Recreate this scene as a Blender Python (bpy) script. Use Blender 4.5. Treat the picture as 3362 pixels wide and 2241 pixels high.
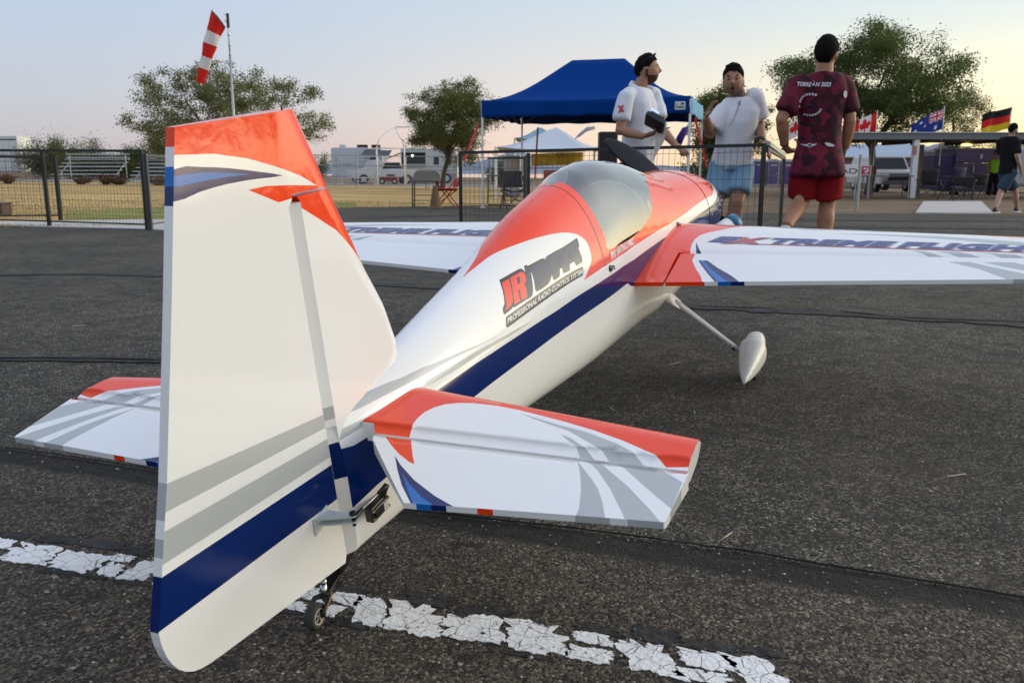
import bpy, bmesh, math, random, bisect
import numpy as np
from mathutils import Vector, Matrix, noise
from mathutils.geometry import delaunay_2d_cdt
R = math.radians
rng = random.Random(11)
for o in list(bpy.data.objects): bpy.data.objects.remove(o)
scene = bpy.context.scene
col = scene.collection

# ------------------------------------------------------------------ camera
cd = bpy.data.cameras.new('camera'); cam = bpy.data.objects.new('camera', cd); col.objects.link(cam)
PITCH = 0.1966
cam.location = (0, 0, 0.66); cam.rotation_euler = (math.pi/2 - PITCH, 0, 0)
cd.sensor_width = 36; cd.lens = 36*2850.75/3362; cd.clip_start = .05; cd.clip_end = 9000
cd.dof.use_dof = True; cd.dof.focus_distance = 1.75; cd.dof.aperture_fstop = 14
scene.camera = cam

# ------------------------------------------------------------------ sky and sun
SUN_AZ, SUN_EL = R(78), R(5)
world = bpy.data.worlds.new('World'); scene.world = world; world.use_nodes = True
nt = world.node_tree; nt.nodes.clear()
def N(tree, typ, **kw):
    n = tree.nodes.new(typ)
    for k, v in kw.items(): setattr(n, k, v)
    return n
def ramp(tree, fac, stops, interp='EASE'):
    n = N(tree, 'ShaderNodeValToRGB'); n.color_ramp.interpolation = interp
    el = n.color_ramp.elements
    while len(el) < len(stops): el.new(.5)
    for e, (p, c) in zip(el, stops): e.position = p; e.color = (*c, 1) if len(c) == 3 else c
    tree.links.new(fac, n.inputs[0]); return n.outputs[0]
def mathn(tree, op, a, b=None, clamp=False):
    n = N(tree, 'ShaderNodeMath', operation=op); n.use_clamp = clamp
    for i, v in enumerate((a, b)):
        if v is None: continue
        if isinstance(v, (int, float)): n.inputs[i].default_value = v
        else: tree.links.new(v, n.inputs[i])
    return n.outputs[0]
def mixc(tree, fac, a, b, mode='MIX'):
    n = N(tree, 'ShaderNodeMix', data_type='RGBA', blend_type=mode)
    for i, v in ((0, fac), (6, a), (7, b)):
        if isinstance(v, (int, float)): n.inputs[i].default_value = v
        elif isinstance(v, (tuple, list)): n.inputs[i].default_value = (*v[:3], 1)
        else: tree.links.new(v, n.inputs[i])
    return n.outputs[2]
tc = N(nt, 'ShaderNodeTexCoord'); sep = N(nt, 'ShaderNodeSeparateXYZ'); nt.links.new(tc.outputs['Generated'], sep.inputs[0])
x_, y_, z_ = sep.outputs
hl = mathn(nt, 'SQRT', mathn(nt, 'ADD', mathn(nt, 'ADD', mathn(nt, 'MULTIPLY', x_, x_), mathn(nt, 'MULTIPLY', y_, y_)), 1e-5))
cz = mathn(nt, 'DIVIDE', mathn(nt, 'ADD', mathn(nt, 'MULTIPLY', x_, math.sin(SUN_AZ)), mathn(nt, 'MULTIPLY', y_, math.cos(SUN_AZ))), hl)
cz01 = mathn(nt, 'MULTIPLY_ADD', cz, .5); cz01.node.inputs[2].default_value = .5
hor = ramp(nt, cz01, [(0, (.42, .44, .52)), (.34, (.47, .46, .54)), (.48, (.62, .52, .55)), (.62, (.95, .68, .57)), (.76, (1.10, .80, .46)), (.86, (1.35, 1.08, .48)), (.93, (3.0, 2.55, 1.5)), (1, (6.2, 5.4, 3.5))], 'LINEAR')
mid = ramp(nt, cz01, [(0, (.44, .50, .66)), (.36, (.49, .52, .64)), (.5, (.60, .60, .68)), (.64, (.79, .70, .67)), (.78, (.95, .87, .68)), (.87, (1.12, 1.02, .72)), (.94, (3.1, 2.85, 2.15)), (1, (6.4, 5.9, 4.5))], 'LINEAR')
upp = ramp(nt, cz01, [(0, (.43, .53, .76)), (.4, (.48, .565, .74)), (.62, (.58, .66, .76)), (.85, (.67, .76, .81)), (.94, (1.9, 1.9, 1.75)), (1, (3.8, 3.7, 3.2))], 'LINEAR')
f1 = ramp(nt, z_, [(0.0, (0, 0, 0)), (.075, (1, 1, 1))], 'LINEAR')
f2 = ramp(nt, z_, [(.06, (0, 0, 0)), (.19, (1, 1, 1))], 'EASE')
f3 = ramp(nt, z_, [(.15, (0, 0, 0)), (.8, (1, 1, 1))], 'EASE')
c = mixc(nt, f1, hor, mid); c = mixc(nt, f2, c, upp); c = mixc(nt, f3, c, (.70, .78, 1.0))
lp = ramp(nt, z_, [(.495, (0, 0, 0)), (.5, (1, 1, 1))])
bg = N(nt, 'ShaderNodeBackground'); nt.links.new(c, bg.inputs[0]); bg.inputs[1].default_value = .95
sky = N(nt, 'ShaderNodeTexSky', sky_type='NISHITA', sun_disc=False, sun_elevation=SUN_EL, sun_rotation=SUN_AZ)
bg2 = N(nt, 'ShaderNodeBackground'); nt.links.new(sky.outputs[0], bg2.inputs[0]); bg2.inputs[1].default_value = .05
ad = N(nt, 'ShaderNodeAddShader'); nt.links.new(bg.outputs[0], ad.inputs[0]); nt.links.new(bg2.outputs[0], ad.inputs[1])
wo = N(nt, 'ShaderNodeOutputWorld'); nt.links.new(ad.outputs[0], wo.inputs[0])
sl = bpy.data.lights.new('sun', 'SUN'); sun = bpy.data.objects.new('sun', sl); col.objects.link(sun)
sl.energy = .8; sl.angle = R(28); sl.color = (1, .92, .78)
sd = Vector((math.sin(SUN_AZ)*math.cos(R(12)), math.cos(SUN_AZ)*math.cos(R(12)), math.sin(R(12))))
sun.rotation_euler = sd.to_track_quat('Z', 'Y').to_euler()
vs = scene.view_settings; scene.display_settings.display_device = 'sRGB'
vs.view_transform = 'Standard'; vs.look = 'None'; vs.gamma = 1; vs.exposure = 0; vs.use_curve_mapping = False
scene.cycles.max_bounces = 8; scene.cycles.transparent_max_bounces = 16
scene.cycles.sample_clamp_indirect = 6

# ------------------------------------------------------------------ lens helpers: pixel of the photograph + distance -> place
def at(px, py, Y):
    x = (px-1681)/2850.75; y = -(py-1120.5)/2850.75
    dy = math.cos(PITCH)+y*math.sin(PITCH); dz = -math.sin(PITCH)+y*math.cos(PITCH)
    t = Y/dy
    return Vector((x*t, Y, .66+dz*t))
def g(X, Y):
    """height of the ground"""
    far = -.115-.0095*(Y-7)-(.012*X if X < 0 else .002*X)
    if Y >= 9: return far
    if Y <= 2.8: return 0.0
    t = (Y-2.8)/6.2
    return far*t*t*(3-2*t)
def gx(px, Y):
    """place on the ground under the pixel column px at distance Y"""
    v = at(px, 700, Y); z = g(v.x, Y)
    x = (px-1681)/2850.75*(Y*math.cos(PITCH)+(.66-z)*math.sin(PITCH))
    return Vector((x, Y, g(x, Y)))
def gp(px, py):
    """place on the ground seen at a pixel"""
    lo, hi = .4, 400
    for _ in range(60):
        m = (lo+hi)/2; P = at(px, py, m)
        if P.z > g(P.x, m): lo = m
        else: hi = m
    P = at(px, py, lo); P.z = g(P.x, P.y); return P

# ------------------------------------------------------------------ materials
MATS = {}
def mat(name, color, rough=.5, metal=0., spec=.5, bump=0., bscale=40., var=0., vscale=3., coat=0., emit=None, trans=0., sub=0.):
    if name in MATS: return MATS[name]
    m = bpy.data.materials.new(name); m.use_nodes = True; t = m.node_tree
    b = t.nodes['Principled BSDF']; i = b.inputs
    i['Base Color'].default_value = (*color, 1); i['Roughness'].default_value = rough; i['Metallic'].default_value = metal
    i['Specular IOR Level'].default_value = spec; i['Coat Weight'].default_value = coat; i['Coat Roughness'].default_value = .04
    i['Transmission Weight'].default_value = trans
    if sub: i['Subsurface Weight'].default_value = sub; i['Subsurface Radius'].default_value = (.01, .005, .003); i['Subsurface Scale'].default_value = .6
    if emit: i['Emission Color'].default_value = (*emit[:3], 1); i['Emission Strength'].default_value = emit[3]
    if bump or var:
        co = N(t, 'ShaderNodeTexCoord')
        if var:
            n = N(t, 'ShaderNodeTexNoise'); n.inputs['Scale'].default_value = vscale; n.inputs['Detail'].default_value = 6; n.inputs['Roughness'].default_value = .65
            t.links.new(co.outputs['Object'], n.inputs['Vector'])
            lo = tuple(max(0, c*(1-var)) for c in color); hi = tuple(min(1, c*(1+var)) for c in color)
            t.links.new(ramp(t, n.outputs[0], [(.3, lo), (.7, hi)], 'LINEAR'), i['Base Color'])
        if bump:
            n = N(t, 'ShaderNodeTexNoise'); n.inputs['Scale'].default_value = bscale; n.inputs['Detail'].default_value = 5
            t.links.new(co.outputs['Object'], n.inputs['Vector'])
            bp = N(t, 'ShaderNodeBump'); bp.inputs['Strength'].default_value = bump; bp.inputs['Distance'].default_value = .01
            t.links.new(n.outputs[0], bp.inputs['Height']); t.links.new(bp.outputs[0], i['Normal'])
    MATS[name] = m; return m

# ------------------------------------------------------------------ mesh helpers
class MB:
    def __init__(s): s.v = []; s.f = []; s.m = []
    def add(s, vs, fs, m=0):
        o = len(s.v); s.v += [tuple(v) for v in vs]; s.f += [tuple(i+o for i in f) for f in fs]; s.m += [m]*len(fs)
    def box(s, c, d, rz=0., m=0, rot=None, taper=1.):
        hx, hy, hz = d[0]/2, d[1]/2, d[2]/2
        P = [Vector((sx*hx*(taper if sz > 0 else 1), sy*hy*(taper if sz > 0 else 1), sz*hz)) for sz in (-1, 1) for sx, sy in ((-1, -1), (1, -1), (1, 1), (-1, 1))]
        M = rot if rot is not None else Matrix.Rotation(rz, 3, 'Z')
        s.add([M @ p + Vector(c) for p in P], [(3, 2, 1, 0), (4, 5, 6, 7), (0, 1, 5, 4), (1, 2, 6, 5), (2, 3, 7, 6), (3, 0, 4, 7)], m)
    def bar(s, a, b, w, h=None, m=0):
        a, b = Vector(a), Vector(b); d = b-a; L = d.length
        if L < 1e-6: return
        q = d.to_track_quat('Z', 'Y').to_matrix()
        s.box((a+b)/2, (w, h or w, L), rot=q, m=m)
    def tube(s, pts, rad, seg=8, m=0, cap=True, flat=1., up=None):
        pts = [Vector(p) for p in pts]; n = len(pts)
        if isinstance(rad, (int, float)): rad = [rad]*n
        o = len(s.v); prev = None
        for i, p in enumerate(pts):
            d = (pts[min(i+1, n-1)]-pts[max(i-1, 0)]).normalized()
            if prev is None:
                ref = Vector(up) if up is not None else (Vector((0, 0, 1)) if abs(d.z) < .9 else Vector((1, 0, 0)))
                x = (ref-d*ref.dot(d)).normalized()
            else: x = (prev-d*prev.dot(d)).normalized()
            prev = x; y = d.cross(x)
            for k in range(seg):
                a = 2*math.pi*k/seg; s.v.append(tuple(p+x*math.cos(a)*rad[i]+y*math.sin(a)*rad[i]*flat))
        for i in range(n-1):
            for k in range(seg):
                k2 = (k+1) % seg; s.f.append((o+i*seg+k, o+i*seg+k2, o+(i+1)*seg+k2, o+(i+1)*seg+k)); s.m.append(m)
        if cap:
            s.f.append(tuple(o+k for k in reversed(range(seg)))); s.m.append(m)
            s.f.append(tuple(o+(n-1)*seg+k for k in range(seg))); s.m.append(m)
    def ell(s, c, r, seg=12, ring=8, m=0, rot=None, fn=None):
        o = len(s.v); c = Vector(c); M = rot or Matrix.Identity(3)
        vs = [Vector((0, 0, -1))]
        for i in range(1, ring):
            ph = -math.pi/2+math.pi*i/ring
            for k in range(seg):
                th = 2*math.pi*k/seg; vs.append(Vector((math.cos(ph)*math.cos(th), math.cos(ph)*math.sin(th), math.sin(ph))))
        vs.append(Vector((0, 0, 1)))
        for v in vs:
            p = Vector((v.x*r[0], v.y*r[1], v.z*r[2]))
            if fn: p = fn(v, p)
            s.v.append(tuple(c+M @ p))
        for k in range(seg): s.f.append((o, o+1+(k+1) % seg, o+1+k)); s.m.append(m)
        for i in range(ring-2):
            for k in range(seg):
                k2 = (k+1) % seg; a = o+1+i*seg; s.f.append((a+k, a+k2, a+seg+k2, a+seg+k)); s.m.append(m)
        e = len(s.v)-1; a = o+1+(ring-2)*seg
        for k in range(seg): s.f.append((a+k, a+(k+1) % seg, e)); s.m.append(m)
    def loft(s, rings, m=0, cap=True):
        """rings: lists of points of equal length"""
        o = len(s.v); n = len(rings[0])
        for r in rings: s.v += [tuple(p) for p in r]
        for i in range(len(rings)-1):
            for k in range(n):
                k2 = (k+1) % n; s.f.append((o+i*n+k, o+i*n+k2, o+(i+1)*n+k2, o+(i+1)*n+k)); s.m.append(m)
        if cap:
            s.f.append(tuple(o+k for k in reversed(range(n)))); s.m.append(m)
            s.f.append(tuple(o+(len(rings)-1)*n+k for k in range(n))); s.m.append(m)
    def prism(s, poly, fn, h0, h1, m=0):
        """poly: 2D points, fn(x,y,h)->3D"""
        n = len(poly); a = [fn(x, y, h0) for x, y in poly]; b = [fn(x, y, h1) for x, y in poly]
        s.add(a+b, [tuple(reversed(range(n))), tuple(range(n, 2*n))]+[(k, (k+1) % n, n+(k+1) % n, n+k) for k in range(n)], m)
    def sheet(s, fn, nu, nv, m=0):
        o = len(s.v)
        for j in range(nv+1):
            for i in range(nu+1): s.v.append(tuple(fn(i/nu, j/nv)))
        for j in range(nv):
            for i in range(nu):
                a = o+j*(nu+1)+i; s.f.append((a, a+1, a+nu+2, a+nu+1)); s.m.append(m)
    def mesh(s, name, mats, smooth=False):
        me = bpy.data.meshes.new(name); me.from_pydata(s.v, [], s.f)
        for m in (mats if isinstance(mats, (list, tuple)) else [mats]): me.materials.append(m)
        me.polygons.foreach_set('material_index', s.m)
        if smooth: me.polygons.foreach_set('use_smooth', [True]*len(s.f))
        me.update(); return me
    def obj(s, name, mats, parent=None, smooth=False, auto=None, bevel=0.):
        me = s.mesh(name, mats, smooth or auto is not None)
        if auto is not None:
            try: me.set_sharp_from_angle(angle=R(auto))
            except Exception: pass
        o = bpy.data.objects.new(name, me); col.objects.link(o)
        if parent: o.parent = parent
        if bevel:
            b = o.modifiers.new('bevel', 'BEVEL'); b.width = bevel; b.segments = 2; b.limit_method = 'ANGLE'
        return o
def tag(o, label=None, cat=None, group=None, kind=None):
    if label: o['label'] = label
    if cat: o['category'] = cat
    if group: o['group'] = group
    if kind: o['kind'] = kind
    return o
def thing(name, label, cat, loc=(0, 0, 0), rz=0., group=None):
    o = bpy.data.objects.new(name, None); col.objects.link(o); o.location = loc; o.rotation_euler = (0, 0, rz); o.empty_display_size = .1
    return tag(o, label, cat, group)
def dup(root, loc, rz=None, label=None, group=None, scale=None):
    r = root.copy(); col.objects.link(r); r.location = loc
    if rz is not None: r.rotation_euler = (0, 0, rz)
    if label: r['label'] = label
    if group: r['group'] = group
    if scale: r.scale = scale
    for ch in list(root.children):
        c_ = ch.copy(); col.objects.link(c_); c_.parent = r
        for gg in ch.children:
            d = gg.copy(); col.objects.link(d); d.parent = c_
    return r
def struct(o): o['kind'] = 'structure'; return o

# painted surface: a 2D domain cut along the edges of every coloured region, then bent onto the real surface
def dens(poly, step, closed=True):
    out = []; n = len(poly)
    for i in range(n if closed else n-1):
        a, b = poly[i], poly[(i+1) % n]; L = math.hypot(b[0]-a[0], b[1]-a[1]); k = max(1, int(math.ceil(L/step)))
        out += [(a[0]+(b[0]-a[0])*j/k, a[1]+(b[1]-a[1])*j/k) for j in range(k)]
    if not closed: out.append(tuple(poly[-1]))
    return out
def inside(P, poly):
    x, y = P[:, 0], P[:, 1]; res = np.zeros(len(P), bool); n = len(poly)
    for i in range(n):
        x1, y1 = poly[i]; x2, y2 = poly[(i+1) % n]
        if y1 == y2: continue
        cnd = (y1 > y) != (y2 > y)
        res ^= cnd & (x < (x2-x1)*(y-y1)/(y2-y1)+x1)
    return res
def bez(poly, k=3):
    """round a closed polygon lightly (Catmull-Rom)"""
    out = []; n = len(poly)
    for i in range(n):
        p0, p1, p2, p3 = (poly[(i+j-1) % n] for j in range(4))
        for s in range(k):
            t = s/k
            out.append(tuple(.5*((2*p1[d])+(-p0[d]+p2[d])*t+(2*p0[d]-5*p1[d]+4*p2[d]-p3[d])*t*t+(-p0[d]+3*p1[d]-3*p2[d]+p3[d])*t**3) for d in (0, 1)))
    return out
class Paint:
    """collects painted patches with exact normals into one mesh"""
    def __init__(s): s.v = []; s.n = []; s.f = []; s.m = []
    def patch(s, outline, layers, fmap, step=.03, holes=(), flip=False, base=0, gscale=1., cuts=()):
        pts = []; edges = []
        def addpoly(poly):
            q = dens(poly, step); o = len(pts); pts.extend(q); edges.extend((o+i, o+(i+1) % len(q)) for i in range(len(q))); return q
        oq = addpoly(outline)
        for h in holes: addpoly(h)
        for _, p in layers: addpoly(p)
        for line_ in cuts:
            q = dens(line_, step*.7, False); o = len(pts); pts.extend(q); edges.extend((o+i, o+i+1) for i in range(len(q)-1))
        O = np.array(oq); lo, hi = O.min(0), O.max(0); gs = step*gscale
        gxs = np.arange(lo[0]+gs*.37, hi[0], gs); gys = np.arange(lo[1]+gs*.41, hi[1], gs)
        if len(gxs) and len(gys):
            G = np.array([(a, b+(i % 2)*gs*.5) for i, a in enumerate(gxs) for b in gys]); pts.extend(map(tuple, G[inside(G, oq)]))
        res = delaunay_2d_cdt([Vector(p) for p in pts], edges, [], 0, 1e-6, False)
        V = np.array([tuple(v) for v in res[0]]); T = np.array([f for f in res[2] if len(f) == 3])
        Cn = V[T].mean(1); keep = inside(Cn, oq)
        for h in holes: keep &= ~inside(Cn, h)
        T, Cn = T[keep], Cn[keep]; M = np.full(len(T), base)
        for mi, p in layers: M[inside(Cn, p)] = mi
        used = np.unique(T); remap = -np.ones(len(V), int); remap[used] = np.arange(len(used))+len(s.v)
        e = 1e-4
        for i in used:
            a, b = V[i]; P = Vector(fmap(a, b))
            nn = (Vector(fmap(a+e, b))-Vector(fmap(a-e, b))).cross(Vector(fmap(a, b+e))-Vector(fmap(a, b-e)))
            nn = nn.normalized() if nn.length > 1e-16 else Vector((0, 0, 1))
            s.v.append(tuple(P)); s.n.append(tuple(-nn if flip else nn))
        for t, mi in zip(T, M):
            t = remap[t]; s.f.append((int(t[0]), int(t[2]), int(t[1])) if flip else tuple(int(k) for k in t)); s.m.append(int(mi))
        return oq
    def wall(s, top, bot, mi, closed=True):
        """quads between two rows of points; mi: material per segment"""
        n = len(top)
        for i in range(n if closed else n-1):
            j = (i+1) % n; a, b, c_, d = Vector(bot[i]), Vector(bot[j]), Vector(top[j]), Vector(top[i])
            nn = (b-a).cross(d-a)
            if nn.length < 1e-14: nn = (c_-b).cross(d-b)
            if nn.length < 1e-14: continue
            nn.normalize(); o = len(s.v)
            s.v += [tuple(a), tuple(b), tuple(c_), tuple(d)]; s.n += [tuple(nn)]*4; s.f.append((o, o+1, o+2, o+3)); s.m.append(mi[i] if not isinstance(mi, int) else mi)
    def obj(s, name, mats, parent=None):
        me = bpy.data.meshes.new(name); me.from_pydata(s.v, [], s.f)
        for m in mats: me.materials.append(m)
        me.polygons.foreach_set('material_index', s.m); me.polygons.foreach_set('use_smooth', [True]*len(s.f)); me.update()
        me.normals_split_custom_set_from_vertices(s.n)
        o = bpy.data.objects.new(name, me); col.objects.link(o)
        if parent: o.parent = parent
        return o
def text_tris(body, offset=0., shear=0., spacing=1., res=3):
    """letters as triangles in the unit box: returns verts (x in 0..1 along the text, y in 0..1) and tris"""
    cu = bpy.data.curves.new('t', 'FONT'); cu.body = body; cu.size = 1; cu.offset = offset; cu.shear = shear; cu.space_character = spacing; cu.resolution_u = res
    ob = bpy.data.objects.new('t', cu); col.objects.link(ob)
    dg = bpy.context.evaluated_depsgraph_get(); me = bpy.data.meshes.new_from_object(ob.evaluated_get(dg))
    bm = bmesh.new(); bm.from_mesh(me); bmesh.ops.triangulate(bm, faces=bm.faces[:]); bm.verts.ensure_lookup_table()
    V = [(v.co.x, v.co.y) for v in bm.verts]; T = [tuple(v.index for v in f.verts) for f in bm.faces]; bm.free()
    bpy.data.objects.remove(ob); bpy.data.curves.remove(cu); bpy.data.meshes.remove(me)
    x0 = min(p[0] for p in V); x1 = max(p[0] for p in V); y0 = min(p[1] for p in V); y1 = max(p[1] for p in V)
    return [((p[0]-x0)/(x1-x0), (p[1]-y0)/(y1-y0)) for p in V], T
def lettering(name, body, quad, fmap, m, parent, offset=.02, shear=0., spacing=1., lift=.0004, up=None):
    """flat print laid on a surface: quad = domain corners (bottom left, bottom right, top right, top left)"""
    V, T = text_tris(body, offset, shear, spacing); mb = MB(); e = 1e-4; out = []
    for x, y in V:
        a = [quad[0][d]*(1-x)*(1-y)+quad[1][d]*x*(1-y)+quad[2][d]*x*y+quad[3][d]*(1-x)*y for d in (0, 1)]
        P = Vector(fmap(*a)); nn = (Vector(fmap(a[0]+e, a[1]))-P).cross(Vector(fmap(a[0], a[1]+e))-P); nn.normalize(); nn = -nn if up is not None and nn.dot(Vector(up)) < 0 else nn; out.append(P+nn*lift)
    mb.add(out, T); return mb.obj(name, m, parent)
# ================================================================== GROUND
def asphalt_mat():
    m = bpy.data.materials.new('asphalt'); m.use_nodes = True; t = m.node_tree; b = t.nodes['Principled BSDF']
    co = N(t, 'ShaderNodeTexCoord').outputs['Object']
    def noi(s, d=4, r=.6):
        n = N(t, 'ShaderNodeTexNoise'); n.inputs['Scale'].default_value = s; n.inputs['Detail'].default_value = d; n.inputs['Roughness'].default_value = r
        t.links.new(co, n.inputs['Vector']); return n.outputs[0]
    def vor(s, out='Distance', rnd=1.):
        n = N(t, 'ShaderNodeTexVoronoi'); n.inputs['Scale'].default_value = s; n.inputs['Randomness'].default_value = rnd
        t.links.new(co, n.inputs['Vector']); return n.outputs[out]
    big = noi(.55, 6, .62); med = noi(7, 6, .7); fine = noi(95, 5, .75)
    base = ramp(t, big, [(.34, (.036, .034, .029)), (.52, (.062, .057, .047)), (.68, (.10, .086, .066))], 'LINEAR')
    base = mixc(t, ramp(t, med, [(.40, (0, 0, 0)), (.62, (1, 1, 1))]), base, (.022, .021, .018))
    st = N(t, 'ShaderNodeSeparateColor'); t.links.new(vor(235, 'Color'), st.inputs[0])
    stone = ramp(t, st.outputs[0], [(0, (.012, .012, .011)), (.36, (.048, .044, .036)), (.62, (.15, .135, .105)), (.86, (.32, .29, .23)), (1, (.60, .55, .45))], 'LINEAR')
    cover = ramp(t, noi(9, 6, .8), [(.36, (.15, .15, .15)), (.56, (.95, .95, .95))], 'LINEAR')
    c = mixc(t, cover, base, stone)
    # bleached aggregate seen as pale flecks
    s2 = N(t, 'ShaderNodeSeparateColor'); t.links.new(vor(85, 'Color'), s2.inputs[0])
    fl = ramp(t, s2.outputs[1], [(.93, (0, 0, 0)), (.985, (1, 1, 1))], 'LINEAR')
    d62 = ramp(t, vor(85), [(.15, (1, 1, 1)), (.34, (0, 0, 0))], 'LINEAR')
    c = mixc(t, mathn(t, 'MULTIPLY', fl, d62), c, (.50, .46, .39))
    c = mixc(t, ramp(t, noi(1.7, 5, .6), [(.45, (0, 0, 0)), (.75, (.35, .35, .35))]), c, (.19, .16, .115))
    # the worn strip on the near side of the joint: brown gravel showing between dark scabs of binder
    sx = N(t, 'ShaderNodeSeparateXYZ'); t.links.new(co, sx.inputs[0]); ja, jb = gp(620, 1575), gp(3000, 1925); sl_ = (jb.y-ja.y)/(jb.x-ja.x)
    side_ = mathn(t, 'SUBTRACT', mathn(t, 'MULTIPLY_ADD', sx.outputs[0], sl_), sx.outputs[1]); side_.node.inputs[0].links[0].from_node.inputs[2].default_value = ja.y-sl_*ja.x
    near = ramp(t, mathn(t, 'ADD', side_, mathn(t, 'MULTIPLY', mathn(t, 'SUBTRACT', noi(5, 4), .5), .25)), [(.02, (0, 0, 0)), (.09, (1, 1, 1))], 'LINEAR')
    g1_ = ramp(t, st.outputs[1], [(0, (.018, .016, .013)), (.30, (.075, .060, .044)), (.70, (.20, .158, .112)), (.93, (.36, .30, .225)), (1, (.60, .53, .43))], 'LINEAR')
    v3 = N(t, 'ShaderNodeTexVoronoi', feature='F1'); v3.inputs['Scale'].default_value = 26; mp_ = N(t, 'ShaderNodeMapping'); mp_.inputs['Scale'].default_value = (.75, 1.3, 1); mp_.inputs['Rotation'].default_value = (0, 0, -.2); t.links.new(co, mp_.inputs[0]); t.links.new(mp_.outputs[0], v3.inputs['Vector'])
    scab = ramp(t, mathn(t, 'ADD', v3.outputs['Distance'], mathn(t, 'MULTIPLY', mathn(t, 'SUBTRACT', noi(60, 4), .5), .45)), [(.30, (1, 1, 1)), (.42, (0, 0, 0))], 'LINEAR')
    scm = mathn(t, 'MULTIPLY', scab, ramp(t, noi(3.2, 4), [(.42, (0, 0, 0)), (.60, (.95, .95, .95))], 'LINEAR'))
    gn = mixc(t, scm, g1_, (.034, .033, .032)); c = mixc(t, mathn(t, 'MULTIPLY', near, .85), c, gn)
    # smooth tar band along the joint
    sj = mathn(t, 'ADD', side_, mathn(t, 'ADD', mathn(t, 'MULTIPLY', mathn(t, 'SUBTRACT', noi(9, 6, .7), .5), .05), mathn(t, 'MULTIPLY', mathn(t, 'SUBTRACT', noi(70, 4, .7), .5), .022)))
    jm = mathn(t, 'MULTIPLY', ramp(t, mathn(t, 'ADD', sj, .5), [(.462, (0, 0, 0)), (.482, (1, 1, 1))], 'LINEAR'), ramp(t, mathn(t, 'ADD', sj, .5), [(.548, (1, 1, 1)), (.572, (0, 0, 0))], 'LINEAR'))
    c = mixc(t, mathn(t, 'MULTIPLY', jm, .90), c, ramp(t, noi(28, 6, .75), [(.35, (.016, .016, .014)), (.55, (.034, .033, .029)), (.72, (.060, .057, .049))], 'LINEAR'))
    # broad stains, old patches and dust
    c = mixc(t, 1., c, ramp(t, noi(.9, 7, .68), [(.30, (.36, .36, .35)), (.48, (.56, .55, .52)), (.60, (.72, .70, .65)), (.72, (.98, .94, .84))], 'LINEAR'), 'MULTIPLY')
    t.links.new(c, b.inputs['Base Color']); b.inputs['Roughness'].default_value = .88; b.inputs['Specular IOR Level'].default_value = .3
    h = mathn(t, 'ADD', mathn(t, 'MULTIPLY', vor(235), -.7), mathn(t, 'ADD', mathn(t, 'MULTIPLY', fine, .8), mathn(t, 'MULTIPLY', med, 1.5)))
    bp = N(t, 'ShaderNodeBump'); bp.inputs['Strength'].default_value = .9; bp.inputs['Distance'].default_value = .008
    t.links.new(h, bp.inputs['Height']); t.links.new(bp.outputs[0], b.inputs['Normal'])
    return m
ASPH = asphalt_mat()
def field_mat(name, stops, stripe=0., s=.35):
    m = bpy.data.materials.new(name); m.use_nodes = True; t = m.node_tree; b = t.nodes['Principled BSDF']
    co = N(t, 'ShaderNodeTexCoord').outputs['Object']
    mp = N(t, 'ShaderNodeMapping'); mp.inputs['Scale'].default_value = (.25, 1, 1) if stripe else (1, 1, 1); t.links.new(co, mp.inputs[0])
    a = N(t, 'ShaderNodeTexNoise'); a.inputs['Scale'].default_value = s; a.inputs['Detail'].default_value = 8; a.inputs['Roughness'].default_value = .68; t.links.new(mp.outputs[0], a.inputs['Vector'])
    f = N(t, 'ShaderNodeTexNoise'); f.inputs['Scale'].default_value = 14; f.inputs['Detail'].default_value = 4; t.links.new(co, f.inputs['Vector'])
    c = ramp(t, a.outputs[0], stops, 'LINEAR')
    c = mixc(t, .55, c, ramp(t, f.outputs[0], [(.3, (.45, .42, .38)), (.7, (1.35, 1.3, 1.2))], 'LINEAR'), 'MULTIPLY')
    t.links.new(c, b.inputs['Base Color']); b.inputs['Roughness'].default_value = .95; b.inputs['Specular IOR Level'].default_value = .1
    bp = N(t, 'ShaderNodeBump'); bp.inputs['Strength'].default_value = .8; bp.inputs['Distance'].default_value = .03
    t.links.new(f.outputs[0], bp.inputs['Height']); t.links.new(bp.outputs[0], b.inputs['Normal']); return m
DIRT = field_mat('dirt_mat', [(.3, (.12, .085, .055)), (.5, (.20, .145, .095)), (.7, (.27, .205, .145))])
DRY = field_mat('dry_grass_mat', [(.30, (.16, .105, .05)), (.46, (.46, .31, .125)), (.62, (.66, .47, .20)), (.75, (.36, .24, .10))], 1, .5)
GREEN = field_mat('green_grass_mat', [(.3, (.13, .15, .040)), (.55, (.25, .26, .075)), (.75, (.42, .36, .13))], 1, .8)
CONC = mat('concrete', (.50, .49, .47), .85, bump=.3, bscale=30, var=.12, vscale=2.5)
GRAV = field_mat('gravel_mat', [(.3, (.20, .19, .19)), (.7, (.33, .32, .32))])
def sheet(name, poly, m, step, lift):
    p = Paint(); p.patch(poly, [], lambda a, b: (a, b, g(a, b)+lift), step); return struct(p.obj(name, [m]))
xs = [-420, -250, -150, -90, -60, -40, -28, -20, -14, -9, -5, -2, 0, 2, 5, 9, 14, 20, 28, 40, 60, 90, 150, 250, 420]
ys = [-30, -12, -5, -2, 0, 1, 2, 2.8, 4, 5, 6, 7, 8, 9, 12, 16, 20, 26, 34, 46, 60, 80, 110, 150, 220, 320, 460, 700]
mb = MB(); mb.v = [(x, y, g(x, y)-.03) for y in ys for x in xs]; nx = len(xs)
for j in range(len(ys)-1):
    for i in range(nx-1): mb.f.append((j*nx+i, j*nx+i+1, (j+1)*nx+i+1, (j+1)*nx+i)); mb.m.append(0)
struct(mb.obj('ground', DIRT, smooth=True))
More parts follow.
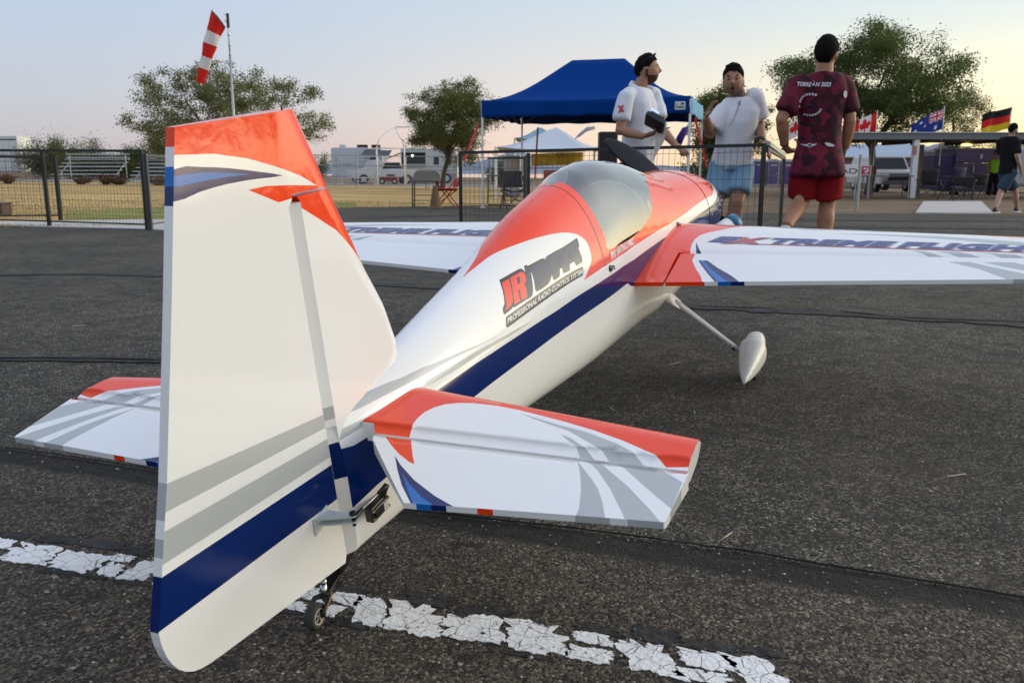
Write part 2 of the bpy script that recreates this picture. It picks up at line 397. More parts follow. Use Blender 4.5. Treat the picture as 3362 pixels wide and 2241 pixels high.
EDGE = [gp(-500, 741), gp(0, 741), gp(560, 736), gp(900, 690), gp(1170, 682), gp(1500, 677), gp(2000, 690), gp(2600, 700), gp(3362, 703), gp(4200, 706)]
EDGE = [(p.x, p.y) for p in EDGE]
edge_r = []
for a, b in zip(EDGE[:-1], EDGE[1:]):
    k = max(1, int(math.hypot(b[0]-a[0], b[1]-a[1])/.35))
    for i in range(k):
        t = i/k; x, y = a[0]+(b[0]-a[0])*t, a[1]+(b[1]-a[1])*t; edge_r.append((x, y+.14*noise.noise((x*1.3, y, 0))+.05*noise.noise((x*6, 3, 0))))
sheet('asphalt', [(-14, -6), (16, -6), (16, edge_r[-1][1])]+edge_r[::-1]+[(-14, edge_r[0][1])], ASPH, .7, 0.)
gr = [gp(-600, 728), gp(0, 728), gp(560, 722), gp(880, 696), gp(1175, 679), gp(1500, 674), gp(1900, 668)]
gr = [(p.x, p.y) for p in gr]
sheet('grass_field', gr+[(9, 40), (9, 62), (-70, 62), (-70, gr[0][1])], DRY, 2.5, -.012)
sheet('grass_strip', [(p.x, p.y) for p in (gp(215, 719), gp(570, 715), gp(900, 693), gp(1170, 678), gp(1170, 664), gp(900, 670), gp(570, 678), gp(215, 690))], GREEN, .8, -.006)
sheet('gravel_road', [(-110, 64), (2, 63), (2, 80), (-110, 80)], GRAV, 6, -.01)
def slab(name, pts, h, m):
    mb = MB(); mb.prism([(p.x, p.y) for p in pts], lambda x, y, hh: (x, y, g(x, y)+hh), -.12, h, 0); return struct(mb.obj(name, m, bevel=.006))
slab('concrete_strip', [gp(-500, 740), gp(-500, 730), gp(0, 730), gp(590, 722), gp(620, 734), gp(560, 757), gp(440, 752), gp(0, 741)], .012, CONC)
slab('concrete_pad', [gp(3005, 700), gp(3262, 703), gp(3222, 662), gp(3032, 662)], .02, mat('pad_concrete', (.46, .43, .39), .85, bump=.3, bscale=20, var=.1, vscale=2))
# tar-filled joints and cracks on the runway
TAR = mat('tar', (.034, .033, .029), .8, spec=.25, bump=1., bscale=60, var=.55, vscale=14)
CRK = mat('crack_shadow', (.006, .006, .006), .95, spec=.1)
def ribbon(name, pts, wid, m, lift, seed=0, wob=.25, step=.02):
    P = dens([(p.x, p.y) for p in pts], step, False); n = len(P); L = []; Rr = []
    for i, (x, y) in enumerate(P):
        a, b = P[max(i-1, 0)], P[min(i+1, n-1)]; d = Vector((b[0]-a[0], b[1]-a[1])).normalized(); q = Vector((-d.y, d.x))
        t = i/(n-1); w = wid[0]*(1-t)+wid[1]*t; s = i*step
        off = w*wob*noise.noise((s*3, seed, 0)); wl = w*(.5+wob*noise.noise((s*7, seed, 1))+wob*.8*noise.noise((s*31, seed, 4))); wr = w*(.5+wob*noise.noise((s*7, seed, 2))+wob*.8*noise.noise((s*31, seed, 5)))
        L.append((x+q.x*(wl+off), y+q.y*(wl+off))); Rr.append((x-q.x*(wr-off), y-q.y*(wr-off)))
    mb = MB()
    for i in range(n): mb.v += [(*L[i], g(*L[i])+lift), (*Rr[i], g(*Rr[i])+lift)]
    for i in range(n-1): mb.f.append((2*i, 2*i+1, 2*i+3, 2*i+2)); mb.m.append(0)
    return struct(mb.obj(name, m))
pj = [gp(-300, 1455), gp(60, 1490), gp(620, 1575), gp(1300, 1690), gp(1800, 1745), gp(2430, 1830), gp(3000, 1925), gp(3500, 2010)]
ribbon('pavement_crack', [p+Vector((0, .018, 0)) for p in pj], (.006, .009), CRK, .0065, 9, .5, .02)
pc = [gp(-300, 1178), gp(300, 1180), gp(600, 1186), gp(1400, 1120), gp(2344, 1010), gp(2900, 1035), gp(3500, 1068)]
ribbon('tar_joint', [gp(-300, 1178), gp(300, 1180), gp(640, 1188)], (.07, .07), TAR, .004, 5, .3)
ribbon('tar_joint', [gp(2250, 1006), gp(2900, 1040), gp(3500, 1070)], (.13, .16), TAR, .004, 6, .3)
ribbon('pavement_crack', [gp(-300, 1178), gp(300, 1180), gp(640, 1188)], (.012, .012), CRK, .0065, 7, .5, .02)
ribbon('pavement_crack', [gp(2300, 1008), gp(2700, 1018), gp(2950, 1045), gp(3500, 1066)], (.014, .016), CRK, .0065, 8, .5, .02)
ribbon('tar_joint', [gp(-200, 905), gp(300, 900), gp(700, 910)], (.12, .12), TAR, .004, 12, .4, .1)
ribbon('tar_joint', [gp(1150, 930), gp(1500, 950)], (.1, .1), TAR, .004, 13, .4, .1)
for k, (a, b) in enumerate([((2500, 745), (3400, 752)), ((2580, 722), (3400, 728)), ((1200, 716), (1500, 706))]):
    ribbon('tar_joint', [gp(*a), gp(*b)], (.35, .35), TAR, .005, 20+k, .45, .25)
# flaked white line
PW = mat('line_paint', (.84, .83, .79), .8, spec=.2, bump=.5, bscale=120, var=.07, vscale=30)
t = PW.node_tree; b_ = t.nodes['Principled BSDF']; src_c = b_.inputs['Base Color'].links[0].from_socket; co_ = N(t, 'ShaderNodeTexCoord').outputs['Object']
n1 = N(t, 'ShaderNodeTexNoise'); n1.inputs['Scale'].default_value = 48; n1.inputs['Detail'].default_value = 7; n1.inputs['Roughness'].default_value = .75; t.links.new(co_, n1.inputs['Vector'])
n2 = N(t, 'ShaderNodeTexVoronoi', feature='DISTANCE_TO_EDGE'); n2.inputs['Scale'].default_value = 34; t.links.new(co_, n2.inputs['Vector'])
wear = ramp(t, n1.outputs[0], [(.60, (0, 0, 0)), (.66, (1, 1, 1))], 'LINEAR'); crk = ramp(t, mathn(t, 'ADD', n2.outputs[0], mathn(t, 'MULTIPLY', mathn(t, 'SUBTRACT', n1.outputs[0], .5), .10)), [(.006, (.8, .8, .8)), (.022, (0, 0, 0))], 'LINEAR')
t.links.new(mixc(t, crk, mixc(t, wear, src_c, (.055, .050, .042)), (.06, .055, .048)), b_.inputs['Base Color'])
LA = [gp(-260, 1772), gp(0, 1800), gp(529, 1878), gp(1300, 2022), gp(1900, 2118), gp(2430, 2207), gp(3000, 2300)]
line = thing('painted_line', None, None, (LA[3].x, LA[3].y, 0)); line['kind'] = 'structure'
crust = []
def chip(name, cx, cy, dx, dy, hl, hw, seed, m, lift, amp=.16, skew=0.):
    """a ragged chip with its long axis along (dx,dy)"""
    poly = []; n = 56
    for k in range(n):
        a = 2*math.pi*k/n; ca, sa = math.cos(a), math.sin(a)
        e = 1/max(abs(ca), abs(sa))**.85
        rr = e*(1+amp*.9*noise.noise((ca*1.5+seed*3.1, sa*1.5, seed))+amp*.9*noise.noise((ca*4, sa*4+seed, seed*1.7))+amp*.45*noise.noise((ca*11, sa*11+seed, seed*2.7))+amp*.25*noise.noise((ca*24, sa*24+seed, seed*.7)))
        bite = noise.noise((ca*2.6+seed*7.7, sa*2.6, 3.3))
        if bite > .34: rr *= 1-1.3*(bite-.34)
        lx, ly = hl*ca*rr+skew*hw*sa*rr, hw*sa*rr; poly.append((cx+dx*lx-dy*ly, cy+dy*lx+dx*ly))
    mb = MB(); mb.prism(poly, lambda x, y, h: (x, y, h), .0005, lift); return mb.obj(name, m)
crust = []
pos = dens([(p.x, p.y) for p in LA], .004, False); i = 0; k = 0
while i < len(pos)-40:
    Lc = rng.uniform(.05, .105); st = int(Lc/.004); j = min(i+st, len(pos)-2)
    x, y = pos[(i+j)//2]; a, b = pos[i], pos[j]; d = Vector((b[0]-a[0], b[1]-a[1])).normalized(); q = Vector((-d.y, d.x))
    hwid = .038
    if rng.random() < .38:
        f = rng.uniform(.35, .65)
        for s0, s1 in ((0, f-.05), (f+.05, 1)):
            cw = hwid*2*(s1-s0)/2; ct = hwid*((s0+s1)-1); jx = rng.uniform(-.008, .008)
            c_ = chip('paint_flake', x+q.x*ct+d.x*jx, y+q.y*ct+d.y*jx, d.x, d.y, Lc*.47*rng.uniform(.75, 1), cw*.95, k, PW, .0017, .30, rng.uniform(-.5, .2)); c_.parent = line; c_.matrix_parent_inverse = line.matrix_basis.inverted(); k += 1
    else:
        c_ = chip('paint_flake', x, y+rng.uniform(-.006, .006), d.x, d.y, Lc*.48, hwid*rng.uniform(.82, 1.04), k, PW, .0017, .28, rng.uniform(-.7, .1)); c_.parent = line; c_.matrix_parent_inverse = line.matrix_basis.inverted(); k += 1
    if rng.random() < .75:
        o_ = hwid+rng.uniform(.008, .026); crust.append(chip('tar_scab', x+q.x*o_, y+q.y*o_, d.x, d.y, Lc*.45, rng.uniform(.010, .022), k+77, TAR, .0014, .35))
    if rng.random() < .4:
        o_ = hwid+rng.uniform(.004, .01); crust.append(chip('tar_scab', x-q.x*o_, y-q.y*o_, d.x, d.y, Lc*.4, rng.uniform(.004, .009), k+177, TAR, .0013, .35))
    i = j+int(rng.uniform(0, 2.2))
for c_ in crust: c_.parent = line; c_.matrix_parent_inverse = line.matrix_basis.inverted()
# loose grit
mb = MB()
for n_ in range(5200):
    Y = .95*math.exp(rng.random()*1.55); X = (rng.random()-.5)*Y*1.25; s = rng.uniform(.0012, .0032)*(1.6 if rng.random() < .04 else 1)
    o = len(mb.v); z = g(X, Y)+s*.25
    for dx, dy, dz in ((1, 0, 0), (0, 1, 0), (-1, 0, 0), (0, -1, 0), (0, 0, .8), (0, 0, -.8)):
        mb.v.append((X+s*dx*rng.uniform(.7, 1.4), Y+s*dy*rng.uniform(.7, 1.4), z+s*dz))
    mt = 0 if rng.random() < .25 else (1 if rng.random() < .6 else 2)
    for a, b in ((0, 1), (1, 2), (2, 3), (3, 0)): mb.f += [(o+a, o+b, o+4), (o+b, o+a, o+5)]; mb.m += [mt, mt]
tag(mb.obj('grit', [mat('grit_pale', (.33, .30, .25), .8), mat('grit_brown', (.16, .12, .085), .85), mat('grit_dark', (.04, .038, .036), .8)]), 'loose grit scattered over the dark asphalt in the foreground', 'grit', kind='stuff')
STRAW = mat('straw', (.58, .50, .30), .7)
mb = MB()
for px, py, L, a in ((2215, 1195, .05, .5), (1930, 1688, .03, -.2), (2280, 1355, .03, 1.2), (3140, 1563, .05, .1), (2010, 1345, .03, 1.5), (2390, 1760, .03, .6), (260, 1070, .05, .2), (1860, 1655, .022, 1.)):
    p = gp(px, py); d = Vector((math.cos(a), math.sin(a), 0)); mb.tube([p+d*t*L+Vector((-d.y, d.x, 0))*.12*L*math.sin(t*3)+Vector((0, 0, .003)) for t in (-.5, -.2, .1, .5)], .0011, 5)
tag(mb.obj('straw_litter', STRAW), 'pale bits of straw lying on the asphalt', 'straw', kind='stuff')
# distant hills
def hill(name, pts, Y, m, depth=300):
    mb = MB(); P = []
    for i in range(len(pts)-1):
        for s in range(10):
            t = s/10; px = pts[i][0]*(1-t)+pts[i+1][0]*t; py = pts[i][1]*(1-t)+pts[i+1][1]*t; P.append(at(px, py-2.5*noise.noise((px*.02, 1, 2))-1.2*noise.noise((px*.07, 4, 2)), Y))
    n = len(P)
    mb.v = [tuple(p) for p in P]+[(p.x*.93, p.y-depth, -14) for p in P]
    for i in range(n-1): mb.f.append((i, n+i, n+i+1, i+1)); mb.m.append(0)
    return struct(mb.obj(name, m, smooth=True))
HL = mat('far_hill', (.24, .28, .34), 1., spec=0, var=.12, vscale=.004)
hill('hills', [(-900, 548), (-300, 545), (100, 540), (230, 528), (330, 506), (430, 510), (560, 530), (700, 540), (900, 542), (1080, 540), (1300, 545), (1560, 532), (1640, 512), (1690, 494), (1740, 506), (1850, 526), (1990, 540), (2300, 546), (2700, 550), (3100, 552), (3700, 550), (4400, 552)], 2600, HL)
# dry tufts and stubble in front of the bleachers and along the edge of the asphalt
mb = MB()
def blade(x, y, h, m):
    z = g(x, y)-.02; a = rng.random()*6.28; w = .006+.0006*y; dx, dy = math.cos(a)*w, math.sin(a)*w; lx, ly = rng.gauss(0, .35)*h, rng.gauss(0, .35)*h
    mb.add([(x-dx, y-dy, z), (x+dx, y+dy, z), (x+lx, y+ly, z+h)], [(0, 1, 2)], m)
for n_ in range(15000):
    Y = 12.6+12*rng.random()**1.7; X = (rng.random()*1.0-.66)*Y*.95-.6
    if Y < 21.5 and X > -3.4+(Y-19)*.8: continue
    if Y < 12.2+max(0, (X+5.2))*2.9: continue
    blade(X, Y, rng.uniform(.015, .05), 0 if rng.random() < .7 else (1 if rng.random() < .5 else 2))
for n_ in range(1600):
    X, Y = EDGE[1][0]+(EDGE[2][0]-EDGE[1][0])*rng.uniform(-.6, 1), EDGE[1][1]+rng.gauss(0, .08); Y += (X-EDGE[1][0])*.55*.95 if False else 0
    blade(X, Y+.25*(X+6.5)*.55, rng.uniform(.02, .06), 0)
tag(mb.obj('dry_stubble', [mat('stubble', (.50, .37, .18), .9, spec=.1), mat('stubble_dark', (.24, .16, .08), .9, spec=.1), mat('stubble_green', (.22, .22, .08), .9, spec=.1)]), 'short dry golden stubble covering the mown field', 'grass', kind='stuff')
# ================================================================== FENCES
BLK = mat('black_steel', (.012, .014, .013), .42, spec=.5)
GALV = mat('galvanised', (.34, .36, .35), .45, metal=.6)
WHT = mat('white_tube', (.74, .74, .72), .4)
def fence(name, label, pts, h, pw, group=None, posts=None, mm=None, wire=None, vs=.05, hs=.10, low=.06, toprail=True, wr=.0016, lean=0.):
    """panels between ground points: posts, rails and welded wire"""
    mm = mm or BLK; wire = wire or mm
    root = thing(name, label, 'fence', pts[0], 0, group); o = Vector(pts[0])
    for i, p in enumerate(pts):
        if posts is not None and not posts[i]: continue
        mb = MB(); b = Vector(p)-o; mb.box((b.x, b.y, b.z+h/2-.02), (pw, pw, h+.04)); mb.obj('post', mm, root, bevel=.003)
    for a, b in zip(pts[:-1], pts[1:]):
        a, b = Vector(a)-o, Vector(b)-o; d = (b-a); L = d.length; d.normalize(); ia = a+d*pw*.5; ib = b-d*pw*.5
        if toprail: mb = MB(); mb.bar(ia+Vector((0, 0, h-pw*.4)), ib+Vector((0, 0, h-pw*.4)), pw*.78); mb.obj('rail', mm, root)
        mb = MB(); mb.bar(ia+Vector((0, 0, low)), ib+Vector((0, 0, low)), pw*.45); mb.obj('rail', mm, root)
        mb = MB(); nv = int(L/vs); nh = int((h-low)/hs)
        for k in range(1, nv):
            p = a+d*(L*k/nv); mb.tube([p+Vector((0, 0, low)), p+Vector((0, 0, h-pw*.5))], wr, 4, cap=False)
        for k in range(1, nh+1):
            z = low+(h-pw-low)*k/(nh+.3); mb.tube([ia+Vector((0, 0, z)), ib+Vector((0, 0, z))], wr, 4, cap=False)
        w = mb.obj('wire_mesh', wire, root); w['kind'] = 'stuff'
    return root
LF = gp(484, 755); LF2 = gp(163, 744); dL = LF2-LF
lf3 = LF2+dL*1.05; lf3.z = g(lf3.x, lf3.y)
fence('flight_line_fence', 'black welded mesh fence behind the tail fin on the left', [lf3, LF2, LF], LF.y*.0*0+.985, .042, low=.07)
q1 = gp(200, 720); q2 = gx(640, 15.6); q0 = gx(-260, 11.6)
fence('gate_fence', 'dark steel gate panel standing behind the left black mesh fence', [gx(-300, 12.4), q1], .93, .05, low=.06, vs=.08)
fence('far_mesh_fence', 'grey rail mesh fence running behind the tail fin top', [LF+Vector((.03, .05, 0)), gx(640, 12.6), gx(1000, 15)], .93, .04, mm=mat('dull_steel', (.09, .10, .10), .5), low=.07)
RA = gx(1515, 8.1); RB = gx(2487, 6.7)
H_R = .925
fence('flight_line_fence', 'black mesh fence the two men lean on behind the aeroplane', [RA, RB], H_R, .032, low=.05)
RC = gx(2556, 8.6)
fence('fence_return', 'short mesh fence with grey top rail beside the man in red', [RB+Vector((.03, .04, 0)), RC], .90, .030, low=.05, posts=[0, 1], mm=mat('dark_steel', (.03, .035, .03), .45), vs=.16, hs=.13, wr=.0013)
rr = MB(); rr.bar(RB+Vector((.03, .02, .925)), RC+Vector((0, 0, .915)), .035); tag(rr.obj('top_rail', GALV), 'grey tube rail capping the short fence beside the man in red', 'rail')
fence('barrier_panel', 'low black mesh barrier standing near the blue canopy legs', [gx(1600, 19.2), gx(1722, 18.6), gx(1735, 15.5)], 1.12, .055, low=.1, vs=.09, hs=.12, posts=[0, 1, 1])
# far chain-link fence with galvanised rails
cl = thing('chain_link_fence', 'pale galvanised chain link fence crossing the field before the motorhomes', 'fence', gx(1100, 48)); o = cl.location
cpx = [620, 760, 900, 1040, 1175, 1335, 1500, 1610, 1720, 1860]
CP = [gx(p, 47+(p-1100)*.002) for p in cpx]
for p in CP: mb = MB(); mb.tube([p-o, p-o+Vector((0, 0, 1.75))], .035, 6); mb.obj('post', GALV, cl)
for a, b in zip(CP[:-1], CP[1:]):
    for z in (1.2, 1.72): mb = MB(); mb.tube([a-o+Vector((0, 0, z)), b-o+Vector((0, 0, z))], .024, 5); mb.obj('rail', GALV, cl)
    mb = MB(); n = int((b-a).length/.16)
    for k in range(-10, n+1):
        for s in (1, -1):
            x0, x1 = k*.16, k*.16+1.7
            t0, t1 = max(x0, 0)/(n*.16), min(x1, n*.16)/(n*.16)
            if t1 <= t0: continue
            z0, z1 = (max(x0, 0)-x0), (min(x1, n*.16)-x0)
            if s < 0: z0, z1 = 1.7-z0, 1.7-z1
            mb.tube([a-o+(b-a)*t0+Vector((0, 0, z0)), a-o+(b-a)*t1+Vector((0, 0, z1))], .0035, 3, cap=False)
    w = mb.obj('wire_mesh', GALV, cl); w['kind'] = 'stuff'
gpst = MB(); p = gx(2812, 18.6); gpst.tube([p, p+Vector((0, 0, 1.18))], .032, 8); tag(gpst.obj('gate_post', GALV), 'bare galvanised post at the edge of the asphalt', 'post')
gpst = MB(); p = gx(2560, 12.5); gpst.tube([p, p+Vector((0, 0, 1.0))], .025, 8); tag(gpst.obj('gate_post', BLK), 'dark slim post behind the short mesh fence', 'post')

# ================================================================== WINDSOCK
RED = mat('sock_red', (.62, .018, .012), .75, spec=.2); SWH = mat('sock_white', (.72, .69, .68), .8, spec=.2)
pb = gx(778, 17); ptop = at(747, 45, 17)
ws = thing('windsock', 'red and white striped windsock hanging limp from a tall pole', 'windsock', (ptop.x, 17, pb.z))
o = ws.location
mb = MB(); mb.tube([(0, 0, 0), (0, 0, ptop.z-pb.z-.72)], [.032, .022], 10); mb.obj('pole', mat('pole_alu', (.40, .43, .42), .4, metal=.5), ws, True)
mb = MB(); mb.tube([(0, 0, ptop.z-pb.z-.72), (0, 0, ptop.z-pb.z-.1)], .017, 10); [mb.tube([(0, 0, ptop.z-pb.z-.74+.17*k), (0, 0, ptop.z-pb.z-.70+.17*k)], .026, 10) for k in range(4)]; mb.obj('upper_pole', mat('pole_band', (.60, .62, .60), .4, metal=.3), ws, True)
mb = MB(); mb.tube([(0, 0, ptop.z-pb.z-.25), (0, 0, ptop.z-pb.z)], .028, 10); mb.obj('swivel', BLK, ws)
A0 = at(716, 62, 17)-o; A1 = at(656, 272, 17)-o; ax = (A1-A0).normalized(); ex = Vector((0, 1, 0)).cross(ax).normalized(); ey = ax.cross(ex)
def sock_ring(t):
    rad = .150*(1-t)+.075*t; c_ = A0+(A1-A0)*t; out = []
    for k in range(24):
        a = 2*math.pi*k/24; w = 1+.10*math.sin(3*a+t*5)+.07*math.sin(7*a-t*9)+.05*math.sin(2*a+t*20)
        sk = .10*max(0, 1-t*4)
        out.append(c_+ex*math.cos(a)*rad*w+ey*math.sin(a)*rad*w*.75+ax*(-math.cos(a))*sk)
    return out
ts = [0, .22, .40, .60, .78, 1]
for i in range(5):
    mb = MB(); mb.loft([sock_ring(ts[i]+(ts[i+1]-ts[i])*k/6) for k in range(7)], cap=False); mb.obj('sock_band', RED if i % 2 == 0 else SWH, ws, True)
mb = MB(); ring = sock_ring(0); mb.tube(ring+[ring[0]], .007, 6)
for z in (-.04, -.20): mb.tube([(0, 0, ptop.z-pb.z+z), A0+Vector((.12, 0, z*.6+.10))], .006, 5)
mb.obj('hoop', BLK, ws)

# ================================================================== TREES
BARK = mat('bark', (.075, .058, .045), .9, bump=.8, bscale=20, var=.35, vscale=6)
def leafm(name, c, tr=.45):
    m = mat(name, c, .7, spec=.25, var=.35, vscale=.9); t = m.node_tree; b = t.nodes['Principled BSDF']; o_ = [n for n in t.nodes if n.type == 'OUTPUT_MATERIAL'][0]
    tl = N(t, 'ShaderNodeBsdfTranslucent'); tl.inputs[0].default_value = (c[0]*1.5, c[1]*1.6, c[2]*.9, 1); mx = N(t, 'ShaderNodeMixShader'); mx.inputs[0].default_value = tr
    t.links.new(b.outputs[0], mx.inputs[1]); t.links.new(tl.outputs[0], mx.inputs[2]); t.links.new(mx.outputs[0], o_.inputs[0]); return m
L1 = leafm('leaf_olive', (.095, .110, .040)); L2 = leafm('leaf_dark', (.070, .092, .030)); L3 = leafm('leaf_grey', (.125, .128, .060))
def tree(name, label, px, Y, hgt, wid, m, seed, trunk_h=.28, n_leaf=20000, lean=0., leaf=.10, cat='tree', group=None, cx=0., thr=-.08, nclump=420, zc=.56, bot=.22):
    """trunk, limbs that fork towards leaf clumps spread unevenly through the crown"""
    rg = random.Random(seed); base = gx(px, Y); root = thing(name, label, cat, base, 0, group); tb = MB()
    th = hgt*trunk_h; top = Vector((lean*th+cx*.15, 0, th)); rx, rz = wid/2, hgt*(1-bot)/2; C0 = Vector((cx, 0, hgt*bot+rz))
    pts = []
    while len(pts) < nclump:
        v = Vector((rg.uniform(-1, 1), rg.uniform(-1, 1), rg.uniform(-1, 1)))
        L = v.length
        if L > 1: continue
        lobes = .74+.34*noise.noise(v.normalized()*1.9+Vector((seed*1.3, 0, 0)))+.22*noise.noise(v.normalized()*4.3+Vector((seed*.7, 4, 0)))
        if L > lobes+.12 or L < .22: continue
        if noise.noise(v*2.4+Vector((seed, seed*2, 0))) < thr: continue
        if v.z < -.55 and rg.random() < .5: continue
        pts.append(C0+Vector((v.x*rx*1.12, v.y*rx, v.z*rz*1.10)))
    tb.tube([(0, 0, -.2), (0, 0, .04), top*.5+Vector((.10*lean*th+.02*hgt*math.sin(seed), 0, 0)), top], [hgt*.036, hgt*.027, hgt*.022, hgt*.019], 9)
    # limbs: greedy tree of nodes
    nodes = [(top, hgt*.017)]; order = sorted(pts, key=lambda p: (p-top).length)
    for k in range(7):
        a = 6.28*k/7+rg.random()*.6; q = C0+Vector((math.cos(a)*rx*.42, math.sin(a)*rx*.42, rz*rg.uniform(-.35, .35))); mid = top.lerp(q, .5)+Vector((rg.gauss(0, .05)*hgt, 0, -.03*hgt)); P = [top-Vector((0, 0, th*.1*rg.random())), mid, q]
        tb.tube(P, [hgt*.014, hgt*.010, hgt*.006], 6, cap=False); nodes += [(mid, hgt*.009), (q, hgt*.006)]
    for p in order:
        n_, r_ = min(nodes, key=lambda nd: (nd[0]-p).length+.25*abs(nd[0].z-p.z)*(nd[0].z > p.z))
        d = (p-n_).length; mid = n_.lerp(p, .55)+Vector((rg.gauss(0, .08), rg.gauss(0, .08), .10))*d; r1 = max(.006*hgt/5, r_*.55)
        tb.tube([n_, mid, p], [r_*.8, r1*.8, r1*.4], 3, cap=False)
        if d > .05*hgt: nodes.append((mid, r1))
        nodes.append((p, r1*.6))
    tb.obj('trunk', BARK, root, True)
    lb = MB(); per = n_leaf//nclump
    for t in pts:
        k_ = rg.uniform(.4, 1.5)
        for k in range(int(per*k_)):
            c_ = t+Vector((rg.gauss(0, 1), rg.gauss(0, 1), rg.gauss(-.25, .7)))*hgt*.033; a = rg.random()*6.28; e = rg.gauss(-.25, .6); s = leaf*rg.uniform(.5, 1.4)
            u_ = Vector((math.cos(a)*math.cos(e), math.sin(a)*math.cos(e), math.sin(e))); v_ = u_.cross(Vector((rg.gauss(0, 1), rg.gauss(0, 1), rg.gauss(0, 1)))).normalized()*s*.24; u_ = u_*s
            lb.add([c_-u_*.5, c_+v_, c_+u_*.5, c_-v_], [(0, 1, 2, 3)])
    lb.obj('crown', m, root); return root
tree('mesquite_tree', 'large grey-green tree behind the windsock pole and tail fin', 780, 52, 6.9, 10.6, L3, 3, .2, 76000, leaf=.12, cx=-.4, thr=-.10, bot=.12, nclump=620)
tree('mesquite_tree', 'round mesquite tree with bent trunk left of the blue canopy', 1452, 44, 5.35, 4.5, L1, 5, .30, 56000, lean=.16, leaf=.09, cx=.45, bot=.26, thr=-.14)
tree('mesquite_tree', 'tall dark tree rising behind the man in the red shirt', 2850, 39, 7.1, 8.2, L2, 8, .30, 90000, leaf=.10, nclump=700, thr=-.20, bot=.30)
tree('mesquite_tree', 'small leafy tree between the canopy and the man in white', 2385, 38, 4.7, 3.3, L1, 12, .15, 40000, leaf=.09, bot=.12, nclump=340, thr=-.14)
tree('feathery_tree', 'thin feathery tree right of the tall dark tree', 3140, 41, 4.9, 2.5, L3, 17, .2, 14000, leaf=.075, thr=.0, nclump=180)
tree('feathery_tree', 'low airy tree at the far right behind the dark container', 3300, 46, 2.8, 4.0, L3, 19, .15, 10000, leaf=.08, thr=.05, nclump=160)
for (x, y, k_, lb_) in ((34, 13, .9, 'dark tree mirrored low in the front of the canopy dome'), (30, 4, 1.0, 'dark tree mirrored in the middle of the canopy dome'), (37, -8, 1.1, 'dark tree mirrored toward the rear of the canopy dome'), (46, 24, .9, 'far dark tree mirrored at the front edge of the canopy dome')):
    src_ = [q for q in bpy.data.objects if q.name.startswith('mesquite_tree') and 'tall dark' in q.get('label', '')][0]; t_ = dup(src_, (x, y, g(x, y)), x*.7, lb_, 'trees seen only as reflections in the aeroplane', (k_, k_, k_))
def bush(name, label, px, Y, w, h, m, seed, n=2600, leaf=.16, group='bushes along the far side of the field'):
    rg = random.Random(seed); base = gx(px, Y); root = thing(name, label, 'bush', base, 0, group); sb = MB(); lb = MB()
    for k in range(16):
        a = rg.random()*6.28; r = w*.46*math.sqrt(rg.random()); tip = Vector((math.cos(a)*r, math.sin(a)*r*.7, h*rg.uniform(.5, 1)*(1-.5*(r/(w*.5))**2)))
        sb.tube([(tip.x*.1, tip.y*.1, -.05), tip*.55, tip], [.05, .03, .008], 4, cap=False)
        for j in range(n//16):
            c_ = tip*rg.uniform(.30, 1.02)+Vector((rg.gauss(0, .11*w/2), rg.gauss(0, .15*w/2), rg.gauss(0, .09*h))); c_.z = max(.02, c_.z)
            a2 = rg.random()*6.28; s = leaf*rg.uniform(.5, 1.3); u_ = Vector((math.cos(a2), math.sin(a2), rg.gauss(0, .7))).normalized(); v_ = u_.cross(Vector((rg.gauss(0, 1), rg.gauss(0, 1), 1))).normalized()*s*.3; u_ = u_*s
            lb.add([c_-u_*.5, c_+v_, c_+u_*.5, c_-v_], [(0, 1, 2, 3)])
    sb.obj('stems', BARK, root); lb.obj('foliage', m, root)
bush('desert_bush', 'tall green bush beside the white semi-trailer', 165, 84, 6.8, 4.6, L1, 31, 16000, .15)
for k, (px, w, h, lb_) in enumerate(((265, 9.0, 4.3, 'green bush between the tall bush and the left bleachers'), (350, 7.0, 3.8, 'low green bush behind the middle of the left bleachers'), (415, 6.0, 3.3, 'low green bush behind the gap between the two bleachers'), (485, 7.0, 4.2, 'green bush behind the left end of the right bleachers'), (575, 8.0, 4.3, 'dark bush behind the right bleachers at the tail fin'))):
    bush('desert_bush', lb_, px, 92+k, w, h, (L1, L2)[k % 2 if k > 2 else 0], 40+k, 12000, .17)
bush('desert_bush', 'dark bush behind the fifth wheel trailer', 1040, 110, 5.0, 3.8, L2, 35, leaf=.22)
bush('desert_bush', 'dark bush seen through the black fence near its left post', 1660, 58, 3.4, 2.2, L2, 36, leaf=.16); bush('desert_bush', 'dark bush under the blue canopy behind the man in the polo', 2330, 36, 3.0, 1.9, L2, 37, leaf=.13)
bush('desert_bush', 'greyish bush far behind the portable toilets', 2440, 105, 7., 3.2, L2, 38, leaf=.24); bush('desert_bush', 'olive bush at the right edge behind the walking man', 3255, 60, 2.4, 2.3, L1, 39, leaf=.14)
SCR = mat('dry_scrub_leaf', (.17, .09, .045), .9, spec=.1, var=.4, vscale=3)
for k, (px, lb_) in enumerate(((30, 'russet scrub clump at the left edge of the field'), (265, 'largest russet scrub clump before the left bleachers'), (345, 'russet scrub clump under the left bleachers end'), (395, 'russet scrub clump just right of the bench end'), (520, 'russet scrub clump near the tail fin edge'))):
    bush('scrub', lb_, px, 50+k % 2, 1.9-.2*(k % 3), .62, SCR, 50+k, 900, .10, 'russet scrub clumps along the field')

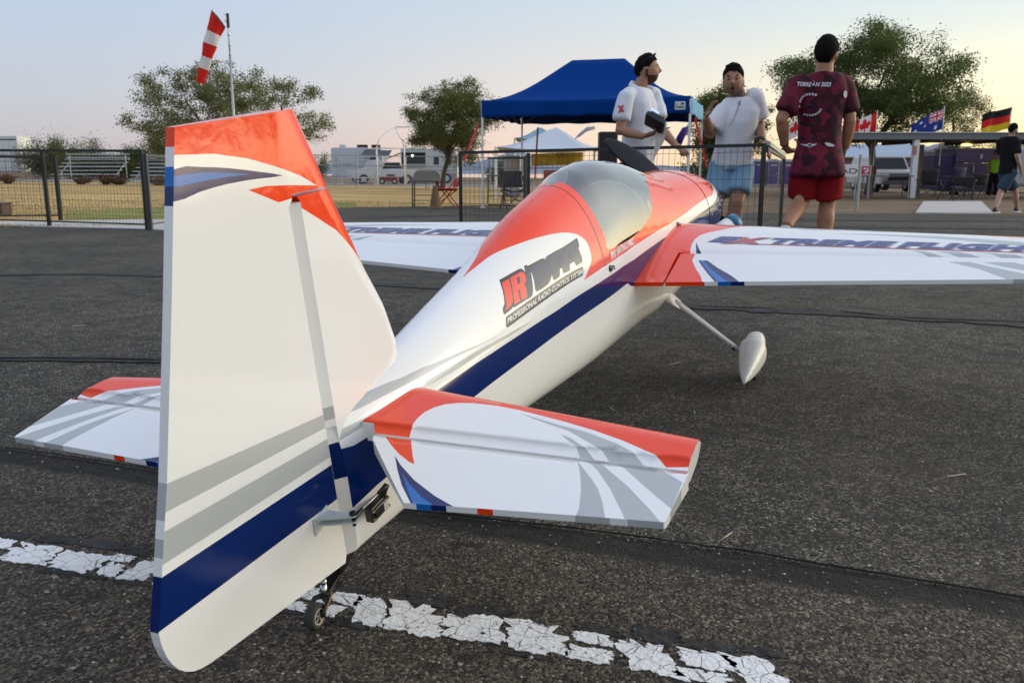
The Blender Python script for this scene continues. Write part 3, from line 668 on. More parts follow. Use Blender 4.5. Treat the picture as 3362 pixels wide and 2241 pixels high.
# ================================================================== BLUE CANOPY
BLU = mat('canopy_blue', (.002, .042, .215), .9, spec=.06, bump=.25, bscale=6); BLUS = mat('canopy_under', (.008, .016, .06), .8); BLU_GLARE = mat('canopy_blue_glare', (.16, .36, .52), .8, spec=.1)
FL, FR = at(1583, 332, 20.3), at(2268, 316, 19.0); d1 = FR-FL; d2 = Vector((-d1.y, d1.x, 0)).normalized()*3.35; BL, BR = FL+d2, FR+d2
zt = (FL.z+FR.z)/2
for p in (FL, FR, BL, BR): p.z = zt
tent = thing('pop_up_canopy', 'royal blue pop-up canopy with white legs behind the men', 'canopy', (FL.x, FL.y, g(FL.x, FL.y))); o = Vector(tent.location)
ctr = (FL+BR)/2; rh = at(1985, 195, ctr.y).z; rd = d1.normalized()*.62; RL, RR = ctr-rd, ctr+rd; RL.z = RR.z = rh
def sagsheet(A, B, C_, D, sag, inward):
    """A,B eave; D,C ridge"""
    def f(u_, v_):
        e = A.lerp(B, u_); r = D.lerp(C_, u_); p = e.lerp(r, v_); p.z -= sag*math.sin(math.pi*v_)*(.6+.8*(1-v_)); p.z -= .035*math.sin(math.pi*u_)*(1-v_); return p-o
    return f
mb = MB(); mb.sheet(sagsheet(FL, FR, RR, RL, .17, 0), 16, 12); mb.sheet(sagsheet(FR, BR, RR, RR, .17, 0), 10, 12); mb.sheet(sagsheet(BR, BL, RL, RR, .17, 0), 16, 12); mb.sheet(sagsheet(BL, FL, RL, RL, .17, 0), 10, 12)
r_ = mb.obj('roof_cover', BLU, tent, True); sm = r_.modifiers.new('thick', 'SOLIDIFY'); sm.thickness = .008
for A, B, m in ((FL, FR, BLU), (FR, BR, BLU_GLARE), (BR, BL, BLU), (BL, FL, BLU)):  # right valance paler: sunset glare on the blue cloth, painted into its colour
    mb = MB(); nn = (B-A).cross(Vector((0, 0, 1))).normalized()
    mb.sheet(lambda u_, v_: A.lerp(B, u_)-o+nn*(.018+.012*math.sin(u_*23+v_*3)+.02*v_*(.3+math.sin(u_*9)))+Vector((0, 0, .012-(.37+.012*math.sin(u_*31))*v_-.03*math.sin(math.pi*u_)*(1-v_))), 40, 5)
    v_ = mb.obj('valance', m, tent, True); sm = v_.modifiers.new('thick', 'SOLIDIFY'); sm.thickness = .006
for P in (FL, FR, BL, BR):
    mb = MB(); z0 = g(P.x, P.y); mb.box((P.x-o.x, P.y-o.y, (zt-.05+z0)/2-o.z), (.048, .048, zt-.05-z0)); mb.box((P.x-o.x, P.y-o.y, z0-o.z+.01), (.12, .12, .02)); mb.obj('leg', WHT, tent)
DKF = mat('truss_dark', (.03, .032, .035), .5)
mb = MB()
for A, B in ((FL, FR), (FR, BR), (BR, BL), (BL, FL)):
    n = 4
    for k in range(n):
        a = ctr.lerp(A.lerp(B, k/n), .955)-o; b = ctr.lerp(A.lerp(B, (k+1)/n), .955)-o; up = Vector((0, 0, -.06)); lo = Vector((0, 0, -.34)); mb.bar(a+(up if k % 2 else lo), b+(lo if k % 2 else up), .022); mb.bar(a+(lo if k % 2 else up), b+(up if k % 2 else lo), .022)
for P in (FL, FR, BL, BR): mb.bar(P-o+Vector((0, 0, -.34)), ctr-o+Vector((0, 0, (rh-ctr.z)*.45)), .025)
mb.obj('truss', DKF, tent)
# maker's patch on the valance
mb = MB(); nF = d1.cross(Vector((0, 0, 1))).normalized(); pc_ = FL.lerp(FR, .955)-o+nF*.062+Vector((0, 0, -.19)); ux = d1.normalized()
mb.prism([(-.11, -.085), (.11, -.085), (.11, .085), (-.11, .085)], lambda x, y, h: pc_+ux*x+Vector((0, 0, y))+nF*h, 0, .003); mb.obj('patch', mat('patch_white', (.62, .66, .66), .6), tent)
mb = MB(); mb.prism([(-.005, .012), (.03, .055), (.07, .062), (.085, .03), (.06, .008), (.03, .02)], lambda x, y, h: pc_+ux*x+Vector((0, 0, y))+nF*h, .003, .005); mb.prism([(-.09, -.06), (-.083, .05), (-.072, .05), (-.077, -.06)], lambda x, y, h: pc_+ux*x+Vector((0, 0, y))+nF*h, .003, .005)
for k in range(6): mb.prism([(-.058+k*.024, -.055), (-.040+k*.024, -.055), (-.040+k*.024, -.015), (-.058+k*.024, -.012)], lambda x, y, h: pc_+ux*x+Vector((0, 0, y))+nF*h, .003, .005)
mb.obj('patch_print', mat('patch_ink', (.02, .03, .03), .6), tent)
# grey-white shade canopies farther off
SH = mat('shade_white', (.50, .55, .60), .8, var=.05); SHB = mat('shade_teal', (.18, .33, .40), .8)
def shade(label, apex, corners, m, Y0, Y1, zdrop=None):
    ap = at(*apex, (Y0+Y1)/2); c0, c1 = at(*corners[0], Y0), at(*corners[1], Y0); c2, c3 = Vector((c1.x+.3, Y1, c1.z)), Vector((c0.x+.3, Y1, c0.z)); z0 = g(ap.x, Y0)
    root = thing('shade_canopy', label, 'canopy', (ap.x, Y0, z0), group='pale shade canopies beyond the blue one'); o = Vector(root.location); mb = MB(); C4 = [c0, c1, c2, c3]
    for i in range(4):
        A, B = C4[i], C4[(i+1) % 4]; mb.sheet(lambda u_, v_: A.lerp(B, u_).lerp(ap, v_)-o-Vector((0, 0, .18*math.sin(math.pi*v_)*(1-v_)+.1*math.sin(math.pi*u_)*(1-v_))), 8, 8)
    r_ = mb.obj('roof_cover', m, root, True); s_ = r_.modifiers.new('thick', 'SOLIDIFY'); s_.thickness = .01
    for P in C4: mb = MB(); mb.tube([(P.x-o.x, P.y-o.y, g(P.x, P.y)-o.z), P-o], .05, 6); mb.obj('leg', WHT, root)
shade('pale grey shade canopy seen under the blue canopy', (1826, 418), ((1628, 482), (1968, 484)), SH, 30, 35)
shade('teal topped shade canopy peeking above the pale grey one', (1775, 418), ((1690, 452), (1850, 452)), SHB, 44, 50)

# ================================================================== FIELD FURNITURE LEFT
TRW = mat('trailer_white', (.66, .68, .66), .5, var=.06, vscale=1.5); DK = mat('dark_rubber', (.015, .015, .016), .8); GLS = mat('dark_glass', (.010, .012, .014), .22, spec=.35); CHR = mat('chrome', (.55, .56, .57), .25, metal=.8)
def boxpart(name, root, c, d, m, rz=0, bev=.02): mb = MB(); mb.box(c, d, rz); return mb.obj(name, m, root, bevel=bev)
def wheelpart(root, c, r, w, axis='y'):
    mb = MB(); d = Vector((0, 1, 0)) if axis == 'y' else Vector((1, 0, 0)); c = Vector(c); mb.tube([c-d*w/2, c+d*w/2], r, 16); t = mb.obj('wheel', DK, root, auto=40)
    mb = MB(); mb.tube([c-d*(w/2+.01), c+d*(w/2+.01)], r*.55, 12); mb.obj('rim', CHR, t, auto=40)
st = thing('semi_trailer', 'white semi-trailer with dark lower rail at the left edge', 'trailer', gx(18, 86)); 
boxpart('body', st, (-2.6, 0, 2.25), (9.6, 2.5, 3.3), TRW); boxpart('roof_rail', st, (-2.6, 0, 3.88), (9.66, 2.56, .12), mat('roof_trim', (.60, .63, .60), .5)); boxpart('lower_rail', st, (-2.6, 0, .62), (9.64, 2.54, .14), mat('grey_trim', (.25, .26, .26), .5)); boxpart('dark_band', st, (-2.6, -1.27, 3.62), (9.4, .03, .10), DK, bev=0)
for k in range(14): boxpart('side_post', st, (-7.1+k*.66, -1.275, 2.1), (.05, .05, 2.8), mat('post_white', (.58, .60, .58), .5), bev=0)
for x in (-5.6, -4.5): wheelpart(st, (x, -1.0, .42), .42, .35)
boxpart('end_door', st, (2.22, 0, 2.3), (.05, 2.3, 2.9), TRW, bev=.01)
bw = thing('wooden_box', 'brown wooden box at the left frame edge beyond the black fence', 'box', gx(-8, 14.2)); boxpart('box', bw, (0, 0, .09), (.34, .3, .18), mat('box_brown', (.10, .06, .045), .8)); boxpart('lid', bw, (0, 0, .19), (.36, .32, .02), mat('box_brown', (.10, .06, .045), .8))
ALU = mat('bleacher_alu', (.52, .55, .57), .4, metal=.4)
def bleachers(label, px, Y, L):
    b = gx(px, Y); root = thing('bleachers', label, 'bleachers', b, 0, 'aluminium bleachers beyond the field')
    for k in range(5):
        z = .32+.28*k; y = k*.55
        boxpart('seat_plank', root, (L/2, y, z+.16), (L, .26, .045), ALU, bev=0); boxpart('foot_plank', root, (L/2, y-.28, z-.09), (L, .22, .04), ALU, bev=0)
    for x in np.linspace(.3, L-.3, max(2, int(L/1.8))):
        mb = MB(); mb.bar((x, -.3, .02), (x, 2.4, 1.45), .05); mb.bar((x, 2.3, 0), (x, 2.3, 1.9), .05); mb.bar((x, .9, 0), (x, .9, .75), .05); mb.bar((x, 0, .03), (x, 2.3, .03), .05); mb.obj('frame', ALU, root)
    mb = MB()
    for z in (1.75, 2.0): mb.tube([(0, 2.35, z-.02), (L, 2.35, z-.02)], .03, 6)
    mb.obj('back_rail', ALU, root)
bleachers('left aluminium bleachers behind the black fence', 172, 66, 4.9); bleachers('right aluminium bleachers ending behind the tail fin', 430, 66, 5.4); bleachers('low aluminium bleachers beside the fifth wheel trailer', 1090, 63, 3.3)

# ---- RVs
def rv_fifth():
    b = gx(1090, 78); r = thing('fifth_wheel_trailer', 'white fifth wheel trailer with rooftop units left of the arch frame', 'caravan', b)
    W = mat('rv_white', (.50, .52, .54), .45)
    mb = MB(); prof = [(0, .55), (0, 2.9), (.15, 3.05), (2.9, 3.05), (3.1, 3.0), (4.4, 3.0), (4.5, 2.6), (4.5, .55)]
    mb.prism(prof, lambda x, z, h: (x, h, z), 0, 2.5); mb.obj('body', W, r, bevel=.04)
    boxpart('skirt', r, (2.2, 1.2, .62), (4.3, 2.35, .35), mat('rv_grey', (.22, .23, .24), .5)); boxpart('slide_out', r, (3.6, -.12, 1.75), (1.3, .3, 1.7), W)
    for x, w, nm in ((.9, .55, 'vent'), (2.6, .85, 'air_conditioner'), (3.8, .7, 'air_conditioner')): boxpart(nm, r, (x, 1.2, 3.18), (w, .8, .26), DK if nm == 'air_conditioner' else W)
    for x in (3.15,): boxpart('window', r, (x, -.02, 2.1), (.42, .05, .62), GLS, bev=0)
    boxpart('window', r, (3.75, -.29, 2.1), (.5, .05, .6), GLS, bev=0)
    boxpart('stripe', r, (1.4, -.01, 1.45), (2.6, .03, .07), mat('rv_stripe', (.25, .27, .3), .5), bev=0)
    for k in range(6): boxpart('logo_mark', r, (.75+.17*k, -.012, 1.62), (.11, .02, .10), mat('rv_stripe', (.25, .27, .3), .5), bev=0)
    boxpart('door', r, (.45, -.015, 1.5), (.02, .04, 1.6), mat('rv_grey', (.22, .23, .24), .5), bev=0)
    for x in (2.1, 2.9): wheelpart(r, (x, .15, .36), .36, .25)
    for x in (.4, 4.1): mb = MB(); mb.bar((x, .3, 0), (x, .3, .6), .08); mb.obj('jack', GALV, r)
    mb = MB(); mb.sheet(lambda u_, v_: Vector((3.0+2.4*u_, -.05-2.2*v_, 2.85-.55*v_+.05*math.sin(6*u_))), 6, 4); a = mb.obj('awning', mat('awning_dark', (.05, .05, .052), .8), r, True)
    for x in (3.1, 5.3): mb = MB(); mb.bar((x, -2.2, 0), (x, -2.2, 2.3), .05); mb.obj('awning_post', ALU, r)
rv_fifth()
def pickup(label, b, rz, body, k=1.):
    r = thing('pickup_truck', label, 'truck', b, rz); mb = MB()
    prof = [(-2.7, .55), (-2.75, 1.1), (-2.6, 1.15), (-.55, 1.18), (-.4, 1.2), (.0, 1.82), (.25, 1.88), (1.2, 1.88), (1.35, 1.8), (1.55, 1.25), (2.85, 1.2), (2.9, .55)]
    mb.prism([(-x, z) for x, z in prof], lambda x, z, h: (x, h, z), -.95, .95); mb.obj('body', body, r, bevel=.07)
    for s in (-1, 1): mb = MB(); mb.prism([(.30, 1.25), (.05, 1.75), (-1.15, 1.77), (-1.3, 1.27)], lambda x, z, h: (-x-.0, h, z), s*.955-.004, s*.955+.004); mb.obj('window', GLS, r)
    mb = MB(); mb.prism([(-.8, 1.28), (.8, 1.28), (.68, 1.74), (-.68, 1.74)], lambda y, z, h: (-.02-.42-(z-1.28)*-.75+h, y, z), -.012, .012); mb.obj('windscreen', GLS, r)
    for x in (-1.75, 1.85):
        for y in (-.85, .85): wheelpart(r, (-x, y, .4), .4, .26)
    boxpart('bumper', r, (-2.95, 0, .62), (.16, 1.8, .28), CHR); boxpart('tailgate', r, (2.78, 0, .95), (.05, 1.6, .5), body)
    for y in (-.75, .75): boxpart('headlight', r, (-2.9, y, .98), (.06, .32, .18), mat('lamp_clear', (.7, .7, .68), .2), bev=.01); boxpart('tail_light', r, (2.8, y*1.1, 1.0), (.06, .12, .35), mat('lamp_red', (.35, .01, .01), .3), bev=.01)
    return r
pickup('white pickup truck parked between the two motorhomes', gx(1262, 74), R(18), mat('truck_white', (.48, .48, .48), .4))
rc = thing('red_utility_cart', 'dark red utility cart parked before the white pickup', 'cart', gx(1278, 71)); boxpart('body', rc, (0, 0, .42), (1.5, .9, .35), mat('cart_red', (.22, .015, .02), .5), bev=.06); boxpart('seat', rc, (.15, 0, .72), (.6, .8, .14), DK, bev=.04)
for x in (-.5, .5): wheelpart(rc, (x, -.4, .24), .24, .15)
def motorhome():
    b = gx(1318, 80); r = thing('motorhome', 'cream motorhome with wide dark windscreen behind the mesquite tree', 'motorhome', b); W = mat('mh_cream', (.50, .51, .48), .45); G_ = mat('mh_grey', (.25, .25, .24), .5)
    mb = MB(); mb.prism([(0, .9), (0, 2.95), (.1, 3.1), (5.0, 3.1), (5.05, .9)], lambda x, z, h: (x, h, z), 0, 2.6); mb.obj('body', W, r, bevel=.06)
    boxpart('lower_skirt', r, (2.5, 1.3, .62), (4.9, 2.55, .6), G_); boxpart('windscreen', r, (1.15, -.02, 2.25), (2.15, .06, 1.0), GLS); boxpart('bumper', r, (1.15, -.12, .55), (2.3, .3, .3), G_)
    boxpart('roof_cap', r, (1.15, .3, 3.05), (2.3, .7, .25), mat('mh_cap', (.48, .50, .52), .5), bev=.06)
    for x in (.25, 2.0): boxpart('headlight', r, (x, -.05, .95), (.36, .08, .2), mat('lamp_clear', (.7, .7, .68), .2))
    boxpart('wiper_panel', r, (1.15, -.03, 1.55), (2.2, .05, .22), G_, bev=0); boxpart('accent_band', r, (1.15, -.035, 1.25), (2.2, .03, .06), mat('lime_band', (.45, .50, .12), .5), bev=0)
    for x in (3.2, 4.3): boxpart('window', r, (x, -.02, 2.05), (.45, .05, .75), GLS, bev=0)
    boxpart('accent_band', r, (3.7, -.015, 1.15), (2.6, .03, .1), mat('mh_grey', (.25, .25, .24), .5), bev=0)
    boxpart('air_conditioner', r, (3.4, 1.3, 3.22), (.9, .8, .25), W)
    for x in (.5, 4.1): wheelpart(r, (x, .16, .45), .45, .28)
    mb = MB(); mb.ell((1.05, -.06, 2.44), (.11, .03, .11), 10, 8); mb.obj('lit_lamp', mat('warm_lamp', (1, .95, .8), .5, emit=(1, .93, .75, 4)), r, True)
    mb = MB(); mb.sheet(lambda u_, v_: Vector((-.05-2.0*v_, .4+1.8*u_, 2.75-.75*v_)), 4, 4); mb.obj('awning', mat('awning_dark', (.05, .05, .052), .8), r, True)
motorhome()
# hoop frame
ar = thing('hoop_frame', 'bare white pipe hoop frame standing before the motorhome', 'frame', gx(1240, 60)); mb = MB(); X1 = gx(1330, 60).x-ar.location.x
for dx, dy in ((0, 0), (X1, 0)): mb.tube([(dx, dy, 0), (dx, dy, 2.55)], .055, 8)
for dx in (0, X1): mb.obj if False else None
apex = X1*.98
mb.tube([(0, 0, 2.5), (.15, .2, 3.1), (.6, .6, 3.6), (1.2, 1.2, 3.95)], .045, 6); mb.tube([(X1, 0, 2.5), (X1-.1, .1, 3.0), (X1-.5, .5, 3.5), (1.2, 1.2, 3.95)], .045, 6); mb.tube([(X1, 0, 2.5), (X1+.3, .4, 3.1), (X1+.8, .9, 3.6), (X1+1.3, 1.2, 3.95)], .045, 6); mb.tube([(1.2, 1.2, 3.95), (X1+1.3, 1.2, 3.95)], .045, 6); mb.tube([(0, 0, 2.5), (X1, 0, 2.5)], .045, 6)
mb.obj('pipe_frame', WHT, ar, True)
# grey covered thing behind the tree
cv = thing('covered_grill', 'grey covered box on legs in front of the motorhome', 'grill cover', gx(1405, 50)); mb = MB(); mb.prism([(-.75, .28), (-.78, .75), (-.6, 1.02), (.55, 1.02), (.75, .8), (.78, .28)], lambda x, z, h: (x, h, z), -.4, .4); mb.obj('cover', mat('cover_grey', (.20, .19, .18), .8), cv, bevel=.06)
for x in (-.1, .12): boxpart('leg', cv, (x, 0, .14), (.09, .4, .28), WHT, bev=0)
# traffic cone, table, red folding chair
cn = thing('traffic_cone', 'faded brown traffic cone on the asphalt edge beside the table', 'cone', gx(1430, 19.6)); mb = MB(); mb.tube([(0, 0, .03), (0, 0, .5)], [.13, .05], 14); mb.obj('cone_body', mat('cone_brown', (.16, .085, .035), .7), cn, auto=40); boxpart('base', cn, (0, 0, .015), (.34, .34, .03), mat('cone_base', (.20, .14, .08), .8))
def table(label, b, w, d, h, rz=0, m=None, group=None):
    r = thing('folding_table', label, 'table', b, rz, group); boxpart('tabletop', r, (0, 0, h), (w, d, .04), m or mat('table_grey', (.10, .10, .105), .6), bev=.008)
    for sx in (-1, 1):
        for sy in (-1, 1): mb = MB(); mb.tube([(sx*w*.45, sy*d*.42, 0), (sx*w*.43, sy*d*.40, h)], .016, 6); mb.obj('leg', DKF, r)
    mb = MB(); mb.bar((-w*.44, d*.41, h*.45), (w*.44, d*.41, h*.45), .018); mb.bar((-w*.44, -d*.41, h*.28), (w*.44, -d*.41, h*.28), .018); mb.obj('brace', DKF, r); return r
table('low grey table with a crossbar beside the faded cone', gx(1398, 19.9), .62, .5, .60)
def chair(name, label, b, rz, m, fm, group=None, back=.85, arms=True):
    r = thing(name, label, 'chair', b, rz, group)
    mb = MB(); mb.sheet(lambda u_, v_: Vector((-.25+.5*u_, -.22+.44*v_, .44-.05*math.sin(math.pi*u_))), 6, 4); s_ = mb.obj('seat', m, r, True); q = s_.modifiers.new('t', 'SOLIDIFY'); q.thickness = .015
    mb = MB(); mb.sheet(lambda u_, v_: Vector((-.26+.52*u_, .20+.10*v_+.05*math.sin(math.pi*u_), .48+(back-.44)*v_)), 6, 5); s_ = mb.obj('backrest', m, r, True); q = s_.modifiers.new('t', 'SOLIDIFY'); q.thickness = .015
    for sx in (-1, 1):
        mb = MB(); mb.bar((sx*.27, -.25, 0), (sx*.27, .30, back+.03), .022); mb.obj('leg', fm, r)
        mb = MB(); mb.bar((sx*.27, .25, 0), (sx*.27, -.22, .62), .022); mb.obj('leg', fm, r)
        if arms: mb = MB(); mb.box((sx*.29, -.02, .63), (.06, .48, .025)); mb.obj('armrest', fm, r)
    mb = MB(); mb.bar((-.27, -.2, .05), (.27, .2, .40), .018); mb.bar((.27, -.2, .05), (-.27, .2, .40), .018); mb.obj('crossbars', fm, r); return r
rcH = mat('chair_red', (.42, .012, .012), .55)
chair('folding_chair', 'red folding chair turned sideways next to the faded cone', gx(1465, 20), R(-75), rcH, rcH, back=.62, arms=False)
# things under the canopy
YEL = mat('yellow_banner', (.50, .33, .02), .7, var=.45, vscale=2.2); RBR = mat('red_brown', (.24, .06, .045), .7, var=.2)
mb = MB(); a0, a1 = at(1745, 505, 31), at(1915, 500, 31); mb.sheet(lambda u_, v_: a0.lerp(a1, u_)-Vector((0, -.03*math.sin(u_*14), .42*v_)), 20, 4); yb = mb.obj('banner', YEL, None, True); q = yb.modifiers.new('t', 'SOLIDIFY'); q.thickness = .01; tag(yb, 'mottled yellow banner hung behind the blue canopy', 'banner')
bx = thing('crate', 'red-brown crate on the stand below the yellow banner', 'crate', gx(1835, 30)); boxpart('box', bx, (0, 0, .73), (1.05, .5, .42), RBR); boxpart('stand', bx, (0, 0, .26), (1.1, .55, .50), mat('stand_grey', (.16, .16, .17), .7))
table('dark folding table under the blue canopy near its back leg', gx(1640, 24), .7, .6, .74); table('grey folding table left of the black fence centre', gx(1690, 22), .62, .5, .5)
chair('camp_chair', 'dark folding chair under the blue canopy by the fence', gx(1690, 19.6), R(20), mat('chair_dark', (.02, .02, .025), .8), DKF, arms=False, back=.8)
gb = thing('utility_cabinet', 'pale grey cabinet under the blue canopy behind the tables', 'cabinet', gx(1680, 34)); boxpart('body', gb, (0, 0, .75), (.62, .5, 1.5), mat('cab_grey', (.36, .38, .41), .5)); boxpart('door', gb, (0, -.26, .78), (.54, .02, 1.3), mat('cab_door', (.42, .44, .47), .5)); boxpart('handle', gb, (.2, -.28, .8), (.02, .03, .2), DK, bev=0)
# straps, feather flags
def strap(label, a, b, m, w=.05, name='guy_strap'):
    mb = MB(); n = 10; mb.sheet(lambda u_, v_: a.lerp(b, v_)+Vector((w*(u_-.5), .02*math.sin(v_*9), 0)), 1, n); o_ = mb.obj(name, m); q = o_.modifiers.new('t', 'SOLIDIFY'); q.thickness = .006; return tag(o_, label, 'strap')
RST = mat('strap_red', (.50, .02, .02), .7)
strap('red ratchet strap running from the canopy left leg down to the ground', at(1572, 405, 20.6), at(1524, 530, 19.4), RST, .05)
strap('orange strap wound along the canopy back left leg', at(1766, 418, 23.3), at(1756, 590, 23.2), mat('strap_orange', (.48, .10, .04), .7), .045)
strap('red ratchet strap right of the canopy front right leg', at(2282, 388, 18.7), at(2322, 550, 18.5), RST, .05)
def feather(label, pts, Y, m):
    mb = MB(); P = [at(x, y, Y) for x, y in pts]; n = len(P); c_ = sum(P, Vector())/n; mb.v = [tuple(p+Vector((0, .03*math.sin(i*1.7), 0))) for i, p in enumerate(P)]+[tuple(c_)]
    mb.f = [(i, (i+1) % n, n) for i in range(n)]; mb.m = [0]*n; o_ = mb.obj('feather_flag', m, None, True); q = o_.modifiers.new('t', 'SOLIDIFY'); q.thickness = .006; return tag(o_, label, 'flag', 'feather flags behind the canopy')
feather('grey and white feather flag bending under the blue canopy', [(1885, 458), (1900, 440), (1925, 418), (1952, 414), (1954, 424), (1925, 432), (1905, 448)], 27, mat('flag_grey', (.40, .42, .50), .8))
feather('purple feather flag behind the canopy right leg', [(2212, 480), (2222, 450), (2240, 420), (2258, 414), (2262, 428), (2248, 452), (2236, 478)], 23, mat('flag_purple', (.05, .025, .22), .8))
# black loudspeaker box on a post
sp = thing('loudspeaker', 'black loudspeaker box with a small blue light behind the canopy dome', 'speaker', gx(1988, 9.0)); zc = at(1988, 500, 9.0).z-sp.location.z
mb = MB(); mb.box((0, 0, zc), (.185, .17, .40)); mb.obj('cabinet', mat('speaker_black', (.008, .008, .009), .55), sp, bevel=.012)
boxpart('grille', sp, (0, -.088, zc+.02), (.155, .008, .30), mat('grille_black', (.014, .014, .015), .7, bump=.6, bscale=150), bev=.003)
mb = MB(); mb.ell((.035, -.094, zc+.10), (.007, .004, .007), 8, 6); mb.obj('status_light', mat('blue_led', (.2, .35, 1), .4, emit=(.25, .4, 1, 9)), sp, True)
mb = MB(); mb.tube([(0, 0, 0), (0, 0, zc-.2)], .018, 8); mb.tube([(0, 0, .02), (.22, -.1, 0)], .012, 6); mb.tube([(0, 0, .02), (-.22, -.1, 0)], .012, 6); mb.tube([(0, 0, .02), (0, .25, 0)], .012, 6); mb.obj('stand', BLK, sp)

# ================================================================== RIGHT SIDE: shelter, toilets, vehicles, flags
YS = 31.0
shl = thing('open_shelter', 'long open shelter with a flat metal roof and white posts', 'shelter', gx(2990, YS)); o = Vector(shl.location)
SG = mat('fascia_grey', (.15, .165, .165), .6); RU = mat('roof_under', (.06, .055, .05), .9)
zf0 = at(2755, 447, YS).z-o.z; xL = at(2745, 440, YS).x-o.x; xR = xL+22
FZ = at(2990, 440, YS).z-o.z
mb = MB(); mb.prism([(xL, 0), (xR, 0), (xR, 4.6), (xL, 4.6)], lambda x, y, h: (x, y, FZ+h-.012*y), -.04, .03); mb.obj('roof', SG, shl)
mb = MB(); mb.box(((xL+xR)/2, -.03, FZ-.08), (xR-xL, .05, .22)); mb.obj('fascia', SG, shl, bevel=.01)
mb = MB(); mb.box(((xL+xR)/2, .05, FZ+.045), (xR-xL+.1, .3, .03)); mb.obj('drip_edge', mat('edge_pale', (.50, .54, .55), .4), shl)
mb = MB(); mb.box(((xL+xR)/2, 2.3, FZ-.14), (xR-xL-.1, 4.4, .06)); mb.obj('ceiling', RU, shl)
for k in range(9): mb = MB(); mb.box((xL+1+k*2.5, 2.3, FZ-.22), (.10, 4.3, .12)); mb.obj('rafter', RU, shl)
for x, m in ((at(3003, 560, YS).x-o.x-.0, mat('post_white2', (.66, .67, .70), .5)), (at(3400, 560, YS).x-o.x, mat('post_white2', (.6, .6, .6), .5))):
    mb = MB(); mb.box((x, .08, (FZ-.18)/2), (.19, .19, FZ-.18)); mb.obj('post', m, shl, bevel=.01)
for px in (2860, 3020, 3390): mb = MB(); x = at(px, 560, YS+4.2).x-o.x; mb.box((x, 4.2, (FZ-.2)/2-.05), (.13, .13, FZ-.2)); mb.obj('post', mat('post_tan', (.34, .30, .24), .7), shl)
mb = MB(); x = at(3176, 458, YS+2.6).x-o.x; mb.ell((x, 2.6, FZ-.30), (.20, .20, .055), 12, 6); mb.obj('lit_lamp', mat('amber_lamp', (1, .75, .3), .5, emit=(1, .70, .22, 3.0)), shl, True)
mb = MB(); mb.box((at(3003, 480, YS).x-o.x, -.03, FZ-.55), (.14, .02, .30)); mb.obj('notice', mat('notice_red', (.40, .18, .16), .7), shl)
# flags
def flagthing(label, px, top, bot, Y, L, Hh, layers, base, mats, wave):
    p = at(px, bot, Y); t_ = at(px, top, Y); root = thing('national_flag', label, 'flag', (p.x, p.y, p.z-1.2), 0, 'national flags flying above the shelter roof')
    hz = t_.z-p.z+1.2; mb = MB(); mb.tube([(0, 0, 0), (0, 0, hz+.06)], .016, 6); mb.obj('pole', WHT, root)
    def f(s, v):  # s along the fly 0..L, v up 0..Hh
        d = s/L
        return Vector((-s*.93, .10*math.sin(s*5.5+wave)*d+.05*math.sin(s*11+v*4), hz-Hh+v-.42*L*d*(.75+.35*d)*(1 if wave < 9 else .55)-.05*math.sin(s*6+wave)*d))
    P = Paint(); P.patch([(0, 0), (L, 0), (L, Hh), (0, Hh)], layers, f, .06, base=base); c_ = P.obj('cloth', mats, root); return root
FR_ = mat('flag_red', (.58, .02, .02), .8, spec=.2); FW = mat('flag_white', (.72, .70, .68), .8, spec=.2); FB = mat('flag_blue', (.02, .045, .22), .8, spec=.2); FK = mat('flag_black', (.015, .015, .015), .8, spec=.2); FG = mat('flag_gold', (.68, .47, .02), .8, spec=.2)
def canada(label, px, top, bot, L, Hh, wv):
    leaf = [(0, -.42), (.05, -.42), (.04, -.18), (.30, -.24), (.26, -.12), (.46, .06), (.38, .10), (.42, .24), (.27, .22), (.24, .30), (.12, .16), (.15, .42), (.08, .38), (0, .52)]
    leaf = leaf+[(-x, y) for x, y in reversed(leaf[1:-1])]
    flagthing(label, px, top, bot, YS+1, L, Hh, [(0, [(0, 0), (L*.25, 0), (L*.25, Hh), (0, Hh)]), (0, [(L*.75, 0), (L, 0), (L, Hh), (L*.75, Hh)]), (0, [(L/2+x*Hh*.8, Hh/2+y*Hh*.8) for x, y in leaf])], 1, [FR_, FW], wv)
canada('red and white maple leaf flag hanging just right of the man in red', 2876, 368, 432, .92, .66, 1.); canada('red and white maple leaf flag partly hidden by the man in red', 2650, 378, 432, .95, .62, 2.2)
def star(cx, cy, r, n=7):
    return [(cx+(r if k % 2 == 0 else r*.45)*math.sin(math.pi*k/n), cy+(r if k % 2 == 0 else r*.45)*math.cos(math.pi*k/n)) for k in range(2*n)]
La, Ha = 1.15, .72
ux0, uy0 = La*.48, Ha*.5
jack = [(1, [(0, uy0), (.09, uy0), (ux0, Ha-.06), (ux0, Ha), (ux0-.09, Ha), (0, uy0+.06)]), (1, [(ux0, uy0), (ux0, uy0+.06), (.09, Ha), (0, Ha), (0, Ha-.06), (ux0-.09, uy0)]), (2, [(0, uy0), (.04, uy0), (ux0, Ha-.025), (ux0, Ha), (ux0-.03, Ha), (0, uy0+.03)]), (2, [(ux0, uy0), (ux0, uy0+.03), (.04, Ha), (0, Ha), (0, Ha-.03), (ux0-.04, uy0)]),
        (1, [(ux0/2-.06, uy0), (ux0/2+.06, uy0), (ux0/2+.06, Ha), (ux0/2-.06, Ha)]), (1, [(0, uy0*1.5-.06), (ux0, uy0*1.5-.06), (ux0, uy0*1.5+.06), (0, uy0*1.5+.06)]), (2, [(ux0/2-.033, uy0), (ux0/2+.033, uy0), (ux0/2+.033, Ha), (ux0/2-.033, Ha)]), (2, [(0, uy0*1.5-.033), (ux0, uy0*1.5-.033), (ux0, uy0*1.5+.033), (0, uy0*1.5+.033)])]
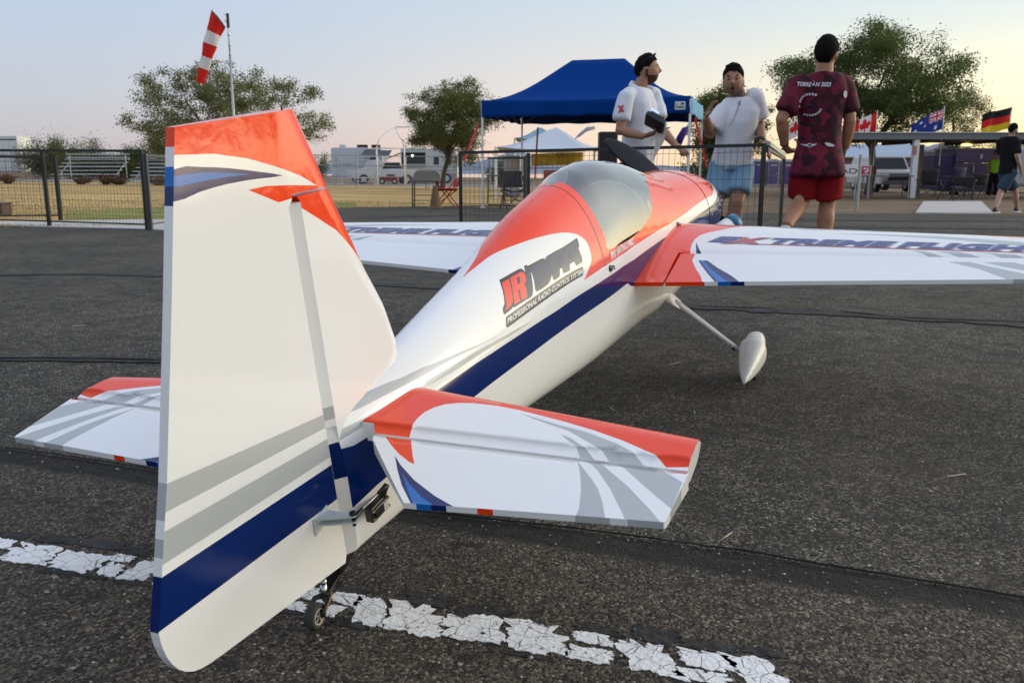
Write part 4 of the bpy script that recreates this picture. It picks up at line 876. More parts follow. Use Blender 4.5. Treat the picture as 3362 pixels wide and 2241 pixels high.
flagthing('dark blue flag with a crossed corner and white stars above the roof', 3094, 356, 432, YS+1, La, Ha, jack+[(1, star(La*.25, Ha*.22, .10)), (1, star(La*.75, Ha*.82, .06)), (1, star(La*.75, Ha*.18, .06)), (1, star(La*.88, Ha*.58, .06)), (1, star(La*.62, Ha*.52, .06)), (1, star(La*.8, Ha*.42, .035, 5))], 0, [FB, FW, FR_], 1.4)
flagthing('black red and gold striped flag at the right end of the roof', 3314, 352, 432, YS+1, 1.12, .74, [(0, [(0, .49), (1.12, .49), (1.12, .74), (0, .74)]), (1, [(0, .245), (1.12, .245), (1.12, .49), (0, .49)])], 2, [FK, FR_, FG], 12)
# portable toilets
PUR = mat('toilet_purple', (.060, .035, .17), .55); PGR = mat('toilet_grey', (.36, .37, .40), .55)
def toilet(px, Y, rz, label):
    r = thing('portable_toilet', label, 'portable toilet', gx(px, Y), rz, 'purple portable toilets in a row'); 
    boxpart('cabin', r, (0, 0, 1.08), (1.08, 1.1, 2.05), PUR); boxpart('base', r, (0, 0, .06), (1.16, 1.2, .12), PGR)
    mb = MB(); mb.prism([(.56*math.cos(a), 2.08+.24*math.sin(a)) for a in np.linspace(0, math.pi, 10)], lambda x, z, h: (x, h, z), -.57, .57); mb.obj('roof', PGR, r)
    d = boxpart('door', r, (0, -.56, 1.06), (.74, .04, 1.86), mat('toilet_door', (.085, .055, .21), .5)); boxpart('handle', d, (.28, -.59, 1.05), (.08, .03, .16), PGR, bev=0); boxpart('vent_grille', d, (0, -.585, 1.78), (.55, .02, .16), PGR, bev=0)
    for s in (-1, 1): boxpart('frame_post', r, (s*.46, -.565, 1.06), (.07, .06, 2.0), PGR, bev=.01)
    return r
tl = toilet(2482, 79, R(6), 'purple portable toilet seen through the fence by the corner post')
for px, lb_ in ((2530, 'purple portable toilet second right of the corner post'), (2578, 'purple portable toilet just left of the man in red'), (2622, 'purple portable toilet half hidden by the man in red'), (2435, 'purple portable toilet left of the corner post behind the man in white')):
    dup(tl, gx(px, 79+(px-2482)*.01), R(4), lb_)
# metal-roofed building behind the tree
mbld = thing('metal_roof_building', 'low building with a pale ribbed metal roof behind the tall dark tree', 'building', gx(2780, 66)); o = Vector(mbld.location); W_ = at(3130, 500, 66).x-at(2740, 500, 66).x; x0 = at(2740, 500, 66).x-o.x; ez = at(2900, 516, 66).z-o.z; rz_ = at(2900, 476, 71).z-o.z
mb = MB(); mb.box((x0+W_/2, 5, ez/2), (W_-.4, 9, ez)); mb.obj('wall', mat('bld_wall', (.24, .21, .18), .8), mbld)
for k in range(26):
    mb = MB(); xa = x0+W_*k/26; xb = xa+W_/26-.015; mb.prism([(xa, 0), (xb, 0), (xb, 1), (xa, 1)], lambda x, y, h: (x, -.4+5.4*y, ez+(rz_-ez)*y+h), 0, .05); mb.bar((xa, -.42, ez+.07), (xa, 5.0, rz_+.07), .05); mb.obj('roof_panel', mat('roof_metal', (.46, .53, .60), .4, metal=.25), mbld)
for k in range(4): boxpart('window', mbld, (x0+1.4+k*2.1, .46, ez*.55), (1.0, .06, .8), GLS, bev=0); 
boxpart('door', mbld, (x0+W_*.93, .46, 1.0), (.9, .06, 2.0), PGR, bev=0)
# parked van/pickup seen from behind the shelter post
pk = thing('parked_suv', 'silver utility vehicle nose to the shelter with a wide dark windscreen', 'car', gx(2950, 44)); SV = mat('suv_silver', (.46, .46, .44), .35, metal=.2)
mb = MB(); mb.loft([[Vector((x, y, z)) for x, z in ((-w, .38), (-w, h), (-w*.9, h+.06), (w*.9, h+.06), (w, h), (w, .38))] for y, w, h in ((0, .86, .92), (.12, .93, 1.0), (1.2, .95, 1.08), (4.4, .95, 1.08), (4.6, .9, 1.0))]); mb.obj('body', SV, pk, bevel=.05)
mb = MB(); mb.loft([[Vector((x, y+d*(z-1.1), z)) for x, z in ((-w, 1.08), (-w*.84, 1.72), (-w*.72, 1.80), (w*.72, 1.80), (w*.84, 1.72), (w, 1.08))] for y, d, w in ((1.0, .62, .92), (4.3, -.2, .92))]); mb.obj('cabin', SV, pk, bevel=.03)
mb = MB(); mb.prism([(-.80, 1.14), (.80, 1.14), (.68, 1.70), (-.68, 1.70)], lambda x, z, h: (x, .985+.62*(z-1.1)-h, z), 0, .02); mb.obj('windscreen', GLS, pk)
boxpart('grille', pk, (0, -.02, .72), (1.15, .06, .30), DK, bev=.01); boxpart('bumper', pk, (0, -.06, .46), (1.75, .16, .20), mat('bumper_grey', (.12, .12, .12), .5))
for s_ in (-1, 1): boxpart('headlight', pk, (s_*.70, -.02, .80), (.30, .08, .16), mat('lamp_clear', (.7, .7, .68), .2), bev=.01); boxpart('mirror', pk, (s_*1.06, 1.15, 1.16), (.20, .10, .16), SV)
for x in (-.80, .80):
    for y in (.85, 3.6): wheelpart(pk, (x, y, .36), .36, .24, 'x')
# purple cargo container and neighbours
ct = thing('cargo_container', 'dark purple stacked cargo container with panel lines and a small badge', 'container', gx(3168, 39)); PC = mat('container_purple', (.060, .036, .085), .6, var=.2, vscale=2)
for k in range(3): boxpart('tier', ct, (0, 0, .42+.62*k), (2.15-.03*k, 1.9, .60), PC)
boxpart('lid', ct, (0, 0, 1.93), (2.2, 1.95, .08), mat('lid_grey', (.10, .09, .11), .6)); boxpart('badge', ct, (.05, -.96, 1.62), (.12, .02, .18), mat('badge_gold', (.40, .30, .18), .6), bev=0)
boxpart('side_locker', ct, (-1.45, -.05, .95), (.85, 1.6, 1.45), mat('locker_purple', (.03, .012, .075), .6)); boxpart('handle', ct, (-.25, -.97, 1.1), (.05, .04, .30), GALV, bev=0)
for x in (-.8, .8): boxpart('foot', ct, (x, -.6, .06), (.3, .3, .12), DK)
tw = thing('small_shed', 'narrow mauve shed between the pickup and the container', 'shed', gx(3075, 52)); boxpart('wall', tw, (0, 0, 1.1), (1.7, 1.4, 2.2), mat('shed_mauve', (.20, .18, .23), .7)); mb = MB(); mb.prism([(-.98, 2.15), (.98, 2.15), (.98, 2.3), (0, 2.65), (-.98, 2.3)], lambda x, z, h: (x, h, z), -.85, .85); mb.obj('roof', mat('shed_roof', (.25, .24, .28), .7), tw); boxpart('sign', tw, (-.5, -.72, 1.35), (.18, .03, .62), FW, bev=0)
def signboard(label, px, py, Y, w, h, m, shapes, inkm):
    p = at(px, py, Y); z0 = g(p.x, Y); root = thing('sign_board', label, 'sign', (p.x, Y, z0)); zc = p.z-z0
    boxpart('panel', root, (0, 0, zc), (w, .03, h), m, bev=.004)
    for s in (-1, 1): boxpart('leg', root, (s*w*.4, .02, zc/2), (.04, .03, zc), GALV, bev=0)
    mb = MB()
    for poly in shapes: mb.prism([(x*w/2, y*h/2) for x, y in poly], lambda x, y, hh: (x, -.017-hh, zc+y), 0, .004)
    mb.obj('print', inkm, root)
signboard('white sign with a bold black curve beside the tall man', 2788, 560, 29, .62, .40, FW, [[(-.95, -.5), (-.5, .35), (-.1, -.55), (-.2, -.2), (-.5, .0), (-.8, -.5)], [(.0, .4), (.12, .4), (.12, -.5), (0, -.5)], [(.2, .35), (.62, .3), (.9, .0), (.62, -.5), (.2, -.5), (.2, -.36), (.6, -.34), (.72, .0), (.55, .18), (.2, .22)]], FK)
signboard('square sign with a crimson diamond pattern below the shelter', 2842, 559, 29, .36, .31, mat('sign_pink', (.55, .40, .42), .6), [[(-.8, -.8), (.8, -.8), (.8, .8), (-.8, .8)]], mat('sign_crimson', (.38, .03, .07), .6))
pz = at(2842, 559, 29); par = [q for q in bpy.data.objects if q.name.startswith('sign_board') and 'crimson' in q.get('label', '')][0]; pl_ = pz-par.location
for dx, dz in ((-.05, .05), (.05, .05), (0, -.06), (.06, -.02)):
    sd_ = MB(); sd_.prism([(-.045, 0), (0, .045), (.045, 0), (0, -.045)], lambda x, y, h: (pl_.x+dx+x, -.024-h, pl_.z+dz+y), 0, .002); sd_.obj('emblem', FW, par)
for k, (px, Y, w, lb_) in enumerate(((2785, 30, 1.1, 'long folding table in shadow beside the tall man'), (2905, 30.5, 1.6, 'long folding table in front of the grey pickup'), (3130, 33, 1.2, 'folding table in the shade before the container'))):
    table(lb_, gx(px, Y), w, .7, .76, 0, group='folding tables under the shelter')
CB = mat('camp_black', (.014, .015, .018), .8); CN_ = mat('camp_navy', (.012, .014, .04), .8)
chair('camp_chair', 'black camp chair right of the white shelter post', gx(3040, 29.5), R(170), CB, DKF, 'camp chairs under the shelter', .95); chair('camp_chair', 'navy camp chair with a tall back before the container', gx(3118, 28.5), R(200), CN_, DKF, 'camp chairs under the shelter', 1.0); chair('camp_chair', 'small dark camp chair near the concrete pad', gx(3160, 27), R(150), CB, DKF, 'camp chairs under the shelter', .7); chair('camp_chair', 'dark camp chair in the shade farther right', gx(3198, 30), R(185), CB, DKF, 'camp chairs under the shelter', .8)
wb = thing('white_van', 'pale van at the right edge behind the walking man', 'van', gx(3400, 44)); boxpart('body', wb, (0, 0, 1.25), (2.2, 4.4, 1.9), mat('van_pale', (.45, .44, .42), .5), bev=.15); boxpart('windscreen', wb, (0, -2.2, 1.6), (1.7, .05, .7), GLS, bev=0)
for x in (-.9, .9): wheelpart(wb, (x, -1.5, .35), .35, .25, 'x')
# ================================================================== PEOPLE
from mathutils.bvhtree import BVHTree
def skinmat(name, c): return mat(name, c, .55, spec=.35, var=.10, vscale=9, sub=.0)
HAIR = mat('hair_black', (.007, .006, .005), .9, spec=.10, bump=.3, bscale=200)
def fuse(mb, name, mats, parent, vox, sm=3, disp=None):
    me = mb.mesh(name+'_src', mats); ob = bpy.data.objects.new(name, me); col.objects.link(ob)
    r = ob.modifiers.new('r', 'REMESH'); r.mode = 'VOXEL'; r.voxel_size = vox; r.use_smooth_shade = True
    s = ob.modifiers.new('s', 'SMOOTH'); s.iterations = sm; s.factor = .5
    dg = bpy.context.evaluated_depsgraph_get(); new = bpy.data.meshes.new_from_object(ob.evaluated_get(dg)); bpy.data.objects.remove(ob); bpy.data.meshes.remove(me)
    new.name = name; new.materials.clear()
    for m in (mats if isinstance(mats, (list, tuple)) else [mats]): new.materials.append(m)
    if disp:
        n = len(new.vertices); co = np.empty(n*3); new.vertices.foreach_get('co', co); co = co.reshape(-1, 3); no = np.empty(n*3); new.vertices.foreach_get('normal', no); no = no.reshape(-1, 3)
        for i in range(n): co[i] += no[i]*disp(Vector(co[i]))
        new.vertices.foreach_set('co', co.ravel())
    new.polygons.foreach_set('material_index', [0]*len(new.polygons)); new.polygons.foreach_set('use_smooth', [True]*len(new.polygons)); new.update()
    o = bpy.data.objects.new(name, new); col.objects.link(o); o.parent = parent; return o
def ringpts(c, lat, fwd, w, d, n=28, e=2.5):
    out = []
    for k in range(n):
        a = 2*math.pi*k/n; ca, sa = math.cos(a), math.sin(a)
        out.append(c+lat*w*math.copysign(abs(ca)**(2/e), ca)+fwd*d*math.copysign(abs(sa)**(2/e), sa))
    return out
def torso(mb, hip, neck, lat, fwd, k, inf=0., lo=-.12, belly=0., hi=1.0, rows=None, ws=.79):
    ax = neck-hip; rows = rows or [(-.12, .135, .095), (0, .160, .115), (.12, .158, .116), (.28, .150, .110), (.45, .158, .115), (.64, .178, .122), (.80, .186, .115), (.90, .160, .095), (.97, .095, .075), (1.02, .062, .062)]
    mb.loft([ringpts(hip+ax*t+fwd*(.015*math.sin(max(0, t)*3.1)+belly*math.exp(-((t-.2)/.25)**2)), lat, fwd, w*k*(ws if t < .93 else 1)+inf, d*k*.92+inf) for t, w, d in rows if lo <= t <= hi])
def limb(mb, a, b, c_, r, k, seg=12):
    """a-b-c joints with tapering radii r=(a, mid, b, mid, c)"""
    P = [a, a.lerp(b, .5), b, b.lerp(c_, .35), c_]; mb.tube(P, [x*k for x in r], seg)
    mb.ell(a, [r[0]*k*1.02]*3, 10, 8); mb.ell(b, [r[2]*k*1.0]*3, 10, 8)
def hand(mb, wrist, d, nrm, k, curl=.4, spread=.12, side=1, curls=None):
    """palm, four fingers of different lengths and a thumb; d: along the fingers, nrm: out of the palm"""
    d = d.normalized(); nrm = (nrm-d*nrm.dot(d)).normalized(); s = d.cross(nrm)*side
    for t, w in ((.0, .022), (.03, .030), (.06, .036), (.085, .036)):
        pass
    mb.loft([ringpts(wrist+d*t*k, s, nrm, w*k, h*k, 12, 2.6) for t, w, h in ((-.01, .021, .017), (.025, .029, .015), (.06, .038, .014), (.09, .037, .012))])
    for i, (L, off) in enumerate(((.070, .028), (.078, .010), (.073, -.009), (.058, -.026))):
        cu = (curls[i] if curls else curl); p = wrist+d*.085*k+s*off*k; dd = (d+s*off*spread*30).normalized(); pts = [p-d*.02*k, p]
        for j, f in enumerate((.45, .32, .23)):
            a = cu*(.6+.35*j); dd = (dd*math.cos(a)+nrm*math.sin(a)).normalized(); nr2 = nrm; p = p+dd*L*f*k; pts.append(p.copy())
        mb.tube(pts, [.0095*k, .0098*k, .009*k, .0083*k, .007*k], 8); mb.ell(pts[-1], [.007*k]*3, 6, 5)
    p = wrist+d*.03*k+s*.026*k; dd = (d*.55+s*.75+nrm*.35).normalized(); pts = [p-dd*.012*k, p]
    for f in (.036, .030): p = p+dd*f*k; pts.append(p.copy()); dd = (dd*.85+d*.4+nrm*curl*.4).normalized()
    mb.tube(pts, [.013*k, .0125*k, .0105*k, .0085*k], 8); mb.ell(pts[-1], [.0085*k]*3, 6, 5)
def headshape(v, p, k):
    x, y, z = p; 
    if v.z < 0: y *= 1-.27*(-v.z)**1.2
    if v.z < -.1 and v.x < 0: x *= 1-.35*(-v.z-.1)
    if v.x > 0:
        G_ = lambda a, b, sy, sz: math.exp(-((v.y-a)/sy)**2-((v.z-b)/sz)**2)
        x += k*(.027*G_(0, -.13, .13, .13)+.014*G_(0, .02, .10, .16)+.007*G_(0, .22, .5, .10)-.010*(G_(.34, .07, .17, .11)+G_(-.34, .07, .17, .11))+.016*G_(0, -.78, .30, .20)+.007*G_(0, -.46, .24, .10)+.004*(G_(.45, -.18, .2, .2)+G_(-.45, -.18, .2, .2)))
    return Vector((x, y, z))
def axes(f, tilt=0., roll=0.):
    f = Vector(f).normalized(); up = Vector((0, 0, 1)); l = up.cross(f).normalized(); f2 = (f*math.cos(tilt)+up*math.sin(tilt)).normalized(); u2 = f2.cross(l); M = Matrix((f2, l, u2)).transposed()
    return M @ Matrix.Rotation(roll, 3, 'X')
def head(mb, c, M, k, ears=True):
    mb.ell(c, (.098*k, .077*k, .118*k), 44, 34, rot=M, fn=lambda v, p: headshape(v, p, k))
    if ears:
        for s in (1, -1): mb.ell(c+M @ Vector((-.006*k, s*.076*k, -.012*k)), (.018*k, .009*k, .032*k), 10, 8, rot=M)
def hairdo(parent, c, M, k, front=.50, side=.02, nape=-.50, thick=.016, top=.0, name='hair', m=None):
    mb = MB()
    def ok(v):
        az = math.atan2(abs(v.y), v.x)/math.pi   # 0 front .5 side 1 back
        lim = front if az < .22 else (front+(side-front)*(az-.22)/.20 if az < .42 else (side if az < .56 else side+(nape-side)*min(1, (az-.56)/.2)))
        return v.z+.10*noise.noise(v*5) > lim
    tmp = MB(); vs = []
    tmp.ell((0, 0, 0), (1, 1, 1), 44, 34)
    keep = [ok(Vector(v)) for v in tmp.v]
    def limz(v):
        az = math.atan2(abs(v.y), v.x)/math.pi
        return front if az < .22 else (front+(side-front)*(az-.22)/.20 if az < .42 else (side if az < .56 else side+(nape-side)*min(1, (az-.56)/.2)))
    for v in tmp.v:
        vv = Vector(v); p = headshape(vv, Vector((vv.x*.098*k, vv.y*.077*k, vv.z*.118*k)), k); q = p.normalized(); tp = min(1, max(.12, (vv.z-limz(vv)+.08)/.45)); nz = noise.noise(vv*5)*.004+noise.noise(vv*14)*.0015
        mb.v.append(tuple(c+M @ (p+q*(tp*thick*k*(.75+.6*max(0, vv.z))+tp*nz+top*k*max(0, vv.z)*max(0, vv.x+.4)))))
    inn = len(mb.v)
    for v in tmp.v:
        vv = Vector(v); p = headshape(vv, Vector((vv.x*.098*k, vv.y*.077*k, vv.z*.118*k)), k); mb.v.append(tuple(c+M @ (p*.97)))
    from collections import Counter
    ec = Counter()
    for f in tmp.f:
        if all(keep[i] for i in f):
            mb.f.append(f); mb.m.append(0)
            for a, b in zip(f, f[1:]+f[:1]): ec[(a, b)] += 1
    for (a, b) in list(ec):
        if (b, a) not in ec: mb.f.append((b, a, inn+a, inn+b)); mb.m.append(0)
    return mb.obj(name, m or HAIR, parent, True)
def shade_head(body, c, M, k, fn):
    me = body.data; Mi = M.transposed()
    for p in me.polygons:
        q = Mi @ (p.center-c)/k
        if q.length < .17:
            i = fn(q)
            if i is not None: p.material_index = i
def part_eye(parent, c, M, k, y, z, x=.083, open_=1.):
    mb = MB(); mb.ell(c+M @ Vector((x*k, y*k, z*k)), (.012*k, .0125*k, .0085*k*open_), 10, 8, rot=M); e = mb.obj('eye', mat('eye_white', (.34, .30, .27), .4), parent, True)
    mb = MB(); mb.ell(c+M @ Vector(((x+.008)*k, y*k, z*k)), (.006*k, .0065*k, .0065*k), 8, 6, rot=M); mb.obj('iris', mat('iris_dark', (.012, .008, .006), .2), e, True)
def part_brow(parent, c, M, k, y, z, ln=.018, tilt=.0, x=.094):
    mb = MB(); s = 1 if y > 0 else -1
    mb.tube([c+M @ Vector(((x-.012*abs(t))*k, (y+t*ln)*k, (z+tilt*s*t*.01-.004*t*t)*k)) for t in (-1, -.4, .2, 1)], [.002*k, .0042*k, .0042*k, .002*k], 6); mb.obj('eyebrow', HAIR, parent, True)
def shoe(parent, heel, toe, k, m, solem, up=Vector((0, 0, 1)), name='shoe'):
    d = (toe-heel).normalized(); s = d.cross(up).normalized(); u_ = s.cross(d); L = (toe-heel).length; mb = MB()
    mb.loft([ringpts(heel+d*L*t+u_*h*.5, s, u_, w*k, h*.5, 14, 3.) for t, w, h in ((-.02, .020, .05), (.03, .034, .085*k), (.25, .036, .10*k), (.45, .040, .075*k), (.75, .046, .055*k), (.95, .034, .042*k), (1.0, .012, .03*k))]); o_ = mb.obj(name, m, parent, True)
    mb = MB(); mb.loft([ringpts(heel+d*L*t-u_*.004, s, u_, w*k, .014, 14, 3.5) for t, w in ((-.025, .024), (.03, .038), (.3, .038), (.7, .049), (.95, .038), (1.01, .014))]); mb.obj('sole', solem, o_, True); return o_
def proj_shapes(name, polys, tree_, toworld, m, parent, lift=.009):
    """flat print pressed on cloth: triangulated 2D polygons (x,z) dropped onto the cloth along +y"""
    mb = MB()
    for V, T in polys:
        out = []
        for x, z in V:
            hit = tree_.ray_cast(Vector((x, -3, z)), Vector((0, 1, 0)))
            if hit[0] is None: out = None; break
            out.append(hit[0]+Vector((0, -lift, 0))+hit[1]*.0)
        if out: mb.add(out, T)
    if mb.v: return mb.obj(name, m, parent)
def tri_poly(poly, step=.02):
    step = min(step, .010); q = dens(poly, step); pts = list(q); O = np.array(q); lo, hi = O.min(0), O.max(0); G = np.array([(a, b) for a in np.arange(lo[0]+step/2, hi[0], step) for b in np.arange(lo[1]+step/2, hi[1], step)])
    if len(G): pts += [tuple(p) for p in G[inside(G, q)]]
    res = delaunay_2d_cdt([Vector(p) for p in pts], [(i, (i+1) % len(q)) for i in range(len(q))], [], 1, 1e-6, False)
    return [tuple(v) for v in res[0]], [tuple(f) for f in res[2]]
def text_quad(body, quad, offset=.03, shear=0., spacing=1.):
    V, T = text_tris(body, offset, shear, spacing); out = []
    for x, y in V: out.append(tuple(quad[0][d]*(1-x)*(1-y)+quad[1][d]*x*(1-y)+quad[2][d]*x*y+quad[3][d]*(1-x)*y for d in (0, 1)))
    return out, T
def wrinkle(a, s): return lambda p: .014+a*(noise.noise(Vector((p.x*s, p.y*s, p.z*s*.45)))+.5*noise.noise(Vector((p.x*s*2.3+5, p.y*s*2.3, p.z*s*1.1))))
def fabric(name, c, **k): return mat(name, c, .9, spec=.15, bump=.15, bscale=60, **k)

def person(label, base, k=1., group=None):
    return thing('person', label, 'person', base, 0, group)

# ---------------- man in the white polo (profile, holding the transmitter)
def man_polo():
    Y0 = 7.45; base = gx(2092, Y0); root = person('bearded man in white polo and black shorts holding a radio transmitter', base)
    J = lambda px, py, dy=0.: at(px, py, Y0+dy)-base
    SK = skinmat('skin_tan', (.36, .185, .115)); BEARD = mat('beard', (.065, .034, .022), .8, spec=.15)
    f = Vector((.80, -.60, 0)).normalized(); lat = Vector((-f.y, f.x, 0)); lat_r = -lat
    hip = J(2088, 548, .02); neck = J(2096, 286, .02); hd = J(2124, 231, .0); M = axes((.97, -.16, 0), .05); k = .98
    Rs, Re, Rw = J(2056, 318, -.13), J(2036, 428, -.18), J(2112, 448, -.33); Ls, Le, Lw = J(2146, 312, .16), J(2172, 425, .02), J(2216, 474, -.22)
    mb = MB(); torso(mb, hip, neck, lat, f, k*.98); mb.tube([neck-(neck-hip)*.06, J(2106, 278, .0), hd+Vector((-.02, 0, -.06))], [.062, .056, .055], 14); head(mb, hd, M, .98)
    limb(mb, Rs, Re, Rw, (.056, .049, .042, .043, .028), k); limb(mb, Ls, Le, Lw, (.056, .049, .042, .043, .028), k)
    hand(mb, Rw, J(2150, 436, -.36)-Rw, Vector((.1, .3, 1)), .98, curl=.75, side=-1); hand(mb, Lw, J(2246, 496, -.30)-Lw, Vector((.1, .2, -1)), .98, curls=[.35, .45, .5, .6], side=1)
    for s, kn, an in ((1, J(2115, 690, .10), .13), (-1, J(2075, 690, -.06), -.08)):
        h_ = hip+lat*s*.085+Vector((0, 0, -.04)); a_ = Vector((kn.x+.0, kn.y+.05, .07)); limb(mb, h_, kn, a_, (.085, .074, .054, .056, .034), k, 14); mb.ell(a_+f*.06+Vector((0, 0, -.03)), (.06, .05, .04), 10, 8)
    b = fuse(mb, 'body', [SK, BEARD, HAIR], root, .0065, 2)
    shade_head(b, hd, M, .98, lambda q: 1 if (q.z+.006*noise.noise(q*90) < -.046-.10*max(0, .06-q.x)*(q.x > .02) and q.x > .004 and q.z > -.13) and not (q.x > .085 and -.062 < q.z < -.054) or (q.x > .088 and -.052 < q.z < -.036 and abs(q.y) < .03) or (-.012 < q.x < .012 and q.z < .0 and q.z > -.06 and abs(q.y) > .055) else None)
    hairdo(b, hd, M, .98, front=.60, side=.10, nape=-.50, thick=.013, top=.012)
    for s in (1, -1): part_eye(b, hd, M, .98, s*.030, .010, .078, .6); part_brow(b, hd, M, .98, s*.031, .034)
    # sunglasses pushed up in the hair
    mb = MB()
    for s in (1, -1): mb.ell(hd+M @ Vector((.060, s*.034, .116)), (.022, .026, .006), 10, 6, rot=M @ Matrix.Rotation(-.6, 3, 'Y'))
    mb.tube([hd+M @ Vector((.05, .07, .105)), hd+M @ Vector((-.03, .082, .06))], .003, 5); mb.tube([hd+M @ Vector((.05, -.07, .105)), hd+M @ Vector((-.03, -.082, .06))], .003, 5); mb.obj('sunglasses', GLS, b, True)
    PW_ = fabric('polo_white', (.66, .68, .72)); mb = MB(); torso(mb, hip, neck, lat, f, k, .012, belly=.01, rows=[(-.10, .165, .125), (.0, .165, .122), (.12, .162, .120), (.28, .156, .116), (.45, .160, .118), (.64, .178, .124), (.80, .186, .116), (.90, .160, .095), (.965, .095, .075)])
    for S_, E_2 in ((Rs, Re), (Ls, Le)): mb.tube([S_+(neck-S_)*.35, S_, S_.lerp(E_2, .30), S_.lerp(E_2, .68)], [.050, .055, .058, .064], 14); mb.ell(S_, (.053, .053, .052), 12, 10)
    sh = fuse(mb, 'polo_shirt', PW_, b, .009, 14, wrinkle(.011, 9))
    # collar and placket
    mb = MB(); n = 16; cc = neck+(neck-hip)*.0
    for lay, (r1, z1) in enumerate(((.058, .016), (.080, -.026))):
        for i in range(n+1):
            a = .35+ (2*math.pi-.7)*i/n; mb.v.append(tuple(cc+f*math.cos(a)*r1+lat*math.sin(a)*r1*1.02+Vector((0, 0, z1-.035*math.cos(a)*(1 if lay == 0 else 1.3)))))
    for i in range(n): mb.f.append((i, i+1, n+2+i, n+1+i)); mb.m.append(0)
    cl_ = mb.obj('collar', fabric('collar_white', (.68, .70, .74)), sh, True); q = cl_.modifiers.new('t', 'SOLIDIFY'); q.thickness = .006
    tr = BVHTree.FromPolygons([v.co for v in sh.data.vertices], [tuple(p.vertices) for p in sh.data.polygons])
    x = lambda px, py: (J(px, py, -.2).x, J(px, py, -.2).z)
    arms = [[x(2027, 348), x(2032, 346), x(2049, 368), x(2043, 370)], [x(2040, 347), x(2048, 345), x(2036, 369), x(2027, 372)]]
    proj_shapes('sleeve_emblem', [tri_poly(p, .01) for p in arms], tr, None, mat('print_red', (.50, .02, .04), .7), sh)
    SB = fabric('shorts_black', (.010, .010, .012)); mb = MB(); torso(mb, hip, neck, lat, f, k, .02, rows=[(-.16, .14, .11), (-.05, .165, .12), (.04, .165, .12)])
    for s in (1, -1): h_ = hip+lat*s*.09; kn = J(2115 if s > 0 else 2075, 690, .10 if s > 0 else -.06); mb.tube([h_+Vector((0, 0, .02)), h_.lerp(kn, .5), h_.lerp(kn, .9)], [.10, .098, .095], 14)
    fuse(mb, 'shorts', SB, b, .011, 3, wrinkle(.008, 10))
    for s, px, dy in ((1, 2115, .15), (-1, 2075, -.01)): p = Vector((J(px, 690, dy).x, J(px, 690, dy).y, .0)); shoe(root, p-f*.07+Vector((0, 0, .012)), p+f*.19+Vector((0, 0, .012)), 1., mat('shoe_grey', (.12, .12, .13), .7), FW)
    # transmitter and the tray under it
    t0 = J(2150, 402, -.40); tx = thing('radio_transmitter', 'black radio transmitter with sticks and glowing screen in the bearded man\'s hand', 'transmitter', t0+base)
    Rm = Matrix.Rotation(R(-25), 3, 'Z') @ Matrix.Rotation(R(28), 3, 'Y') @ Matrix.Rotation(R(-40), 3, 'X'); TB = mat('tx_black', (.012, .012, .013), .4)
    mb = MB(); mb.box((0, 0, 0), (.17, .14, .045), rot=Rm); mb.box(Rm @ Vector((0, -.045, .015)), (.13, .05, .045), rot=Rm); mb.obj('case', TB, tx, bevel=.012)
    mb = MB(); mb.box(Rm @ Vector((-.035, -.055, .043)), (.075, .05, .004), rot=Rm); mb.obj('screen', mat('tx_screen', (.5, .7, .9), .3, emit=(.55, .75, 1, .9)), tx)
    for s in (-1, 1):
        mb = MB(); c0 = Rm @ Vector((s*.05, .03, .025)); mb.tube([c0, c0+Rm @ Vector((.004*s, .0, .04))], [.006, .004], 8); mb.ell(c0+Rm @ Vector((.004*s, 0, .042)), (.007, .007, .006), 8, 6); mb.obj('stick', CHR, tx, True)
        mb = MB(); mb.tube([c0-Rm @ Vector((0, 0, .002)), c0+Rm @ Vector((0, 0, .006))], .024, 14); mb.obj('gimbal', GALV, tx)
        for j in range(2): mb = MB(); c1 = Rm @ Vector((s*(.065+.02*j), .08, .02)); mb.tube([c1, c1+Rm @ Vector((0, .022, .012))], .004, 6); mb.obj('switch', CHR, tx)
    mb = MB(); c1 = Rm @ Vector((.02, .08, .02)); mb.tube([c1, c1+Rm @ Vector((.01, .05, .05)), c1+Rm @ Vector((.06, .06, .10))], .006, 8); mb.obj('antenna', TB, tx, True)
    mb = MB(); mb.ell(Rm @ Vector((.02, -.02, .048)), (.006, .006, .004), 8, 6); mb.obj('status_light', mat('blue_led', (.2, .35, 1), .4, emit=(.25, .4, 1, 9)), tx, True)
    p0 = J(2146, 440, -.37)+base; mb = MB(); mb.sheet(lambda u_, v_: Vector((.02+.085*u_-.02*v_, .03*math.sin(u_*3), .02-.23*v_*(1-.35*u_)+.07*u_)), 6, 8); pp = mb.obj('paper', mat('paper_white', (.66, .64, .60), .8), None, True); pp.location = p0; q = pp.modifiers.new('t', 'SOLIDIFY'); q.thickness = .003; tag(pp, 'white cloth hanging below the radio transmitter in the bearded man\'s hand', 'cloth')
man_polo()

